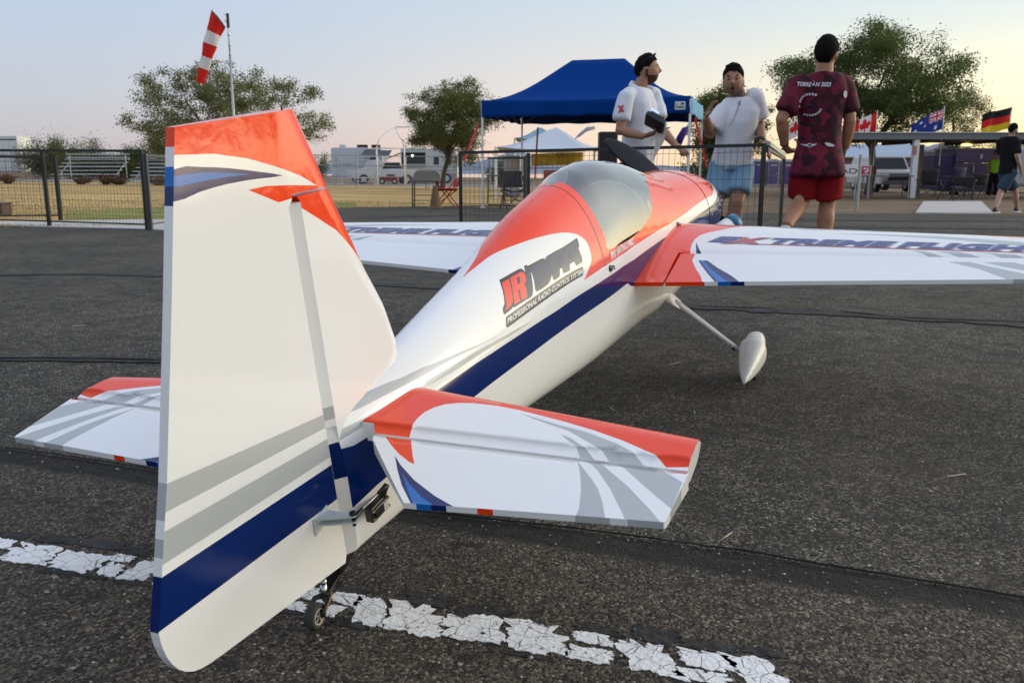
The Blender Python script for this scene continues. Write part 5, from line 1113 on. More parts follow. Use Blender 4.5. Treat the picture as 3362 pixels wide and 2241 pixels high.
# ---------------- man in the white T-shirt (talking, one hand raised)
def man_white():
    Y0 = 7.05; base = gx(2412, Y0); root = person('man in white T-shirt and light blue shorts gesturing with his mouth open', base)
    J = lambda px, py, dy=0.: at(px, py, Y0+dy)-base
    SK = skinmat('skin_olive', (.34, .175, .105)); STB = mat('stubble_dark_skin', (.15, .085, .06), .7)
    f = Vector((-.10, -1, 0)).normalized(); lat = Vector((-f.y, f.x, 0))   # lat = his left = image right
    hip = J(2400, 545, .05); neck = J(2428, 322, .03); hd = J(2408, 266, -.02); M = axes((-.30, -.95, 0), -.05, .05); k = .97
    Rs, Re, Rw = J(2375, 362, -.02), J(2330, 440, -.06), J(2318, 386, -.20); Ls, Le, Lw = J(2478, 318, .0), J(2492, 405, .05), J(2500, 466, -.12)
    mb = MB(); torso(mb, hip, neck, lat, f, k*.97); mb.tube([neck-(neck-hip)*.06, neck.lerp(hd, .5), hd+Vector((0, 0, -.06))], [.064, .060, .055], 14); head(mb, hd, M, 1.0)
    limb(mb, Rs, Re, Rw, (.056, .050, .043, .044, .028), k); limb(mb, Ls, Le, Lw, (.056, .050, .043, .044, .028), k)
    hand(mb, Rw, J(2334, 345, -.24)-Rw, Vector((.9, -.3, -.1)), .98, curls=[.10, .35, .5, .6], spread=.30, side=-1); hand(mb, Lw, J(2522, 494, -.16)-Lw, Vector((-.2, .0, -1)), .98, curl=.45, side=1)
    knR, anR = J(2352, 668, -.04), J(2362, 770, .10); knL, anL = J(2418, 662, -.10), J(2398, 742, -.02); anR.z = .09; anL.z = .09
    for h_, kn, an in ((hip-lat*.085+Vector((0, 0, -.03)), knR, anR), (hip+lat*.085+Vector((0, 0, -.03)), knL, anL)): limb(mb, h_, kn, an, (.088, .078, .058, .061, .037), k, 14); mb.ell(an+f*.05+Vector((0, 0, -.045)), (.045, .09, .035), 10, 8)
    b = fuse(mb, 'body', [SK, STB, HAIR], root, .0065, 2)
    shade_head(b, hd, M, 1.0, lambda q: 1 if (q.z < -.048 and q.x > .0 and q.z > -.125) and not (abs(q.y) < .022 and -.070 < q.z < -.045 and q.x > .08) else None)
    hairdo(b, hd, M, 1.0, front=.50, side=.10, nape=-.35, thick=.013, top=.008)
    for s in (1, -1): part_eye(b, hd, M, 1.0, s*.031, .010, .078, .6); part_brow(b, hd, M, 1.0, s*.031, .036, .019, 1.2)
    mb = MB(); mb.ell(hd+M @ Vector((.088, 0, -.058)), (.012, .019, .015), 12, 8, rot=M); mb.obj('mouth', mat('mouth_dark', (.035, .008, .008), .5), b, True)
    mb = MB(); mb.tube([hd+M @ Vector((.094, .021*math.cos(a), -.058+.017*math.sin(a))) for a in np.linspace(0, 2*math.pi, 15)], .0042, 6); mb.obj('lips', mat('lips', (.26, .095, .075), .5), b, True)
    mb = MB()
    for s in (1, -1): mb.ell(hd+M @ Vector((.050, s*.032, .112)), (.020, .026, .006), 10, 6, rot=M @ Matrix.Rotation(-.5, 3, 'Y'))
    mb.obj('sunglasses', GLS, b, True)
    WT = fabric('tee_white', (.70, .70, .74)); mb = MB(); torso(mb, hip, neck, lat, f, k, .014, rows=[(-.13, .190, .130), (.0, .172, .126), (.12, .168, .122), (.28, .160, .116), (.45, .162, .118), (.64, .180, .124), (.80, .188, .116), (.90, .165, .095), (.985, .088, .075)])
    for S_, E_2 in ((Rs, Re), (Ls, Le)): mb.tube([S_+(neck-S_)*.35, S_, S_.lerp(E_2, .35), S_.lerp(E_2, .78)], [.050, .056, .062, .072], 14); mb.ell(S_, (.053, .053, .052), 12, 10)
    sh = fuse(mb, 'tee_shirt', WT, b, .009, 14, wrinkle(.013, 8))
    tr = BVHTree.FromPolygons([v.co for v in sh.data.vertices], [tuple(p.vertices) for p in sh.data.polygons]); x = lambda px, py: (J(px, py).x, J(px, py).z)
    P = [x(2424, 331), x(2415, 336), x(2413, 344), x(2420, 350), x(2417, 341), x(2420, 334)]; P2_ = [x(2418, 338), x(2420, 338), x(2402, 384), x(2400, 384)]; P3_ = [x(2402, 384), x(2400, 384), x(2382, 416), x(2383, 417)]
    proj_shapes('chest_print', [tri_poly(P, .01), tri_poly(P2_, .01), tri_poly(P3_, .01)], tr, None, mat('print_grey', (.25, .25, .32), .8), sh)
    LB = fabric('shorts_light_blue', (.20, .34, .46)); mb = MB(); torso(mb, hip, neck, lat, f, k, .014, rows=[(-.20, .14, .11), (-.05, .172, .122), (.06, .168, .12)])
    for h_, kn in ((hip-lat*.082, knR), (hip+lat*.082, knL)): mb.tube([h_+Vector((0, 0, .02)), h_.lerp(kn, .4), h_.lerp(kn, .74)], [.088, .088, .094], 16)
    so_ = fuse(mb, 'shorts', LB, b, .010, 3, wrinkle(.011, 9))
    tr = BVHTree.FromPolygons([v.co for v in so_.data.vertices], [tuple(p.vertices) for p in so_.data.polygons])
    proj_shapes('drawstring', [tri_poly([x(2374, 530), x(2376, 530), x(2375, 558), x(2372, 558)], .01), tri_poly([x(2379, 530), x(2381, 530), x(2382, 552), x(2379, 552)], .01)], tr, None, FW, so_)
    mb = MB(); w0, w1 = Le.lerp(Lw, .86), Le.lerp(Lw, .98); mb.tube([w0, w1], [.034, .033], 12); mb.obj('watch', mat('watch_black', (.01, .01, .01), .4), b, True)
    for an in (anR, anL): p = Vector((an.x, an.y, 0)); shoe(root, p-f*.05+Vector((0, 0, .012)), p+f*.20+Vector((0, 0, .012)), 1., mat('shoe_grey', (.12, .12, .13), .7), FW)
man_white()

# ---------------- man in the red printed shirt (back view, walking away)
def man_red():
    Y0 = 6.75; base = gx(2690, Y0); root = person('man in dark red printed shirt and red shorts walking away from the camera', base)
    J = lambda px, py, dy=0.: at(px, py, Y0+dy)-base
    SK = skinmat('skin_brown', (.37, .18, .105))
    f = Vector((.14, 1, 0)).normalized(); lat = Vector((-f.y, f.x, 0))   # his left = image left
    hip = J(2684, 540, .0); neck = J(2704, 238, .02); hd = J(2714, 178, .03); M = axes((.55, .84, 0), .02); k = 1.0
    Rs, Re, Rw = J(2768, 280, .02), J(2791, 395, .0), J(2776, 486, .08); Ls, Le, Lw = J(2618, 284, .0), J(2566, 392, -.05), J(2576, 478, .05)
    mb = MB(); torso(mb, hip, neck, lat, f, k); mb.tube([neck-(neck-hip)*.06, neck.lerp(hd, .5), hd+Vector((-.01, 0, -.05))], [.068, .062, .058], 14); head(mb, hd, M, 1.0)
    limb(mb, Rs, Re, Rw, (.060, .054, .045, .046, .030), k); limb(mb, Ls, Le, Lw, (.060, .054, .045, .046, .030), k)
    hand(mb, Rw, J(2766, 528, .10)-Rw, Vector((-.9, .3, 0)), 1., curl=.85, side=1); hand(mb, Lw, J(2598, 506, .10)-Lw, Vector((.6, .5, .2)), 1., curl=1.15, side=-1)
    knR, anR = J(2716, 660, .06), J(2704, 790, .04); knL, anL = J(2634, 655, .08), J(2582, 742, -.20); anR.z = .09
    hR, hL = hip-lat*.092+Vector((0, 0, -.03)), hip+lat*.092+Vector((0, 0, -.03))
    limb(mb, hR, knR, anR, (.092, .082, .060, .066, .040), k, 14); limb(mb, hL, knL, anL, (.092, .082, .060, .066, .040), k, 14)
    mb.ell(knR+(anR-knR)*.30+Vector((0, -.02, 0)), (.052, .055, .10), 12, 10); mb.ell(knL+(anL-knL)*.30+Vector((0, -.02, 0)), (.052, .055, .10), 12, 10); mb.ell(anR+f*.05+Vector((0, 0, -.045)), (.045, .09, .035), 10, 8)
    b = fuse(mb, 'body', [SK, HAIR], root, .0065, 2)
    hairdo(b, hd, M, 1.0, front=.52, side=.02, nape=-.62, thick=.018, top=.006)
    m = bpy.data.materials.new('jersey_print'); m.use_nodes = True; t = m.node_tree; bs = t.nodes['Principled BSDF']; bs.inputs['Roughness'].default_value = .75; bs.inputs['Specular IOR Level'].default_value = .25
    co = N(t, 'ShaderNodeTexCoord').outputs['Object']; mp = N(t, 'ShaderNodeMapping'); mp.inputs['Scale'].default_value = (1, .2, .8); t.links.new(co, mp.inputs[0])
    vo = N(t, 'ShaderNodeTexVoronoi', distance='CHEBYCHEV'); vo.inputs['Scale'].default_value = 16; t.links.new(mp.outputs[0], vo.inputs['Vector']); no_ = N(t, 'ShaderNodeTexNoise'); no_.inputs['Scale'].default_value = 9; no_.inputs['Detail'].default_value = 7; t.links.new(co, no_.inputs['Vector'])
    sc_ = N(t, 'ShaderNodeSeparateColor'); t.links.new(vo.outputs['Color'], sc_.inputs[0]); v_ = mathn(t, 'ADD', mathn(t, 'MULTIPLY', sc_.outputs[0], .55), mathn(t, 'MULTIPLY', no_.outputs[0], .62))
    t.links.new(ramp(t, v_, [(.30, (.020, .003, .007)), (.52, (.045, .004, .011)), (.64, (.085, .005, .018)), (.84, (.15, .008, .028))], 'LINEAR'), bs.inputs['Base Color'])
    mb = MB(); torso(mb, hip, neck, lat, f, k, .016, rows=[(-.12, .222, .150), (.06, .196, .138), (.18, .170, .122), (.32, .164, .118), (.48, .166, .120), (.66, .186, .126), (.80, .194, .118), (.90, .170, .098), (.98, .092, .078)])
    for S_, E_2 in ((Rs, Re), (Ls, Le)): mb.tube([S_+(neck-S_)*.35, S_, S_.lerp(E_2, .30), S_.lerp(E_2, .74)], [.058, .066, .068, .074], 14); mb.ell(S_, (.064, .062, .060), 12, 10)
    sh = fuse(mb, 'printed_shirt', m, b, .009, 12, wrinkle(.012, 8))
    tr = BVHTree.FromPolygons([v.co for v in sh.data.vertices], [tuple(p.vertices) for p in sh.data.polygons]); x = lambda px, py: (J(px, py, -.12).x, J(px, py, -.12).z)
    PWm = mat('print_white', (.60, .58, .60), .8); polys = []
    polys.append(text_quad('TORREÓN 2023', [x(2622, 282), x(2729, 285), x(2731, 266), x(2623, 264)], .035, .25))
    proj_shapes('lettering', polys, tr, None, PWm, sh)
    cx_, cy_ = 2666, 345; pol = []
    for i in range(11):   # arched line of small letters
        a = R(205-i*13.5); a2 = R(205-i*13.5-9); r0, r1 = 33, 41
        if i == 2: continue
        pol.append(tri_poly([x(cx_+r0*math.cos(a), cy_-r0*math.sin(a)), x(cx_+r1*math.cos(a), cy_-r1*math.sin(a)), x(cx_+r1*math.cos(a2), cy_-r1*math.sin(a2)), x(cx_+r0*math.cos(a2), cy_-r0*math.sin(a2))], .02))
    circ = lambda r, px=cx_, py=cy_, e=1.: [x(px+r*math.cos(q), py+r*e*math.sin(q)) for q in np.linspace(0, 2*math.pi, 22)[:-1]]
    for i in range(9): a, a2 = R(225+i*13), R(225+i*13+8); pol.append(tri_poly([x(cx_+30*math.cos(a), cy_-30*math.sin(a)), x(cx_+36*math.cos(a), cy_-36*math.sin(a)), x(cx_+36*math.cos(a2), cy_-36*math.sin(a2)), x(cx_+30*math.cos(a2), cy_-30*math.sin(a2))], .02))
    pol.append(tri_poly([x(2640, 352), x(2650, 338), x(2672, 334), x(2694, 318), x(2698, 322), x(2684, 336), x(2696, 340), x(2680, 346), x(2690, 358), x(2672, 352), x(2662, 364), x(2656, 354)], .02))
    pol.append(tri_poly([x(2640, 366), x(2656, 372), x(2678, 370), x(2692, 362), x(2688, 374), x(2668, 380), x(2648, 376)], .02))
    pol.append(tri_poly(circ(8, 2779, 309, 1.5), .02))
    pol.append(tri_poly(circ(7, 2660, 477), .02)); pol.append(tri_poly([x(2638, 472), x(2654, 474), x(2654, 480), x(2646, 478)], .02)); pol.append(tri_poly([x(2666, 474), x(2682, 472), x(2674, 478), x(2666, 480)], .02))
    pol.append(tri_poly([x(2612, 474), x(2618, 468), x(2628, 466), x(2624, 474), x(2626, 484), x(2614, 486)], .02)); pol.append(tri_poly([x(2704, 470), x(2716, 468), x(2738, 476), x(2734, 482), x(2714, 480)], .02))
    for q_ in pol: proj_shapes('emblem', [q_], tr, None, PWm, sh)
    proj_shapes('emblem_detail', [tri_poly(circ(4.2, 2660, 477), .02), tri_poly([x(2655, 340), x(2672, 340), x(2668, 347), x(2654, 347)], .02)], tr, None, mat('print_navy', (.03, .02, .06), .8), sh, .012)
    RS = fabric('shorts_red', (.23, .008, .014)); mb = MB(); torso(mb, hip, neck, lat, f, k, .020, rows=[(-.22, .15, .115), (-.05, .172, .128), (.06, .168, .122)])
    for h_, kn in ((hR, knR), (hL, knL)): mb.tube([h_+Vector((0, 0, .03)), h_.lerp(kn, .45), h_.lerp(kn, .86)], [.096, .098, .100], 16)
    fuse(mb, 'shorts', RS, b, .010, 3, wrinkle(.010, 9))
    p = Vector((anR.x, anR.y, 0)); shoe(root, p-f*.05+Vector((0, 0, .012)), p+f*.21+Vector((0, 0, .012)), 1.05, mat('shoe_white', (.60, .58, .57), .6), mat('sole_coral', (.55, .16, .08), .6))
    heel = anL+Vector((-.015, -.075, -.03)); toe = Vector((anL.x+.02, anL.y+.10, .015)); shoe(root, heel, toe, 1.05, mat('shoe_white', (.60, .58, .57), .6), mat('sole_coral', (.55, .16, .08), .6), Vector((0, .8, .6)))
    ph = J(2762, 508, .05)+base; o_ = thing('phone', 'black phone carried at the hip of the man in red', 'phone', ph); boxpart('case', o_, (0, 0, 0), (.035, .075, .10), mat('phone_black', (.008, .008, .009), .3), bev=.006); boxpart('lens', o_, (.0, -.04, .02), (.018, .006, .018), GLS, bev=.002)
    mb = MB(); mb.tube([Le.lerp(Lw, .90), Le.lerp(Lw, .95)], .034, 12); mb.obj('wristband', mat('band_brown', (.06, .03, .02), .6), b, True)
man_red()

# ---------------- walker far right
def walker():
    Y0 = 17.9; base = gx(3306, Y0); root = person('man in black T-shirt and dark blue shorts walking past the concrete pad', base)
    J = lambda px, py, dy=0.: at(px, py, Y0+dy)-base
    SK = skinmat('skin_fair', (.42, .24, .17)); f = Vector((.75, .66, 0)).normalized(); lat = Vector((-f.y, f.x, 0)); k = 1.0
    hip = J(3308, 560, .0); neck = J(3318, 448, .0); hd = J(3327, 426, .0); M = axes((.9, .3, 0))
    mb = MB(); torso(mb, hip, neck, lat, f, k*.98); mb.tube([neck-(neck-hip)*.06, hd+Vector((0, 0, -.05))], [.06, .055], 12); head(mb, hd, M, 1.)
    Rs, Re, Rw = J(3336, 466, -.15), J(3338, 512, -.22), J(3352, 558, -.10); Ls, Le, Lw = J(3286, 466, .15), J(3290, 512, .25), J(3300, 550, .35)
    limb(mb, Rs, Re, Rw, (.055, .048, .042, .042, .028), k); limb(mb, Ls, Le, Lw, (.055, .048, .042, .042, .028), k); hand(mb, Rw, Vector((.3, 0, -1)), Vector((-1, .2, 0)), 1., curl=.5); hand(mb, Lw, Vector((.2, 0, -1)), Vector((1, 0, 0)), 1., curl=.5, side=-1)
    kn1, an1 = J(3286, 628, -.05), J(3268, 684, -.25); kn2, an2 = J(3332, 626, .1), J(3338, 682, .25)
    for h_, kn, an in ((hip-lat*.085, kn1, an1), (hip+lat*.085, kn2, an2)): limb(mb, h_+Vector((0, 0, -.03)), kn, an, (.086, .074, .056, .058, .036), k, 12)
    b = fuse(mb, 'body', [SK, HAIR], root, .010, 2); hairdo(b, hd, M, 1., front=.5, side=.05, nape=-.45, thick=.014); shade_head(b, hd, M, 1., lambda q: 1 if q.z < -.045 and q.x > .01 and q.z > -.125 else None)
    mb = MB(); torso(mb, hip, neck, lat, f, k, .02, rows=[(-.08, .168, .122), (.05, .165, .12), (.28, .158, .116), (.64, .180, .124), (.80, .188, .116), (.90, .16, .095), (.98, .088, .075)])
    for S_, E_2 in ((Rs, Re), (Ls, Le)): mb.tube([S_+(neck-S_)*.3, S_, S_.lerp(E_2, .8)], [.07, .076, .078], 12)
    BT = fabric('tee_black', (.010, .010, .011)); sh = fuse(mb, 'tee_shirt', BT, b, .012, 3, wrinkle(.010, 8)); tr = BVHTree.FromPolygons([v.co for v in sh.data.vertices], [tuple(p.vertices) for p in sh.data.polygons]); x = lambda px, py: (J(px, py, -.1).x, J(px, py, -.1).z)
    proj_shapes('back_print', [tri_poly([x(3284, 466), x(3300, 461), x(3302, 478), x(3288, 484)], .03)], tr, None, mat('print_teal', (.10, .17, .19), .8), sh)
    mb = MB(); torso(mb, hip, neck, lat, f, k, .02, rows=[(-.22, .14, .11), (-.05, .165, .12), (.08, .16, .115)])
    for h_, kn in ((hip-lat*.088, kn1), (hip+lat*.088, kn2)): mb.tube([h_, h_.lerp(kn, .5), h_.lerp(kn, .88)], [.10, .098, .098], 12)
    fuse(mb, 'shorts', fabric('shorts_navy', (.035, .060, .095)), b, .013, 3, wrinkle(.008, 9))
    SHB_ = mat('shoe_black', (.012, .012, .013), .6)
    for an, r_ in ((an1, .0), (an2, .05)): p = Vector((an.x, an.y, max(0, an.z-.09))); shoe(root, p-f*.06+Vector((0, 0, .012)), p+f*.20+Vector((0, 0, .012)), 1., SHB_, FW)
walker()
def worker():
    Y0 = 33; base = gx(3256, Y0); root = person('person in neon yellow vest and dark trousers standing by the container', base); J = lambda px, py: at(px, py, Y0)-base
    f = Vector((-.4, -.9, 0)).normalized(); lat = Vector((-f.y, f.x, 0)); k = .95; H_ = 1.7; hip = Vector((0, 0, .92)); neck = Vector((0, 0, 1.42)); hd = Vector((0, 0, 1.58)); M = axes(f)
    mb = MB(); torso(mb, hip, neck, lat, f, k); mb.tube([neck, hd], [.06, .055], 10); head(mb, hd, M, .98)
    for s in (1, -1): limb(mb, neck+lat*s*.19+Vector((0, 0, -.08)), neck+lat*s*.24+Vector((0, 0, -.36)), neck+lat*s*.20+f*.1+Vector((0, 0, -.58)), (.055, .05, .042, .042, .028), k); limb(mb, hip+lat*s*.09, hip+lat*s*.10+Vector((0, 0, -.45)), hip+lat*s*.11+Vector((0, 0, -.84)), (.086, .074, .056, .058, .036), k)
    b = fuse(mb, 'body', skinmat('skin_tan', (.36, .185, .115)), root, .016, 2); hairdo(b, hd, M, .98)
    mb = MB(); torso(mb, hip, neck, lat, f, k, .03, rows=[(-.05, .165, .12), (.28, .155, .116), (.64, .180, .124), (.85, .18, .11), (.95, .10, .08)]); fuse(mb, 'vest', mat('neon_vest', (.30, .62, .02), .7), b, .02, 2)
    mb = MB(); torso(mb, hip, neck, lat, f, k, .025, rows=[(-.2, .14, .11), (0, .165, .12), (.06, .16, .115)])
    for s in (1, -1): mb.tube([hip+lat*s*.09, hip+lat*s*.11+Vector((0, 0, -.86))], [.10, .07], 10)
    fuse(mb, 'trousers', fabric('trousers_black', (.012, .012, .014)), b, .02, 2)
worker()

# ---- aeroplane surfaces in its own frame: u forward, r right, w up (metres) ----
FUS = [  # u, half width, widest level, top, bottom, top power, bottom power
 (-0.045,.021,-.060, .040,-.187,2.0,6.0),
 (0.000,.040,-.060, .044,-.181,2.0,5.0),
 (0.080,.058,-.062, .052,-.182,2.0,4.4),
 (0.200,.074,-.066, .068,-.188,2.0,4.2),
 (0.360,.086,-.074, .088,-.204,2.0,4.0),
 (0.500,.096,-.084, .104,-.222,2.0,4.0),
 (0.640,.108,-.092, .126,-.242,2.0,4.0),
 (0.790,.122,-.102, .152,-.264,2.0,4.0),
 (0.920,.133,-.112, .163,-.282,2.0,4.0),
 (1.030,.140,-.120, .171,-.296,2.0,4.0),
 (1.120,.144,-.126, .180,-.307,2.0,4.0),
 (1.250,.149,-.136, .175,-.324,2.0,4.0),
 (1.400,.154,-.148, .150,-.347,2.0,3.8),
 (1.600,.163,-.162, .103,-.388,2.0,3.4),
 (1.740,.170,-.172, .058,-.412,2.1,3.2),
 (1.850,.176,-.182, .026,-.424,2.15,3.0),
 (1.940,.181,-.190, .009,-.428,2.2,2.9),
 (2.060,.188,-.200,-.010,-.430,2.25,2.7),
 (2.180,.195,-.210,-.030,-.426,2.3,2.5),
 (2.320,.201,-.218,-.052,-.420,2.2,2.3),
 (2.420,.199,-.222,-.075,-.410,2.1,2.2),
 (2.520,.183,-.226,-.104,-.388,2.0,2.0),
 (2.580,.160,-.228,-.130,-.360,2.0,2.0),
 (2.612,.134,-.230,-.158,-.330,2.0,2.0)]
def _cub(xs, ys, x):
    n=len(xs)
    if x<=xs[0]: return ys[0]
    if x>=xs[-1]: return ys[-1]
    i=bisect.bisect_right(xs,x)-1
    h=xs[i+1]-xs[i]; t=(x-xs[i])/h
    def sl(k):
        if k==0: return (ys[1]-ys[0])/(xs[1]-xs[0])
        if k==n-1: return (ys[-1]-ys[-2])/(xs[-1]-xs[-2])
        a=(ys[k]-ys[k-1])/(xs[k]-xs[k-1]); b=(ys[k+1]-ys[k])/(xs[k+1]-xs[k])
        if a*b<=0: return 0.0
        w1=xs[k+1]-xs[k]; w0=xs[k]-xs[k-1]
        return (a*w1+b*w0)/(w0+w1)
    m0,m1=sl(i),sl(i+1)
    return (2*t**3-3*t*t+1)*ys[i]+(t**3-2*t*t+t)*h*m0+(3*t*t-2*t**3)*ys[i+1]+(t**3-t*t)*h*m1
_FX=[s[0] for s in FUS]
def fus_par(u): return [_cub(_FX,[s[k] for s in FUS],u) for k in range(1,7)]
_fpc={}
def fus(u,a):
    """right half of the hull: a=-90 keel .. 0 widest .. 90 top -> (r,w)"""
    k=round(u,5)
    if k not in _fpc: _fpc[k]=fus_par(k)
    b,wm,zt,zb,nt,nb=_fpc[k]
    A=math.radians(a); c=max(math.cos(A),0.0); s=math.sin(A)
    if a>=0: return b*c**(2/nt), wm+(zt-wm)*abs(s)**(2/nt)
    return b*c**(2/nb), wm-(wm-zb)*abs(s)**(2/nb)
W0=-0.149
def foil(x,t):
    """half thickness of a symmetric section, x from 0 (nose) to 1 (tail)"""
    x=min(max(x,0.0),1.0)
    return 5*t*(.2969*math.sqrt(x)-.126*x-.3516*x*x+.2843*x**3-.1015*x**4)
def wing_le(r): return 1.8345-.0671*r
def wing_te(r): return 1.1797+.1689*r
WING_T=.125
TE_H=.0055
def wing_z(u,r):
    le,te=wing_le(r),wing_te(r); c=le-te; x=(le-u)/c
    return W0+max(foil(x,WING_T)*c, TE_H if x>.5 else 0)*1.0
def ail_u(r): return wing_te(r)+(.236-.075*r)          # hinge line of the aileron
STAB_T=.024
def stab_le(r): return .163-.163*r
def stab_z(u,r):
    le=stab_le(r); x=(le-u)/(le+.004); x=min(max(x,0),1)
    return .0165*min(1.0,math.sqrt(max(0.0,1-(1-x/0.35)**2)) if x<.35 else 1.0)

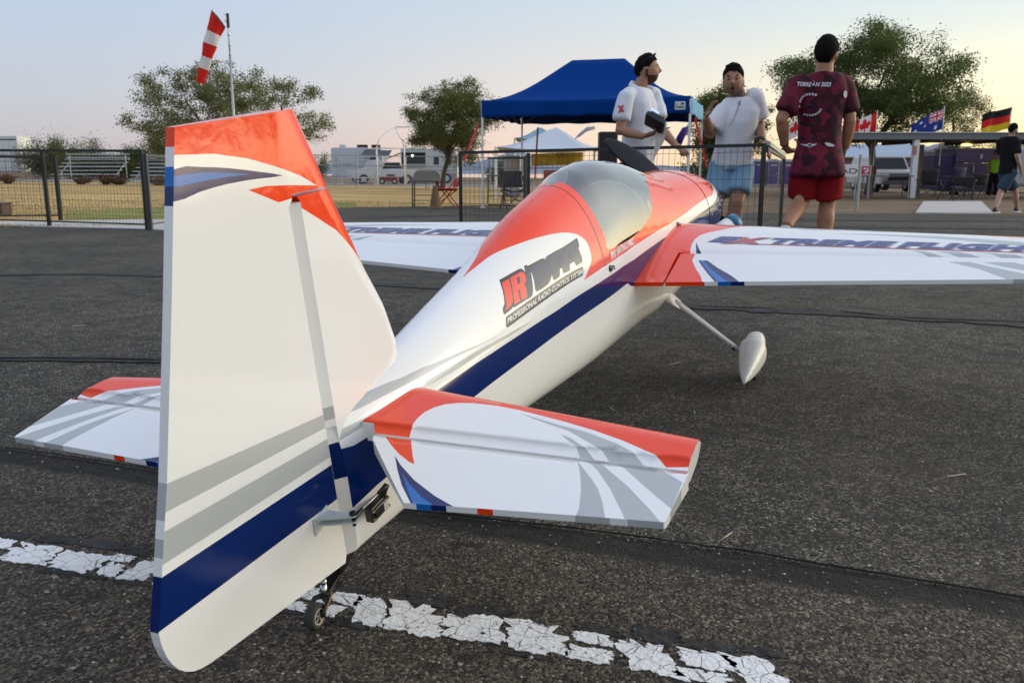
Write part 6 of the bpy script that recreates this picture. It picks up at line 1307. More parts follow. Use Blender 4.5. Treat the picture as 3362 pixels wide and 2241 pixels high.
# outlines of the paint scheme in the aeroplane's own coordinates
TR = {"f_redlow": [[0.8407,18.03],[0.9653,17.46],[1.1467,15.7],[1.3816,16.02],[1.7141,17.46],[1.9654,21.67],[2.1722,23.84],[2.2802,23.77]],
"f_redwin": [[0.5521,82.72],[0.6351,70.06],[0.7273,58.4],[0.7897,52.09],[0.845,46.83],[0.8876,41.59],[0.9132,35.54],[0.9165,29.15],[0.9067,24.63],[0.8829,21.79]],
"f_redcowl": [[2.3371,28.68],[2.4067,37.11]],
"f_redstart": [[0.4703,89.9]],
"f_navtop": [[-0.045,33.08],[-0.0244,28.14],[0.0173,29.26],[0.172,25.01],[0.3747,19.07],[0.6765,13.45],[0.9443,11.45],[1.2151,9.35],[1.7375,10.36],[2.1077,12.12],[2.2415,13.61],[2.3085,16.71]],
"f_navbot": [[-0.045,0.66],[-0.0139,5.34],[0.2775,0.08],[0.5357,0.5],[0.851,0.89],[1.1216,0.36]],
"f_g1": [[-0.0315,88.0],[0.0134,80.0],[0.0523,69.93],[0.1187,55.87],[0.1875,46.62],[0.1816,46.98],[0.2499,39.25],[0.3413,30.64],[0.4393,24.85],[0.3397,29.81],[0.2452,36.9],[0.1726,42.21],[0.1456,44.28],[0.0878,50.81],[0.0141,59.78],[-0.045,72.0]],
"f_g2": [[-0.045,51.95],[0.0287,46.13],[0.0848,41.3],[0.1557,35.77],[0.1634,36.84],[0.2493,31.88],[0.3849,25.16],[0.5678,18.6],[0.4585,20.42],[0.3086,25.19],[0.2427,28.07],[0.1575,33.06],[0.1393,32.73],[0.0508,38.34],[-0.0008,40.4],[-0.045,40.02]],
"l_blk": [[0.5098,57.71],[0.5174,57.71],[0.5866,53.24],[0.5973,51.84],[0.6026,49.8],[0.6017,47.79],[0.6103,51.25],[0.6144,51.65],[0.624,50.73],[0.6278,49.56],[0.6806,46.7],[0.6951,45.12],[0.7019,43.73],[0.7079,45.03],[0.793,41.76],[0.8668,40.95],[0.8732,40.57],[0.8737,39.59],[0.8689,36.19],[0.8617,35.37],[0.8445,35.5],[0.8552,32.61],[0.8552,30.94],[0.8631,30.38],[0.858,27.65],[0.8492,27.35],[0.8179,27.78],[0.8179,30.16],[0.7917,30.75],[0.7842,28.38],[0.7781,28.16],[0.748,28.95],[0.7502,31.99],[0.7379,32.6],[0.7311,29.79],[0.7208,29.25],[0.6957,30.06],[0.697,33.33],[0.6885,32.23],[0.667,30.56],[0.6107,32.02],[0.6148,36.74],[0.6203,41.03],[0.6229,45.01],[0.6079,37.64],[0.593,32.49],[0.5805,31.9],[0.5652,32.55],[0.5098,34.4],[0.5049,35.34],[0.498,34.92],[0.4667,35.15],[0.4624,36.27],[0.4678,39.92],[0.4808,41.45],[0.4981,49.96]],
"l_J": [[0.5126,55.09],[0.5406,53.11],[0.5185,41.07],[0.5102,38.15],[0.5004,36.95],[0.4702,37.06],[0.4829,38.59],[0.4878,41.36]],
"l_R": [[0.5468,53.11],[0.5891,50.48],[0.5977,48.45],[0.5979,45.8],[0.59,42.51],[0.5772,41.48],[0.5796,39.23],[0.5689,33.6],[0.5439,34.5],[0.5541,41.53],[0.5479,41.99],[0.5385,34.78],[0.5123,35.92]],
"l_Rh": [[0.5664,49.45],[0.5754,48.88],[0.575,47.42],[0.5674,45.0],[0.56,44.64],[0.5568,45.16]],
"l_sl": [[0.6142,50.3],[0.6236,49.66],[0.6037,38.66],[0.5936,33.72],[0.5803,33.58],[0.5882,38.95]],
"l_D": [[0.627,47.42],[0.6708,45.91],[0.6955,43.42],[0.7017,39.93],[0.7014,36.54],[0.6919,33.89],[0.6705,31.79],[0.6136,33.39],[0.6167,37.38],[0.628,43.29]],
"l_Dh": [[0.6542,41.8],[0.67,41.07],[0.675,39.09],[0.6685,36.62],[0.6445,37.19]],
"l_F": [[0.71,43.59],[0.7849,40.86],[0.7853,37.92],[0.7324,39.74],[0.7287,37.21],[0.7623,36.13],[0.7624,33.74],[0.7259,34.85],[0.734,33.01],[0.7269,30.39],[0.6997,30.83]],
"l_A": [[0.8006,40.4],[0.8591,39.64],[0.8608,30.29],[0.8546,27.95],[0.8219,28.21],[0.8204,30.7],[0.7921,31.46],[0.7815,28.8],[0.7505,29.55],[0.7531,32.68]],
"l_Ah": [[0.7984,35.93],[0.8161,35.61],[0.8157,32.87],[0.7945,33.47]],
"l_bar": [[0.4636,32.73],[0.4689,33.16],[0.8466,25.22],[0.8525,24.54],[0.8448,21.15],[0.8366,20.82],[0.4588,26.51],[0.4543,27.33],[0.454,28.51]],
"t_prof": [[0.4603,28.56],[0.8414,21.64],[0.8445,24.09],[0.4679,31.9]],
"t_name": [[1.079,17.41],[1.2298,16.99],[1.2362,20.18],[1.0846,20.92]],
"t_flag": [[1.0295,18.04],[1.0703,17.55],[1.0783,20.71],[1.0361,21.56]],
"seam": [[0.9775,89.18],[0.9764,79.99],[0.9752,72.41],[0.9743,60.29],[0.9781,47.67],[0.9843,37.83],[0.9842,29.92],[0.9862,22.4],[0.9875,16.68]],
"glass": [[1.0116,89.9],[1.0108,83.94],[1.0138,72.87],[1.0121,60.7],[1.0155,48.05],[1.0198,37.84],[1.0282,29.01],[1.0224,25.65],[1.0348,23.44],[1.0778,21.95],[1.1696,20.69],[1.2756,20.98],[1.3572,23.08],[1.4313,26.45],[1.4819,30.46],[1.5034,35.61]],
"scr": [[1.0145,14.31],[1.7147,13.57]],
"screws": [[2.1526,4.64],[2.253,5.57],[2.3472,6.64],[2.4352,9.43],[2.3877,40.25],[2.3552,55.24]],
"w_red": [[1.678,0.339],[1.661,0.307],[1.629,0.276],[1.594,0.256],[1.551,0.248],[1.508,0.247],[1.459,0.252],[1.388,0.266]],
"a_red": [[1.387,0.27],[1.326,0.291],[1.272,0.314],[1.226,0.327]],
"w_nav": [[1.525,0.258],[1.467,0.276],[1.415,0.3],[1.392,0.306],[1.393,0.283],[1.485,0.263]],
"a_nav": [[1.391,0.312],[1.342,0.347],[1.287,0.394],[1.245,0.421],[1.236,0.358],[1.3,0.326],[1.347,0.304],[1.389,0.287]],
"w_blu": [[1.439,0.28],[1.392,0.294],[1.392,0.289]],
"a_blu": [[1.389,0.3],[1.324,0.334],[1.241,0.392],[1.237,0.367],[1.308,0.329],[1.36,0.305],[1.39,0.294]],
"w_s1": [[1.533,0.837],[1.531,0.869],[1.51,0.905],[1.493,0.941],[1.472,0.948],[1.469,0.904],[1.486,0.899],[1.513,0.867]],
"a_s1": [[1.466,0.926],[1.472,0.978],[1.444,1.022],[1.403,1.094],[1.366,1.089],[1.363,1.048],[1.42,0.997]],
"w_s2": [[1.533,0.901],[1.538,0.958],[1.519,0.992],[1.5,1.032],[1.481,1.04],[1.476,0.977],[1.497,0.971],[1.515,0.94]],
"a_s2": [[1.475,1.008],[1.483,1.078],[1.469,1.102],[1.43,1.097],[1.451,1.047]],
"w_s3": [[1.541,1.0],[1.533,1.091],[1.524,1.108],[1.501,1.105],[1.504,1.071],[1.526,1.042]],
"w_text": [[1.536,0.288],[1.59,0.301],[1.558,1.078],[1.604,1.092]],
"w_line": [[1.522,0.33],[1.544,0.845],[1.547,1.111]],
"w_s4": [[1.657,0.662],[1.65,0.753],[1.619,0.848],[1.658,0.849],[1.666,0.753]],
"hinge": [[1.41,0.232],[1.397,0.265],[1.438,0.533],[1.465,0.765],[1.498,1.105]],
"ailtop": [[1.214,0.229],[1.226,0.327],[1.272,0.581],[1.317,0.839]],
"lw_line": [[1.583,-0.943],[1.538,-0.422]],
"lw_txt": [[1.65,-0.992],[1.613,-0.555],[1.557,-0.541]],
"s_red": [[0.001,0.114],[0.012,0.11],[0.029,0.108],[0.05,0.109],[0.069,0.116],[0.083,0.128],[0.092,0.146],[0.097,0.169],[0.097,0.207],[0.091,0.245],[0.07,0.319],[0.052,0.373],[0.032,0.419],[0.003,0.471],[-0.017,0.49],[-0.014,0.519]],
"s_g1": [[0.08,0.252],[0.07,0.281],[0.056,0.323],[0.045,0.363],[0.021,0.416],[0.002,0.443],[-0.001,0.4],[0.041,0.341],[0.064,0.284]],
"s_g1b": [[-0.001,0.4],[0.001,0.443],[-0.018,0.462],[-0.019,0.415]],
"s_g2": [[0.031,0.331],[0.022,0.35],[0.002,0.374],[0.001,0.363],[0.012,0.35]],
"s_corner": [[-0.001,0.056],[-0.023,0.066],[0.125,0.08],[0.056,0.522],[-0.012,0.519]],
"e_red": [[-0.027,0.084],[-0.026,0.126],[-0.038,0.132],[-0.062,0.146],[-0.08,0.158],[-0.076,0.147],[-0.06,0.122],[-0.043,0.101]],
"e_nav": [[-0.066,0.12],[-0.085,0.139],[-0.113,0.174],[-0.141,0.218],[-0.157,0.25],[-0.155,0.188],[-0.125,0.161],[-0.095,0.139]],
"e_blu": [[-0.1,0.149],[-0.121,0.17],[-0.145,0.2],[-0.155,0.217],[-0.154,0.191],[-0.132,0.173]],
"e_mark": [[-0.155,0.277],[-0.155,0.289]],
"e_g1": [[-0.023,0.37],[-0.045,0.386],[-0.07,0.406],[-0.094,0.422],[-0.122,0.435],[-0.154,0.447],[-0.156,0.411],[-0.138,0.41],[-0.1,0.401],[-0.069,0.391],[-0.046,0.382]],
"e_g2": [[-0.022,0.383],[-0.022,0.403],[-0.039,0.416],[-0.079,0.456],[-0.126,0.494],[-0.157,0.516],[-0.156,0.472],[-0.136,0.462],[-0.088,0.435],[-0.049,0.408]],
"e_g3": [[-0.021,0.426],[-0.02,0.474],[-0.028,0.486],[-0.054,0.518],[-0.12,0.518],[-0.085,0.485],[-0.051,0.454]],
"e_tip": [[-0.021,0.502],[-0.02,0.518],[-0.026,0.521],[-0.033,0.518]],
"e_out": [[-0.037,0.066],[-0.026,0.066],[-0.156,0.166],[-0.157,0.517],[-0.026,0.521]],
"r_or": [[-0.232,0.48],[-0.012,0.472],[0.039,0.361],[-0.089,0.368],[-0.14,0.393],[-0.108,0.391],[-0.064,0.383],[-0.003,0.37],[-0.037,0.39],[-0.085,0.411],[-0.131,0.429],[-0.185,0.444],[-0.241,0.457]],
"r_nav": [[-0.247,0.438],[-0.207,0.433],[-0.162,0.423],[-0.119,0.411],[-0.073,0.397],[-0.126,0.403],[-0.176,0.407],[-0.219,0.407],[-0.258,0.406]],
"r_blu": [[-0.248,0.434],[-0.208,0.427],[-0.173,0.42],[-0.131,0.41],[-0.174,0.415],[-0.216,0.418],[-0.253,0.421]],
"fin_red": [[-0.068,0.363],[0.039,0.36],[0.109,0.216],[0.072,0.256],[0.028,0.3],[-0.016,0.33]],
"r_s": [[-0.358,0.112],[-0.081,0.062],[-0.087,0.042],[-0.368,0.082],[-0.376,0.062],[-0.092,0.025],[-0.096,-0.004],[-0.387,0.027],[-0.391,0.014],[-0.095,-0.017],[-0.096,-0.074],[-0.412,-0.043]],
"r_out": [[-0.233,0.481],[-0.015,0.473],[0.039,0.359],[-0.089,0.367],[-0.098,-0.167],[-0.395,-0.111],[-0.411,-0.092],[-0.419,-0.065],[-0.419,-0.044]],
"fin_out": [[0.04,0.358],[0.171,0.083],[0.144,0.067],[0.064,0.047],[-0.055,0.044],[-0.076,0.364]],
"strip": [[-0.06,0.193],[-0.058,0.06],[-0.091,0.204],[-0.095,0.045]]}
# ================================================================== MODEL AEROPLANE
film = dict(spec=.42, coat=0.)
PM = [mat('film_white', (.82, .82, .79), .13, bump=.07, bscale=9, **film), mat('film_red', (.88, .048, .003), .12, bump=.13, bscale=12, **film), mat('film_navy', (.001, .016, .115), .13, bump=.05, bscale=8, **film),
      mat('film_blue', (.004, .14, .48), .15, **film), mat('film_grey', (.44, .46, .45), .18, **film), mat('decal_black', (.010, .010, .011), .14, **film), mat('seam_dark', (.05, .004, .004), .5),
      mat('decal_letter_navy', (.020, .030, .085), .09, **film), mat('decal_letter_red', (.80, .035, .012), .12, **film)]
WHITE, REDP, NAVY, BLUE, GREY, BLACK, SEAM, LNAVY, LRED = range(9)
Hh_ = 0.66
plane = thing('model_aeroplane', 'large white red and blue aerobatic model aeroplane parked on the asphalt', 'model aeroplane')
PU = Vector((math.sin(.3751)*math.cos(.1869), math.cos(.3751)*math.cos(.1869), math.sin(.1869))); PR = Vector((math.cos(.3751), -math.sin(.3751), 0)); PWp = PR.cross(PU)
cp, sp_ = math.cos(-.0045), math.sin(-.0045); PR2 = PR*cp-PWp*sp_; PW2 = PR*sp_+PWp*cp
PO = Vector((-.2507, 1.2607, .2744))
plane.matrix_world = Matrix.Translation(PO) @ Matrix((PU, -PR2, PW2)).transposed().to_4x4()
def L3(u_, r_, w_): return Vector((u_, -r_, w_))
KA = .0028
def hull_r(u_, t):
    a = t/KA; s = 1
    if a > 90: a = 180-a; s = -1
    if a < -90: a = -180-a; s = -1
    r_, w_ = fus(u_, a); return (u_, -s*r_, w_)
def hull_l(u_, t): x, y, z = hull_r(u_, t); return (x, -y, z)
SA = lambda pts: [(u_, a*KA) for u_, a in pts]
T_ = TR
red_edge = T_['f_redlow']; cowl_edge = [(2.3373, 28.69), (2.4068, 37.1), (2.44, 55), (2.45, 75), (2.45, 91)]
red_poly = SA([(.455, 91), (.47, 89)]+bez([(.47, 89)]+T_['f_redwin']+[(.8407, 18.03)], 3)[3:-6]+T_['f_redlow']+cowl_edge)
nav_poly = SA([(-.06, 33.5)]+T_['f_navtop'][1:]+[(2.40, 24), (2.49, 38), (2.535, 60), (2.55, 91), (2.63, 91), (2.63, -60), (2.3, -34), (2.0, -16), (1.6, -6)]+T_['f_navbot'][::-1][:-2]+[(.10, -1), (.0, -2.0), (-.06, -3.5)])
stripes = [(GREY, SA(T_['f_g1'])), (GREY, SA(T_['f_g2'])), (REDP, red_poly), (NAVY, nav_poly)]
Dn = lambda p: bez(SA(p), 2)
logo = [(BLACK, Dn(T_['l_blk'])), (LRED, SA(T_['l_J'])), (LRED, SA(T_['l_R'])), (BLACK, SA(T_['l_Rh'])), (LNAVY, SA(T_['l_sl'])), (LNAVY, Dn(T_['l_D'])), (BLACK, SA(T_['l_Dh'])), (LNAVY, SA(T_['l_F'])), (LNAVY, SA(T_['l_A'])), (BLACK, SA(T_['l_Ah'])), (BLACK, SA(T_['l_bar']))]
seam_pts = [(.9775, 91)]+[(.9775+.009*((90-a)/73)**2, a) for a in (80, 70, 60, 50, 40, 30, 22, 17.25)]
seam_l = (SEAM, SA(seam_pts+[(u_-.0045, a) for u_, a in reversed(seam_pts)]))
can_low = [p for p in T_['f_redlow'] if .99 < p[0] < 2.15]
can_out = SA(seam_pts+can_low+[(2.165, 23.6), (2.165, 91)])
glass_half = bez([(1.0116, 92), (1.0108, 84)]+T_['glass'][2:]+[(1.545, 45), (1.60, 55), (1.66, 66), (1.71, 78), (1.735, 92)], 3)
glass_hole = [(x, y if y < 89.5*KA else 99*KA) for x, y in SA(glass_half)]; glass_half = [(x, min(y, 90.2*KA)) for x, y in SA(glass_half)]
cowl_out = SA([(2.168, 91), (2.168, -91), (2.615, -91), (2.615, 91)])
hull_out = SA([(-.045, -91), (2.168, -91), (2.168, 91), (-.045, 91)])
H = Paint()
for fm, fl, extra in ((hull_r, False, logo), (hull_l, True, [])): H.patch(hull_out, stripes+extra+[seam_l], fm, .026, holes=[can_out], flip=fl, gscale=1.25)
# close the tail post
n = 26; ring = [Vector(hull_r(-.045, a*KA)) for a in np.linspace(-90, 90, n)]
for i in range(n-1):
    a, b = ring[i], ring[i+1]; a2, b2 = Vector((a.x-.014, a.y*.30, a.z)), Vector((b.x-.014, b.y*.30, b.z)); ang = np.linspace(-90, 90, n)[i]
    col_ = NAVY if -3 < ang < 33 else WHITE
    H.wall([a, b], [a2, b2], col_, False); H.wall([Vector((b.x, -b.y, b.z)), Vector((a.x, -a.y, a.z))], [Vector((b2.x, -b2.y, b2.z)), Vector((a2.x, -a2.y, a2.z))], col_, False)
    H.wall([a2, b2], [Vector((a2.x, 0, a2.z)), Vector((b2.x, 0, b2.z))], WHITE, False); H.wall([Vector((a2.x, 0, a2.z)), Vector((b2.x, 0, b2.z))], [Vector((a2.x, -a2.y, a2.z)), Vector((b2.x, -b2.y, b2.z))], WHITE, False)
fuse_o = H.obj('fuselage', PM, plane)
lettering('lettering', 'PROFESSIONAL RADIO CONTROL SYSTEM', SA(T_['t_prof']), hull_r, mat('print_white_gloss', (.74, .74, .72), .2), fuse_o, .030, .10, .98, .0006)
# canopy hatch, its glazing and the cockpit inside
Cn_ = Paint()
rim = [(SEAM, SA([(u_, a) for u_, a in ((1.0, 91),)]*0)) ] if False else []
for fm, fl in ((hull_r, False), (hull_l, True)): Cn_.patch(can_out, stripes, fm, .026, holes=[glass_hole], flip=fl, gscale=1.2)
canopy = Cn_.obj('canopy', PM, plane)
gm = bpy.data.materials.new('canopy_glass'); gm.use_nodes = True; t = gm.node_tree; t.nodes.clear()
fr = N(t, 'ShaderNodeFresnel'); fr.inputs['IOR'].default_value = 1.55; trn = N(t, 'ShaderNodeBsdfTransparent'); trn.inputs[0].default_value = (.80, .83, .86, 1); gl = N(t, 'ShaderNodeBsdfGlossy'); gl.inputs['Roughness'].default_value = .015; gl.inputs[0].default_value = (1, 1, 1, 1)
mx = N(t, 'ShaderNodeMixShader'); fa = mathn(t, 'MULTIPLY_ADD', fr.outputs[0], 1.35, True); fa.node.inputs[2].default_value = .05; t.links.new(fa, mx.inputs[0]); t.links.new(trn.outputs[0], mx.inputs[1]); t.links.new(gl.outputs[0], mx.inputs[2]); ou = N(t, 'ShaderNodeOutputMaterial'); t.links.new(mx.outputs[0], ou.inputs[0])
Gp = Paint()
bulge = lambda fm: (lambda u_, t_: tuple(Vector(fm(u_, t_))+Vector((0, 0, .0))))
for fm, fl in ((hull_r, False), (hull_l, True)): Gp.patch(glass_half, [], fm, .022, flip=fl)
Gp.obj('glazing', [gm], canopy)
lettering('lettering', 'SANTIAGO PEREZ', SA(T_['t_name']), hull_r, mat('print_white_gloss', (.74, .74, .72), .2), canopy, .035, .0, .92, .0006)
fq = SA(T_['t_flag']); mb = MB()
def onq(q, x, y): return hull_r(*[q[0][d]*(1-x)*(1-y)+q[1][d]*x*(1-y)+q[2][d]*x*y+q[3][d]*(1-x)*y for d in (0, 1)])
def fl_rect(x0, x1, y0, y1): mb.add([Vector(onq(fq, x, y))+Vector((0, -.0006, .0002)) for x, y in ((x0, y0), (x1, y0), (x1, y1), (x0, y1))], [(0, 1, 2, 3)])
fl_rect(0, .45, .46, 1)
for k in range(7): fl_rect(.47 if k > 2 else 0, 1, k/6.6, k/6.6+.085)
mb.obj('flag_decal', mat('print_white_gloss', (.74, .74, .72), .2), canopy)
ck = mat('cockpit_grey', (.42, .44, .46), .5); mb = MB()
def tub(u_, k): r_, w_ = fus(u_, 22); return r_*.94, w_-.012
R_ = [];
for u_ in np.linspace(1.0, 1.62, 9): r_, w_ = tub(u_, 0); R_.append((u_, r_, w_))
for (u0, r0, w0_), (u1, r1, w1) in zip(R_[:-1], R_[1:]):
    mb.add([(u0, -r0, w0_), (u1, -r1, w1), (u1, -r1*.55, w1-.05), (u0, -r0*.55, w0_-.05)], [(0, 1, 2, 3)]); mb.add([(u0, r0, w0_), (u1, r1, w1), (u1, r1*.55, w1-.05), (u0, r0*.55, w0_-.05)], [(3, 2, 1, 0)]); mb.add([(u0, -r0*.55, w0_-.05), (u1, -r1*.55, w1-.05), (u1, r1*.55, w1-.05), (u0, r0*.55, w0_-.05)], [(0, 1, 2, 3)])
mb.obj('cockpit_floor', mat('cockpit_dark', (.10, .105, .115), .6), canopy)
mb = MB(); rA = .125; arc = [(rA*math.cos(a)*.98, -.06+.135*math.sin(a)) for a in np.linspace(0, math.pi, 20)]
mb.prism(arc, lambda y, z, h: (1.50+h-.10*(z+.06), y, z), 0, .012); pnl = mb.obj('instrument_panel', ck, canopy, bevel=.004)
GA = mat('gauge_face', (.16, .165, .17), .4)
for y, z, r_ in ((.06, .02, .020), (-.06, .02, .020), (.07, -.03, .018), (-.07, -.03, .018), (.035, -.035, .014), (-.035, -.035, .014)):
    mb = MB(); mb.tube([(1.499-.1*(z+.06), y, z), (1.494-.1*(z+.06), y, z)], r_, 18); mb.obj('gauge', GA, pnl)
mb = MB(); mb.box((1.494, 0, .025), (.006, .055, .07)); mb.obj('screen_panel', mat('panel_light', (.55, .56, .57), .4), pnl, bevel=.004)
mb = MB(); mb.sheet(lambda a, b: Vector((1.50+.16*b, .118*math.cos(math.pi*a)*(1-.35*b), -.06+(.135*math.sin(math.pi*a))*(1-.35*b)-.03*b)), 18, 5); mb.obj('dash_top', mat('dash_grey', (.30, .31, .33), .6), canopy, True)
mb = MB(); mb.prism([(-.07, -.08), (.07, -.08), (.075, .02), (.05, .075), (.0, .088), (-.05, .075), (-.075, .02)], lambda y, z, h: (1.085+h-.12*(z+.08), y, z), 0, .035); mb.obj('seat_back', mat('seat_grey', (.22, .225, .235), .55), canopy, bevel=.012)
# cowl
Cw = Paint()
for fm, fl in ((hull_r, False), (hull_l, True)): Cw.patch(cowl_out, stripes, fm, .026, flip=fl)
ring = [Vector(hull_r(2.612, a*KA)) for a in np.linspace(-90, 90, 25)]; ring = ring+[Vector((p.x, -p.y, p.z)) for p in reversed(ring[1:-1])]
cen = Vector((2.60, 0, -.235)); inn_ = [cen+(p-cen)*.62+Vector((.002, 0, 0)) for p in ring]; Cw.wall(ring, inn_, NAVY); inn2 = [p+Vector((-.10, 0, 0)) for p in inn_]; Cw.wall(inn_, inn2, BLACK); Cw.wall(inn2, [cen+Vector((-.1, 0, 0))]*len(ring), BLACK)
cowl = Cw.obj('cowl', PM, plane)
SCW = mat('screw_black', (.012, .012, .012), .35, metal=.3); STL = mat('steel', (.55, .55, .54), .25, metal=1.)
def screw(pt, nrm, r_, parent, m, h=.004):
    mb = MB(); nrm = Vector(nrm).normalized(); pt = Vector(pt); mb.tube([pt-nrm*.001, pt+nrm*h*.6, pt+nrm*h], [r_, r_, r_*.7], 14); return mb.obj('screw', m, parent, auto=40)
def hnorm(u_, a): e = 1e-3; return (Vector(hull_r(u_+e, a*KA))-Vector(hull_r(u_-e, a*KA))).cross(Vector(hull_r(u_, a*KA+e))-Vector(hull_r(u_, a*KA-e))).normalized()
for u_, a in ((1.0145, 14.3), (1.7147, 13.6)):
    s_ = screw(hull_r(u_, a*KA), hnorm(u_, a), .0085, canopy, SCW, .004); screw(Vector(hull_r(u_, a*KA))+hnorm(u_, a)*.004, hnorm(u_, a), .003, canopy, STL, .010); s_ = screw(Vector(hull_r(u_+.017, a*KA)), hnorm(u_, a), .0032, canopy, SCW, .006)
for u_, a in ((2.20, 3.9), (2.29, 4.6), (2.38, 6.0), (2.46, 9.0), (2.32, 37), (2.28, 52)): screw(hull_r(u_, a*KA), hnorm(u_, a), .0042, cowl, STL, .003)
mb = MB(); mb.tube([Vector(hull_r(u_, a*KA))+hnorm(u_, a)*.0008 for u_, a in ((2.19, 6.5), (2.27, 7.6), (2.36, 9.2), (2.44, 12))], .0012, 5); mb.obj('split_line', STL, cowl)
mb = MB(); mb.tube([Vector(hull_r(2.168, a*KA))+hnorm(2.168, a)*.0002 for a in np.linspace(-60, 90, 30)], .0011, 5); mb.obj('seam', mat('seam_dark', (.05, .004, .004), .5), cowl)

# ---- generic slab: two painted faces and the edge between them
def slab2(name, outline, LA_, LB_, fA, fB, flipA, mats, parent, step=.03, base=0, edge_layers=None, cuts=()):
    P = Paint(); q = P.patch(outline, LA_, fA, step, flip=flipA, base=base, cuts=cuts); P.patch(outline, LB_, fB, step, flip=not flipA, base=base, cuts=cuts)
    ar = sum(q[i][0]*q[(i+1) % len(q)][1]-q[(i+1) % len(q)][0]*q[i][1] for i in range(len(q))); sgn = 1 if ar > 0 else -1; el = edge_layers if edge_layers is not None else LA_
    for i in range(len(q)):
        a, b = q[i], q[(i+1) % len(q)]; m = ((a[0]+b[0])/2, (a[1]+b[1])/2); d = (b[0]-a[0], b[1]-a[1]); Ld = math.hypot(*d) or 1; ins = (m[0]-d[1]/Ld*.0015*sgn, m[1]+d[0]/Ld*.0015*sgn)
        mi = base; A1 = np.array([ins])
        for k, poly in el:
            if inside(A1, poly)[0]: mi = k
        ta, tb, ba, bb = Vector(fA(*a)), Vector(fA(*b)), Vector(fB(*a)), Vector(fB(*b)); outw = (Vector(fA(*m))-Vector(fA(*ins)))
        nn = (bb-ba).cross(ta-ba)
        if nn.dot(outw) >= 0: P.wall([ta, tb], [ba, bb], mi, False)
        else: P.wall([tb, ta], [bb, ba], mi, False)
    return P.obj(name, mats, parent)
HALF = 1.40
def wz(u_, r_):
    z = wing_z(u_, r_)
    if r_ > .226 and r_ < 1.33:
        d = max(0., u_-ail_u(r_)) if u_-ail_u(r_) > -.001 else -1
        if 0 <= d < .016: z -= .0045*(1-d/.016)
    if r_ > HALF-.03: z = W0+(z-W0)*math.sqrt(max(0.02, 1-((r_-HALF+.03)/.03)**2))
    return z
def az(u_, r_):
    h = wing_z(ail_u(r_), r_)-W0-.0030; te = wing_te(r_); t_ = min(1, max(0, (u_-te)/(ail_u(r_)-te))); return W0+TE_H+(h-TE_H)*t_
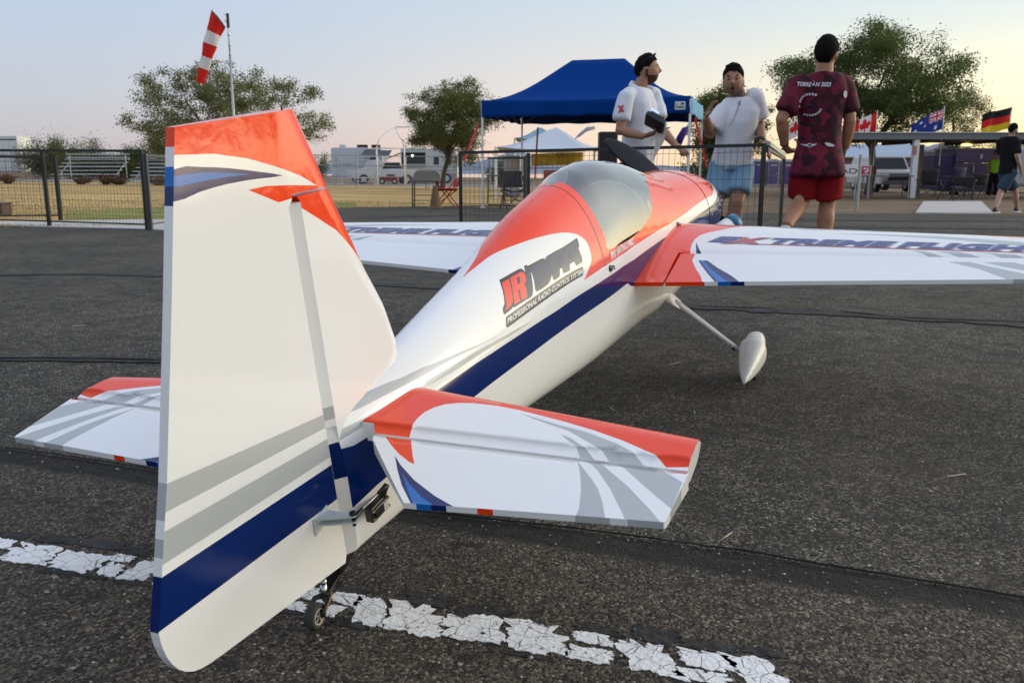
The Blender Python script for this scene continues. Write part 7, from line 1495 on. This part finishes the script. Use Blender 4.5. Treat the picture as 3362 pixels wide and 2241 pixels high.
for side in (1, -1):
    fT = lambda a, b: (a, -side*b, wz(a, b)); fBm = lambda a, b: (a, -side*b, 2*W0-wz(a, b))
    r1 = 1.335; g_ = .003
    out = [(wing_le(.10), .10)]+[(wing_le(r_), r_) for r_ in (.4, .8, 1.2, HALF-.06)]+[(wing_le(HALF)-.02, HALF-.02), (wing_le(HALF)-.07, HALF), (wing_te(HALF)+.04, HALF), (wing_te(HALF-.03), HALF-.03), (wing_te(r1+g_), r1+g_), (ail_u(r1), r1+g_), (ail_u(r1), r1), (ail_u(.226), .226), (ail_u(.2255), .222), (wing_te(.222), .222), (wing_te(.10), .10)]
    red_in = bez([(1.86, .36)]+[tuple(p) for p in T_['w_red'][1:]]+[(1.36, .272)], 3)[3:-6]
    lay = [(REDP, [(1.90, .05), (1.90, .45), (1.79, .42), (1.74, .37), (1.70, .335)]+[tuple(p) for p in T_['w_red'][1:]]+[(1.30, .285), (1.10, .33), (1.10, .05)]),
           (REDP, [(wing_le(.95)-.030, .95), (wing_le(1.2)-.075, 1.2), (wing_le(1.42)-.14, 1.42), (1.9, 1.42), (1.9, .60), (wing_le(.7)-.006, .70)]),
           (GREY, [(1.668, .60), (1.665, .75), (1.645, .95), (1.60, 1.13), (1.545, 1.30), (1.50, 1.42), (1.56, 1.42), (1.60, 1.28), (1.65, 1.10), (1.685, .92), (1.682, .75)]),
           (GREY, [tuple(p) for p in T_['w_s1']]), (GREY, [tuple(p) for p in T_['w_s2']]), (GREY, [(1.541, 1.0), (1.533, 1.091), (1.50, 1.17), (1.47, 1.22), (1.475, 1.14), (1.504, 1.071), (1.526, 1.042)]),
           (NAVY, [tuple(p) for p in T_['w_nav']]), (BLUE, [tuple(p) for p in T_['w_blu']])]
    wg = slab2('wing', out, lay, [(REDP, lay[0][1])], fT, fBm, side > 0, PM, plane, .035, cuts=[[(ail_u(.23)+d, .23), (ail_u(1.33)+d, 1.33)] for d in (.001, .016)]+[[(wing_le(.11)-d, .11), (wing_le(1.33)-d, 1.33)] for d in (.0012, .004, .009, .018, .03, .05, .08)])
    # aileron
    fTa = lambda a, b: (a, -side*b, az(a, b)); fBa = lambda a, b: (a, -side*b, 2*W0-az(a, b))
    oa = [(ail_u(.229)-.0012, .229)]+[(ail_u(r_)-.0012, r_) for r_ in (.6, 1.0, r1-.003)]+[(wing_te(r_), r_) for r_ in (r1-.003, 1.0, .6, .229)]
    te_ = lambda r_, e=-.02: (wing_te(r_)+e, r_)
    la = [(REDP, [(1.45, .20)]+[(1.45, .27)]+[tuple(p) for p in T_['a_red']]+[te_(.333), te_(.20)]), (NAVY, [tuple(p) for p in T_['a_nav'][:4]]+[te_(.436), te_(.364)]+[tuple(p) for p in T_['a_nav'][4:]]), (BLUE, [tuple(p) for p in T_['a_blu'][:3]]+[te_(.402), te_(.374)]+[tuple(p) for p in T_['a_blu'][3:]]),
          (GREY, [tuple(p) for p in T_['a_s1'][:4]]+[(1.36, 1.16), te_(1.17), te_(1.062)]+[tuple(p) for p in T_['a_s1'][5:]]), (GREY, [(1.475, 1.008), (1.483, 1.078), (1.469, 1.102), (1.42, 1.20), te_(1.30), te_(1.225), (1.40, 1.15), (1.451, 1.047)])]
    edge = la+[(REDP, [te_(.588), te_(.588, .02), te_(.606, .02), te_(.606)]), (REDP, [te_(.893), te_(.893, .02), te_(.910, .02), te_(.910)])]
    slab2('aileron', oa, la, [], fTa, fBa, side > 0, PM, plane, .035, edge_layers=edge)
    # lettering on the wing
    if side > 0:
        ub = lambda r_: 1.534+(r_-.288)*.032; rng_ = ((.294, .358), (.332, .436), (.449, .775), (.805, 1.18)); dz = .052
    else:
        ub = lambda r_: 1.540+(r_-.288)*.055; rng_ = ((1.175, 1.111), (1.137, 1.033), (1.02, .694), (.664, .29)); dz = .052
    LG_ = mat('letter_outline', (.30, .32, .36), .25); LB2 = mat('letter_navy', (.012, .030, .20), .2); LR2 = mat('letter_red', (.50, .035, .04), .2)
    for (a, b), txt in zip(rng_, ('E', 'X', 'TREME', 'FLIGHT')):
        sh_ = .030*(1 if b > a else -1); x_k = .010 if txt == 'X' else 0
        q = lambda e: [(ub(a)-e-x_k, a-math.copysign(e*1.6, b-a)), (ub(b)-e-x_k, b+math.copysign(e*1.6, b-a)), (ub(b)+dz+e, b+sh_+math.copysign(e*1.6, b-a)), (ub(a)+dz+e, a+sh_-math.copysign(e*1.6, b-a))]
        lettering('lettering', txt, q(.004), fT, LG_, wg, .10, 0, 1.04, .0009, (0, 0, 1)); lettering('lettering', txt, q(0), fT, LR2 if txt == 'X' else LB2, wg, .035, 0, 1.04, .0017, (0, 0, 1))
    ra, rb = (.33, 1.20) if side > 0 else (1.16, .28)
    mb = MB(); nseg = 30
    for k in range(nseg+1):
        r_ = ra+(rb-ra)*k/nseg; mb.v += [tuple(Vector(fT(ub(r_)-.011, r_))+Vector((0, 0, .0008))), tuple(Vector(fT(ub(r_)-.005, r_))+Vector((0, 0, .0008)))]
    for k in range(nseg): mb.f.append((2*k, 2*k+2, 2*k+3, 2*k+1)); mb.m.append(0)
    mb.obj('underline', LR2, wg)

# ---- stabiliser and elevators
def sz(u_, r_):
    le = stab_le(r_); x = min(1, max(0, (le-u_)/.045)); z = .0150*math.sqrt(max(0, 1-(1-x)**2))+.0004
    if u_ < .0: z = min(z, .0150-.0055*min(1, (-u_)/.019))
    return z
s1_ = lambda k: [tuple(p) for p in T_[k]]
for side in (1, -1):
    fT = lambda a, b: (a, -side*b, sz(a, b)); fBm = lambda a, b: (a, -side*b, -sz(a, b))
    tip = .518
    out = [(stab_le(.03), .03)]+[(stab_le(r_), r_) for r_ in (.2, .35, tip)]+[(-.019, tip), (-.019, .062), (-.0, .05), (.0, .03)]
    rin = s1_('s_red'); red = [(.20, .02), (.20, .60), (-.05, .60)]+[(-.012, .519), (-.017, .49)]+[tuple(p) for p in reversed(rin[:-2])]+[(-.008, .116), (-.022, .120), (-.03, .02)]
    lay = [(GREY, s1_('s_g1')), (GREY, s1_('s_g2')), (GREY, [(.002, .363), (.003, .374), (-.019, .395), (-.019, .375)]), (GREY, [(-.001, .4), (.001, .443), (-.019, .462), (-.019, .415)]), (REDP, red)]
    sb = slab2('stabiliser', out, lay, [(REDP, red)], fT, fBm, side > 0, PM, plane, .022, edge_layers=[(WHITE, red)], cuts=[[(0, .05), (0, tip-.001)]]+[[(stab_le(.035)-d, .035), (stab_le(tip-.001)-d, tip-.001)] for d in (.0006, .002, .005, .010, .018, .030, .045)])
    def ez(u_, r_, s_):
        t_ = min(1, max(0, (-.020-u_)/.138)); c_ = t_*((-.0023+.0142*(r_-.281)/.235) if side > 0 else -.004); h = .0125*(1-t_)+.0042*t_; fr_ = min(1, max(0, (-.022-u_)/.006)); return c_+s_*h*(.55+.45*fr_)
    fT = lambda a, b: (a, -side*b, ez(a, b, 1)); fBm = lambda a, b: (a, -side*b, ez(a, b, -1))
    te = -.158
    out = [(-.023, .075), (-.023, tip+.001), (-.030, tip+.003), (te+.012, tip-.001), (te+.008, tip-.003), (te-.002, .20), (te-.002, .182), (-.036, .068), (-.028, .066)]
    nv = s1_('e_nav'); bl = s1_('e_blu'); G1, G2, G3 = s1_('e_g1'), s1_('e_g2'), s1_('e_g3')
    def xt(poly):
        """carry an outline that reaches the trailing edge straight on past it"""
        out_ = []; n_ = len(poly)
        for i_, p in enumerate(poly):
            if p[0] < -.147:
                for nb in (poly[i_-1], poly[(i_+1) % n_]):
                    if nb[0] > p[0]+.004: out_.append((p[0]-.03, p[1]+(p[1]-nb[1])/(p[0]-nb[0])*-.03)); break
                else: out_.append((p[0]-.03, p[1]))
            else: out_.append(tuple(p))
        return out_
    lay = [(REDP, s1_('e_red')), (NAVY, xt(nv)), (BLUE, xt(bl)), (GREY, xt(G1)), (GREY, xt(G2)), (GREY, G3), (REDP, s1_('e_tip'))]
    edge = lay+[(REDP, [(-.19, .283), (-.13, .283), (-.13, .296), (-.19, .296)])]
    slab2('elevator', out, lay, [], fT, fBm, side > 0, PM, plane, .022, edge_layers=edge)

# ---- fin and rudder
FN_H = .0165
fin_out = [(-.045, .0), (-.045, .357), (-.050, .3655), (.038, .3585), (.062, .310), (.105, .220), (.135, .168), (.145, .150)]+[(.168, .082), (.166, .070), (.150, .03), (.10, -.01)]
def le_fin(w_): # leading edge of the fin at height w
    pts = [(-.02, .17), (.082, .168), (.150, .145), (.168, .135), (.22, .105), (.31, .062), (.3585, .038)]
    for (w0_, u0), (w1, u1) in zip(pts[:-1], pts[1:]):
        if w_ <= w1: return u0+(u1-u0)*(w_-w0_)/(w1-w0_)
    return pts[-1][1]
def fh(u_, w_): x = min(1, max(0, (le_fin(w_)-u_)/.040)); return FN_H*math.sqrt(max(0, 1-(1-x)**2))*.97+.0005
fR = lambda a, b: (a, -fh(a, b), b); fL = lambda a, b: (a, fh(a, b), b)
fr_ = [tuple(p) for p in T_['fin_red']]; finred = [(-.075, .385), fr_[0], (-.016, .33), (.028, .30), (.072, .256), (.109, .216), (.20, .05), (.20, .40), (-.075, .40)]
finred = [(-.075, .40), (-.068, .363), (-.045, .349), (-.016, .33), (.028, .30), (.072, .256), (.109, .213), (.20, .18), (.20, .40)]
lw = [.358, .31, .26, .22, .18, .145, .11, .083]
slab2('fin', fin_out, [(REDP, finred)], [(REDP, finred)], fR, fL, False, PM, plane, .02, cuts=[[(le_fin(w_)-d, w_) for w_ in lw] for d in (.0006, .002, .005, .010, .018, .028, .040)])
# bevelled tail post above the hull and painted greys continuing on it
mbp = Paint()
for s in (1, -1):
    zs_ = [.030, .0365, .062, .357]
    for z0, z1, mi in ((.030, .042, WHITE), (.042, .062, GREY), (.062, .357, WHITE)):
        a = [(-.045, -s*FN_H, z0), (-.045, -s*FN_H, z1)]; b = [(-.059, -s*.006, z0), (-.059, -s*.006, z1)]
        if s > 0: mbp.wall(a, b, mi, False)
        else: mbp.wall(a[::-1], b[::-1], mi, False)
mbp.wall([(-.059, -.006, .03), (-.059, -.006, .357)], [(-.059, .006, .03), (-.059, .006, .357)], WHITE, False)
mbp.obj('hinge_post', PM, plane)
def te_r(w_):
    pts = [(-.14, -.385), (-.111, -.395), (-.092, -.411), (-.065, -.419), (-.044, -.419), (.112, -.358), (.30, -.293), (.481, -.233)]
    for (w0_, u0), (w1, u1) in zip(pts[:-1], pts[1:]):
        if w_ <= w1: return u0+(u1-u0)*(w_-w0_)/(w1-w0_)
    return pts[-1][1]
def rh_(u_, w_):
    fr1 = -.072 if w_ < .362 else le_fin(.3585)+.0+(w_-.3585)*-.45
    te = te_r(w_); t_ = min(1, max(0, (u_-te)/(-.072-te))); h = .0062+(.0168-.0062)*t_
    if w_ < .362 and u_ > -.072: h = .0168-(u_+.072)/.011*.0105
    if w_ >= .362:
        x = min(1, max(0, (fr1-u_)/.035)); h *= math.sqrt(max(0, 1-(1-x)**2))*.97+.03
    return h
rd = [(-.233, .481), (-.015, .473), (.033, .3625), (-.0615, .3705), (-.0615, -.10), (-.0625, -.150), (-.078, -.184), (-.340, -.139), (-.362, -.1345), (-.375, -.1305), (-.386, -.125), (-.396, -.117), (-.4045, -.107), (-.411, -.095), (-.416, -.081), (-.419, -.064), (-.419, -.044), (-.358, .112), (-.293, .30)]
fR = lambda a, b: (a, -rh_(a, b), b); fL = lambda a, b: (a, rh_(a, b), b)
ext = lambda p, d=-.03: [(x+d if x < te_r(y)+.012 else x, y) for x, y in p]
S_ = T_['r_s']; ln = lambda a, b, u_: (u_, a[1]+(b[1]-a[1])*(u_-a[0])/(b[0]-a[0]))
bandp = lambda a, b, c_, d: [ln(a, b, -.46), ln(a, b, -.0725), ln(c_, d, -.0725), ln(c_, d, -.46)]
lay = [(REDP, ext([(-.27, .49), (-.010, .482)]+[(.05, .36), (-.0615, .3655), (-.0900, .3665)]+[tuple(p) for p in T_['r_or'][4:]])), (NAVY, ext(bez([tuple(p) for p in T_['r_nav']], 2))), (BLUE, ext([tuple(p) for p in T_['r_blu']])),
       (GREY, bandp(S_[0], S_[1], S_[3], S_[2])), (GREY, bandp(S_[4], S_[5], S_[7], S_[6])), (NAVY, bandp(S_[8], S_[9], S_[11], S_[10]))]
rud = slab2('rudder', rd, lay, lay, fR, fL, False, PM, plane, .022, cuts=[[(-.0723, .361), (-.0723, -.18)]]+[[(.037-d-(.104-0)*0+(-.45)*(w_-.3585)*1., w_) for w_ in (.364, .40, .44, .472)] for d in (.001, .003, .007, .014, .024, .035)])
mb = MB(); mb.tube([(-.030, 0, .472), (-.030, 0, .4785)], .0013, 6); mb.obj('pin', SCW, rud)

# ---- rudder servo, pushrod and control horn
svo = MB(); BKP = mat('servo_black', (.012, .012, .012), .35)
c0 = Vector((-.020, -.047, -.118)); svo.box(c0, (.048, .014, .025)); svo.box(c0+Vector((0, -.003, .0)), (.038, .014, .019)); sv = svo.obj('servo', BKP, plane, bevel=.002)
for du in (-.021, .021):
    for dw in (-.007, .007): mb = MB(); p = c0+Vector((du, -.007, dw)); mb.tube([p, p+Vector((0, -.003, 0))], .0026, 10); mb.obj('screw', mat('brass', (.55, .42, .22), .3, metal=.9), sv)
lettering('lettering', 'HV', [(0, 0), (1, 0), (1, 1), (0, 1)], lambda x, y: (c0.x-.004+.018*x, c0.y-.0125, c0.z-.008+.015*y), mat('print_white_gloss', (.74, .74, .72), .2), sv, .03) if False else None
mb = MB()
for k in range(4): mb.box(c0+Vector((.006+.0034*k, -.0104, 0)), (.0022, .0006, .013))
mb.obj('label_print', mat('print_white_gloss', (.74, .74, .72), .2), sv)
mb = MB(); A_ = Vector((-.018, -.058, -.100)); B_ = Vector((-.024, -.072, -.074)); mb.bar(A_, B_, .010, .004); mb.obj('servo_arm', BKP, sv, bevel=.001)
HN = Vector((-.104, -.062, -.082)); mb = MB(); mb.tube([B_, HN], .0017, 8); rod = mb.obj('pushrod', STL, plane, True)
for a, b in ((B_, .24), (HN, .26)):
    p = a.lerp(HN if a is B_ else B_, b); mb = MB(); mb.tube([a, a.lerp(p, .3), p], [.0048, .0042, .0032], 10); mb.obj('ball_link', BKP, rod, True)
mb = MB(); mb.tube([HN+Vector((0, 0, -.012)), HN+Vector((0, 0, .010))], .0028, 8); mb.tube([HN+Vector((0, 0, .006)), HN+Vector((0, 0, .010))], .005, 10); mb.obj('bolt', SCW, rod, True)
HGm = mat('horn_glass', (.55, .62, .60), .2, spec=.5)
for dz in (.004, -.0055):
    mb = MB(); mb.prism([(-.100, .016), (-.101, .030), (-.099, .058), (-.104, .068), (-.109, .066), (-.124, .040), (-.134, .016)], lambda u_, r_, h: (u_, -r_, -.083+dz+h-.12*(u_+.1)), 0, .0018); mb.obj('control_horn', HGm, rud)
mb = MB(); mb.prism([(-.099, -.070), (-.135, -.076), (-.135, -.100), (-.099, -.092)], lambda u_, w_, h: (u_, -.0160-h, w_), 0, .0012); mb.obj('horn_base', HGm, rud)

# ---- tail wheel
CBN = mat('carbon_black', (.008, .008, .009), .25, spec=.5); tw_ = MB()
tw_.loft([[L3(*p) for p in q_] for q_ in ([(-.030, -.014, -.182), (-.030, .014, -.182), (-.060, .014, -.187), (-.060, -.014, -.187)], [(-.074, -.011, -.200), (-.074, .011, -.200), (-.090, .011, -.199), (-.090, -.011, -.199)], [(-.112, -.009, -.216), (-.112, .009, -.216), (-.122, .009, -.210), (-.122, -.009, -.210)])]); twr = tw_.obj('tail_wheel_bracket', CBN, plane, bevel=.002)
mb = MB(); mb.tube([L3(-.117, 0, -.196), L3(-.120, 0, -.222)], .005, 10); mb.ell(L3(-.1165, .0, -.194), (.006, .006, .006), 10, 8); mb.obj('pivot', STL, twr, True)
WC = L3(-.148, 0, -.2305); wr_ = .0195; mb = MB(); prof = [(-.007, .55), (-.0085, .80), (-.007, .96), (0, 1.0), (.007, .96), (.0085, .80), (.007, .55)]
rings = []
for k in range(24):
    a = 2*math.pi*k/24; rings.append([WC+Vector((wr_*s*math.cos(a), y, wr_*s*math.sin(a))) for y, s in prof])
mb.loft(rings+[rings[0]], cap=False); mb.obj('tyre', mat('tyre_worn', (.045, .040, .033), .8, bump=.3, bscale=300), twr, True)
mb = MB(); HUBM = mat('hub_pale', (.40, .37, .31), .5)
rim_p = [WC+Vector((wr_*.60*math.cos(a), -.0068, wr_*.60*math.sin(a))) for a in np.linspace(0, 2*math.pi, 25)]; mb.tube(rim_p, .0016, 6); mb.tube([WC+Vector((0, -.0085, 0)), WC+Vector((0, .0085, 0))], .0034, 10)
for k in range(5): a = 2*math.pi*k/5; d = Vector((math.cos(a), 0, math.sin(a))); mb.bar(WC+d*.002+Vector((0, -.006, 0)), WC+d*wr_*.58+Vector((0, -.006, 0)), .0022)
mb.tube([WC+Vector((0, -.003, 0)), WC+Vector((0, .003, 0))], wr_*.56, 16, m=1); mb.obj('rim', [HUBM, BKP], twr, True)
mb = MB()
for s in (-1, 1): mb.tube([L3(-.121, .004*s, -.216), L3(-.128, .0115*s, -.217), L3(-.142, .0125*s, -.224), WC+Vector((0, -.0125*s, 0))], [.0045, .004, .0035, .004], 8)
mb.obj('fork', BKP, twr, True)
mb = MB(); mb.tube([WC+Vector((.0, -.0145, .0)), WC+Vector((.010, -.016, .012)), L3(-.120, .014, -.212), L3(-.116, .010, -.206)], .0014, 6); mb.obj('spring', mat('spring_copper', (.30, .17, .09), .4, metal=.6), twr, True)

# ---- main gear
for side in (1, -1):
    Y_ = -side
    def V(u_, r_, w_): return Vector((u_, -side*r_, w_))
    mb = MB(); a, b = V(1.66, .165, -.350), V(1.645, .375, -.500)
    n = 8; rr = []
    for k in range(n+1):
        t_ = k/n; c_ = a.lerp(b, t_); wd = .046*(1-t_)+.026*t_; up = (b-a).normalized(); nn = Vector((1, 0, 0)).cross(up).normalized(); nn.normalize()
        rr.append([c_+Vector((1, 0, 0))*wd*.5*math.cos(q_)+nn*.0062*math.sin(q_) for q_ in np.linspace(0, 2*math.pi, 13)[:-1]])
    mb.loft(rr); lg_ = mb.obj('gear_leg', mat('gear_silver', (.50, .51, .54), .28, spec=.5), plane, True)
    mb = MB(); mb.loft([[a.lerp(b, t_)+Vector((1, 0, 0))*w_*math.cos(q_)+Vector((0, .5, .8))*h_*math.sin(q_) for q_ in np.linspace(0, 2*math.pi, 13)[:-1]] for t_, w_, h_ in ((-.10, .045, .020), (.03, .038, .016), (.10, .028, .009))]); mb.obj('leg_fairing', PM[0], plane, True)
    mb = MB(); mb.tube([a.lerp(b, .90)+Vector((-.01, 0, -.004)), b], .007, 8); mb.obj('leg_clamp', CBN, lg_, True)
    pc = V(1.62, .416, -.502); mb = MB(); secs = []
    for t_ in np.linspace(0, 1, 22):
        x = -.19+.34*t_; s_ = (t_**.62)*math.sqrt(max(0, 1-((t_-.62)/.38)**2)) if t_ > .62 else (t_/.62)**.80*(1.35-.35*t_/.62)
        s_ = max(s_, .10 if t_ < .5 else .02); w_ = .043*s_; hU, hD = .053*s_, .047*s_
        cz_ = .018*(1-t_)-.004
        secs.append([pc+Vector((x, w_*math.copysign(abs(math.cos(q_))**.8, math.cos(q_)), cz_*-.9+(hU if math.sin(q_) > 0 else hD)*math.copysign(abs(math.sin(q_))**.8, math.sin(q_)))) for q_ in np.linspace(0, 2*math.pi, 25)[:-1]])
    mb.loft(secs); wp = mb.obj('wheel_pant', mat('pant_white', (.76, .755, .73), .30, spec=.4), plane, True)
    mb = MB(); wc = V(1.648, .418, -.538); mb.tube([wc+Vector((0, -.018, 0)), wc+Vector((0, -.012, 0)), wc+Vector((0, .012, 0)), wc+Vector((0, .018, 0))], [.044, .054, .054, .044], 24); w__ = mb.obj('wheel', mat('tyre_black', (.02, .02, .02), .8), plane, auto=50)
# ---- exhaust stub, propeller
mb = MB(); e0, e1 = V(2.30, .12, -.40), V(2.36, .30, -.30)
ex0 = L3(2.20, .235, -.255); mb.tube([L3(2.16, .16, -.30), L3(2.20, .225, -.262), L3(2.235, .255, -.245)], [.030, .034, .034], 14); ch = mb.obj('exhaust_shroud', PM[0], plane, True)
mb = MB(); mb.tube([L3(2.236, .256, -.2445), L3(2.262, .275, -.236)], [.036, .034], 14); mb.obj('shroud_band', mat('band_teal', (.02, .16, .28), .35), plane, True)
hubc = L3(2.68, 0, -.225); dirp = Vector((0, .825, .565)).normalized(); prp = MB(); prp.tube([hubc+Vector((-.06, 0, 0)), hubc+Vector((.03, 0, 0))], [.030, .024], 16); prop = prp.obj('propeller', CBN, plane, auto=40)
for s in (1, -1):
    mb = MB(); d = dirp*s; cdv = Vector((0, -d.z, d.y)); rr = []
    for t_, ch_, pit in ((.02, .030, 1.0), (.08, .034, .95), (.16, .052, .75), (.24, .066, .58), (.31, .060, .46), (.37, .044, .38), (.400, .026, .34), (.412, .008, .32)):
        cv_ = (cdv*math.cos(pit)+Vector((1, 0, 0))*math.sin(pit)); nv_ = d.cross(cv_); rr.append([hubc+d*t_+cv_*(ch_*.62*math.cos(q_)+.004)+nv_*(ch_*.07+.0015)*math.sin(q_) for q_ in np.linspace(0, 2*math.pi, 17)[:-1]])
    mb.loft(rr); mb.obj('blade', CBN, prop, True)
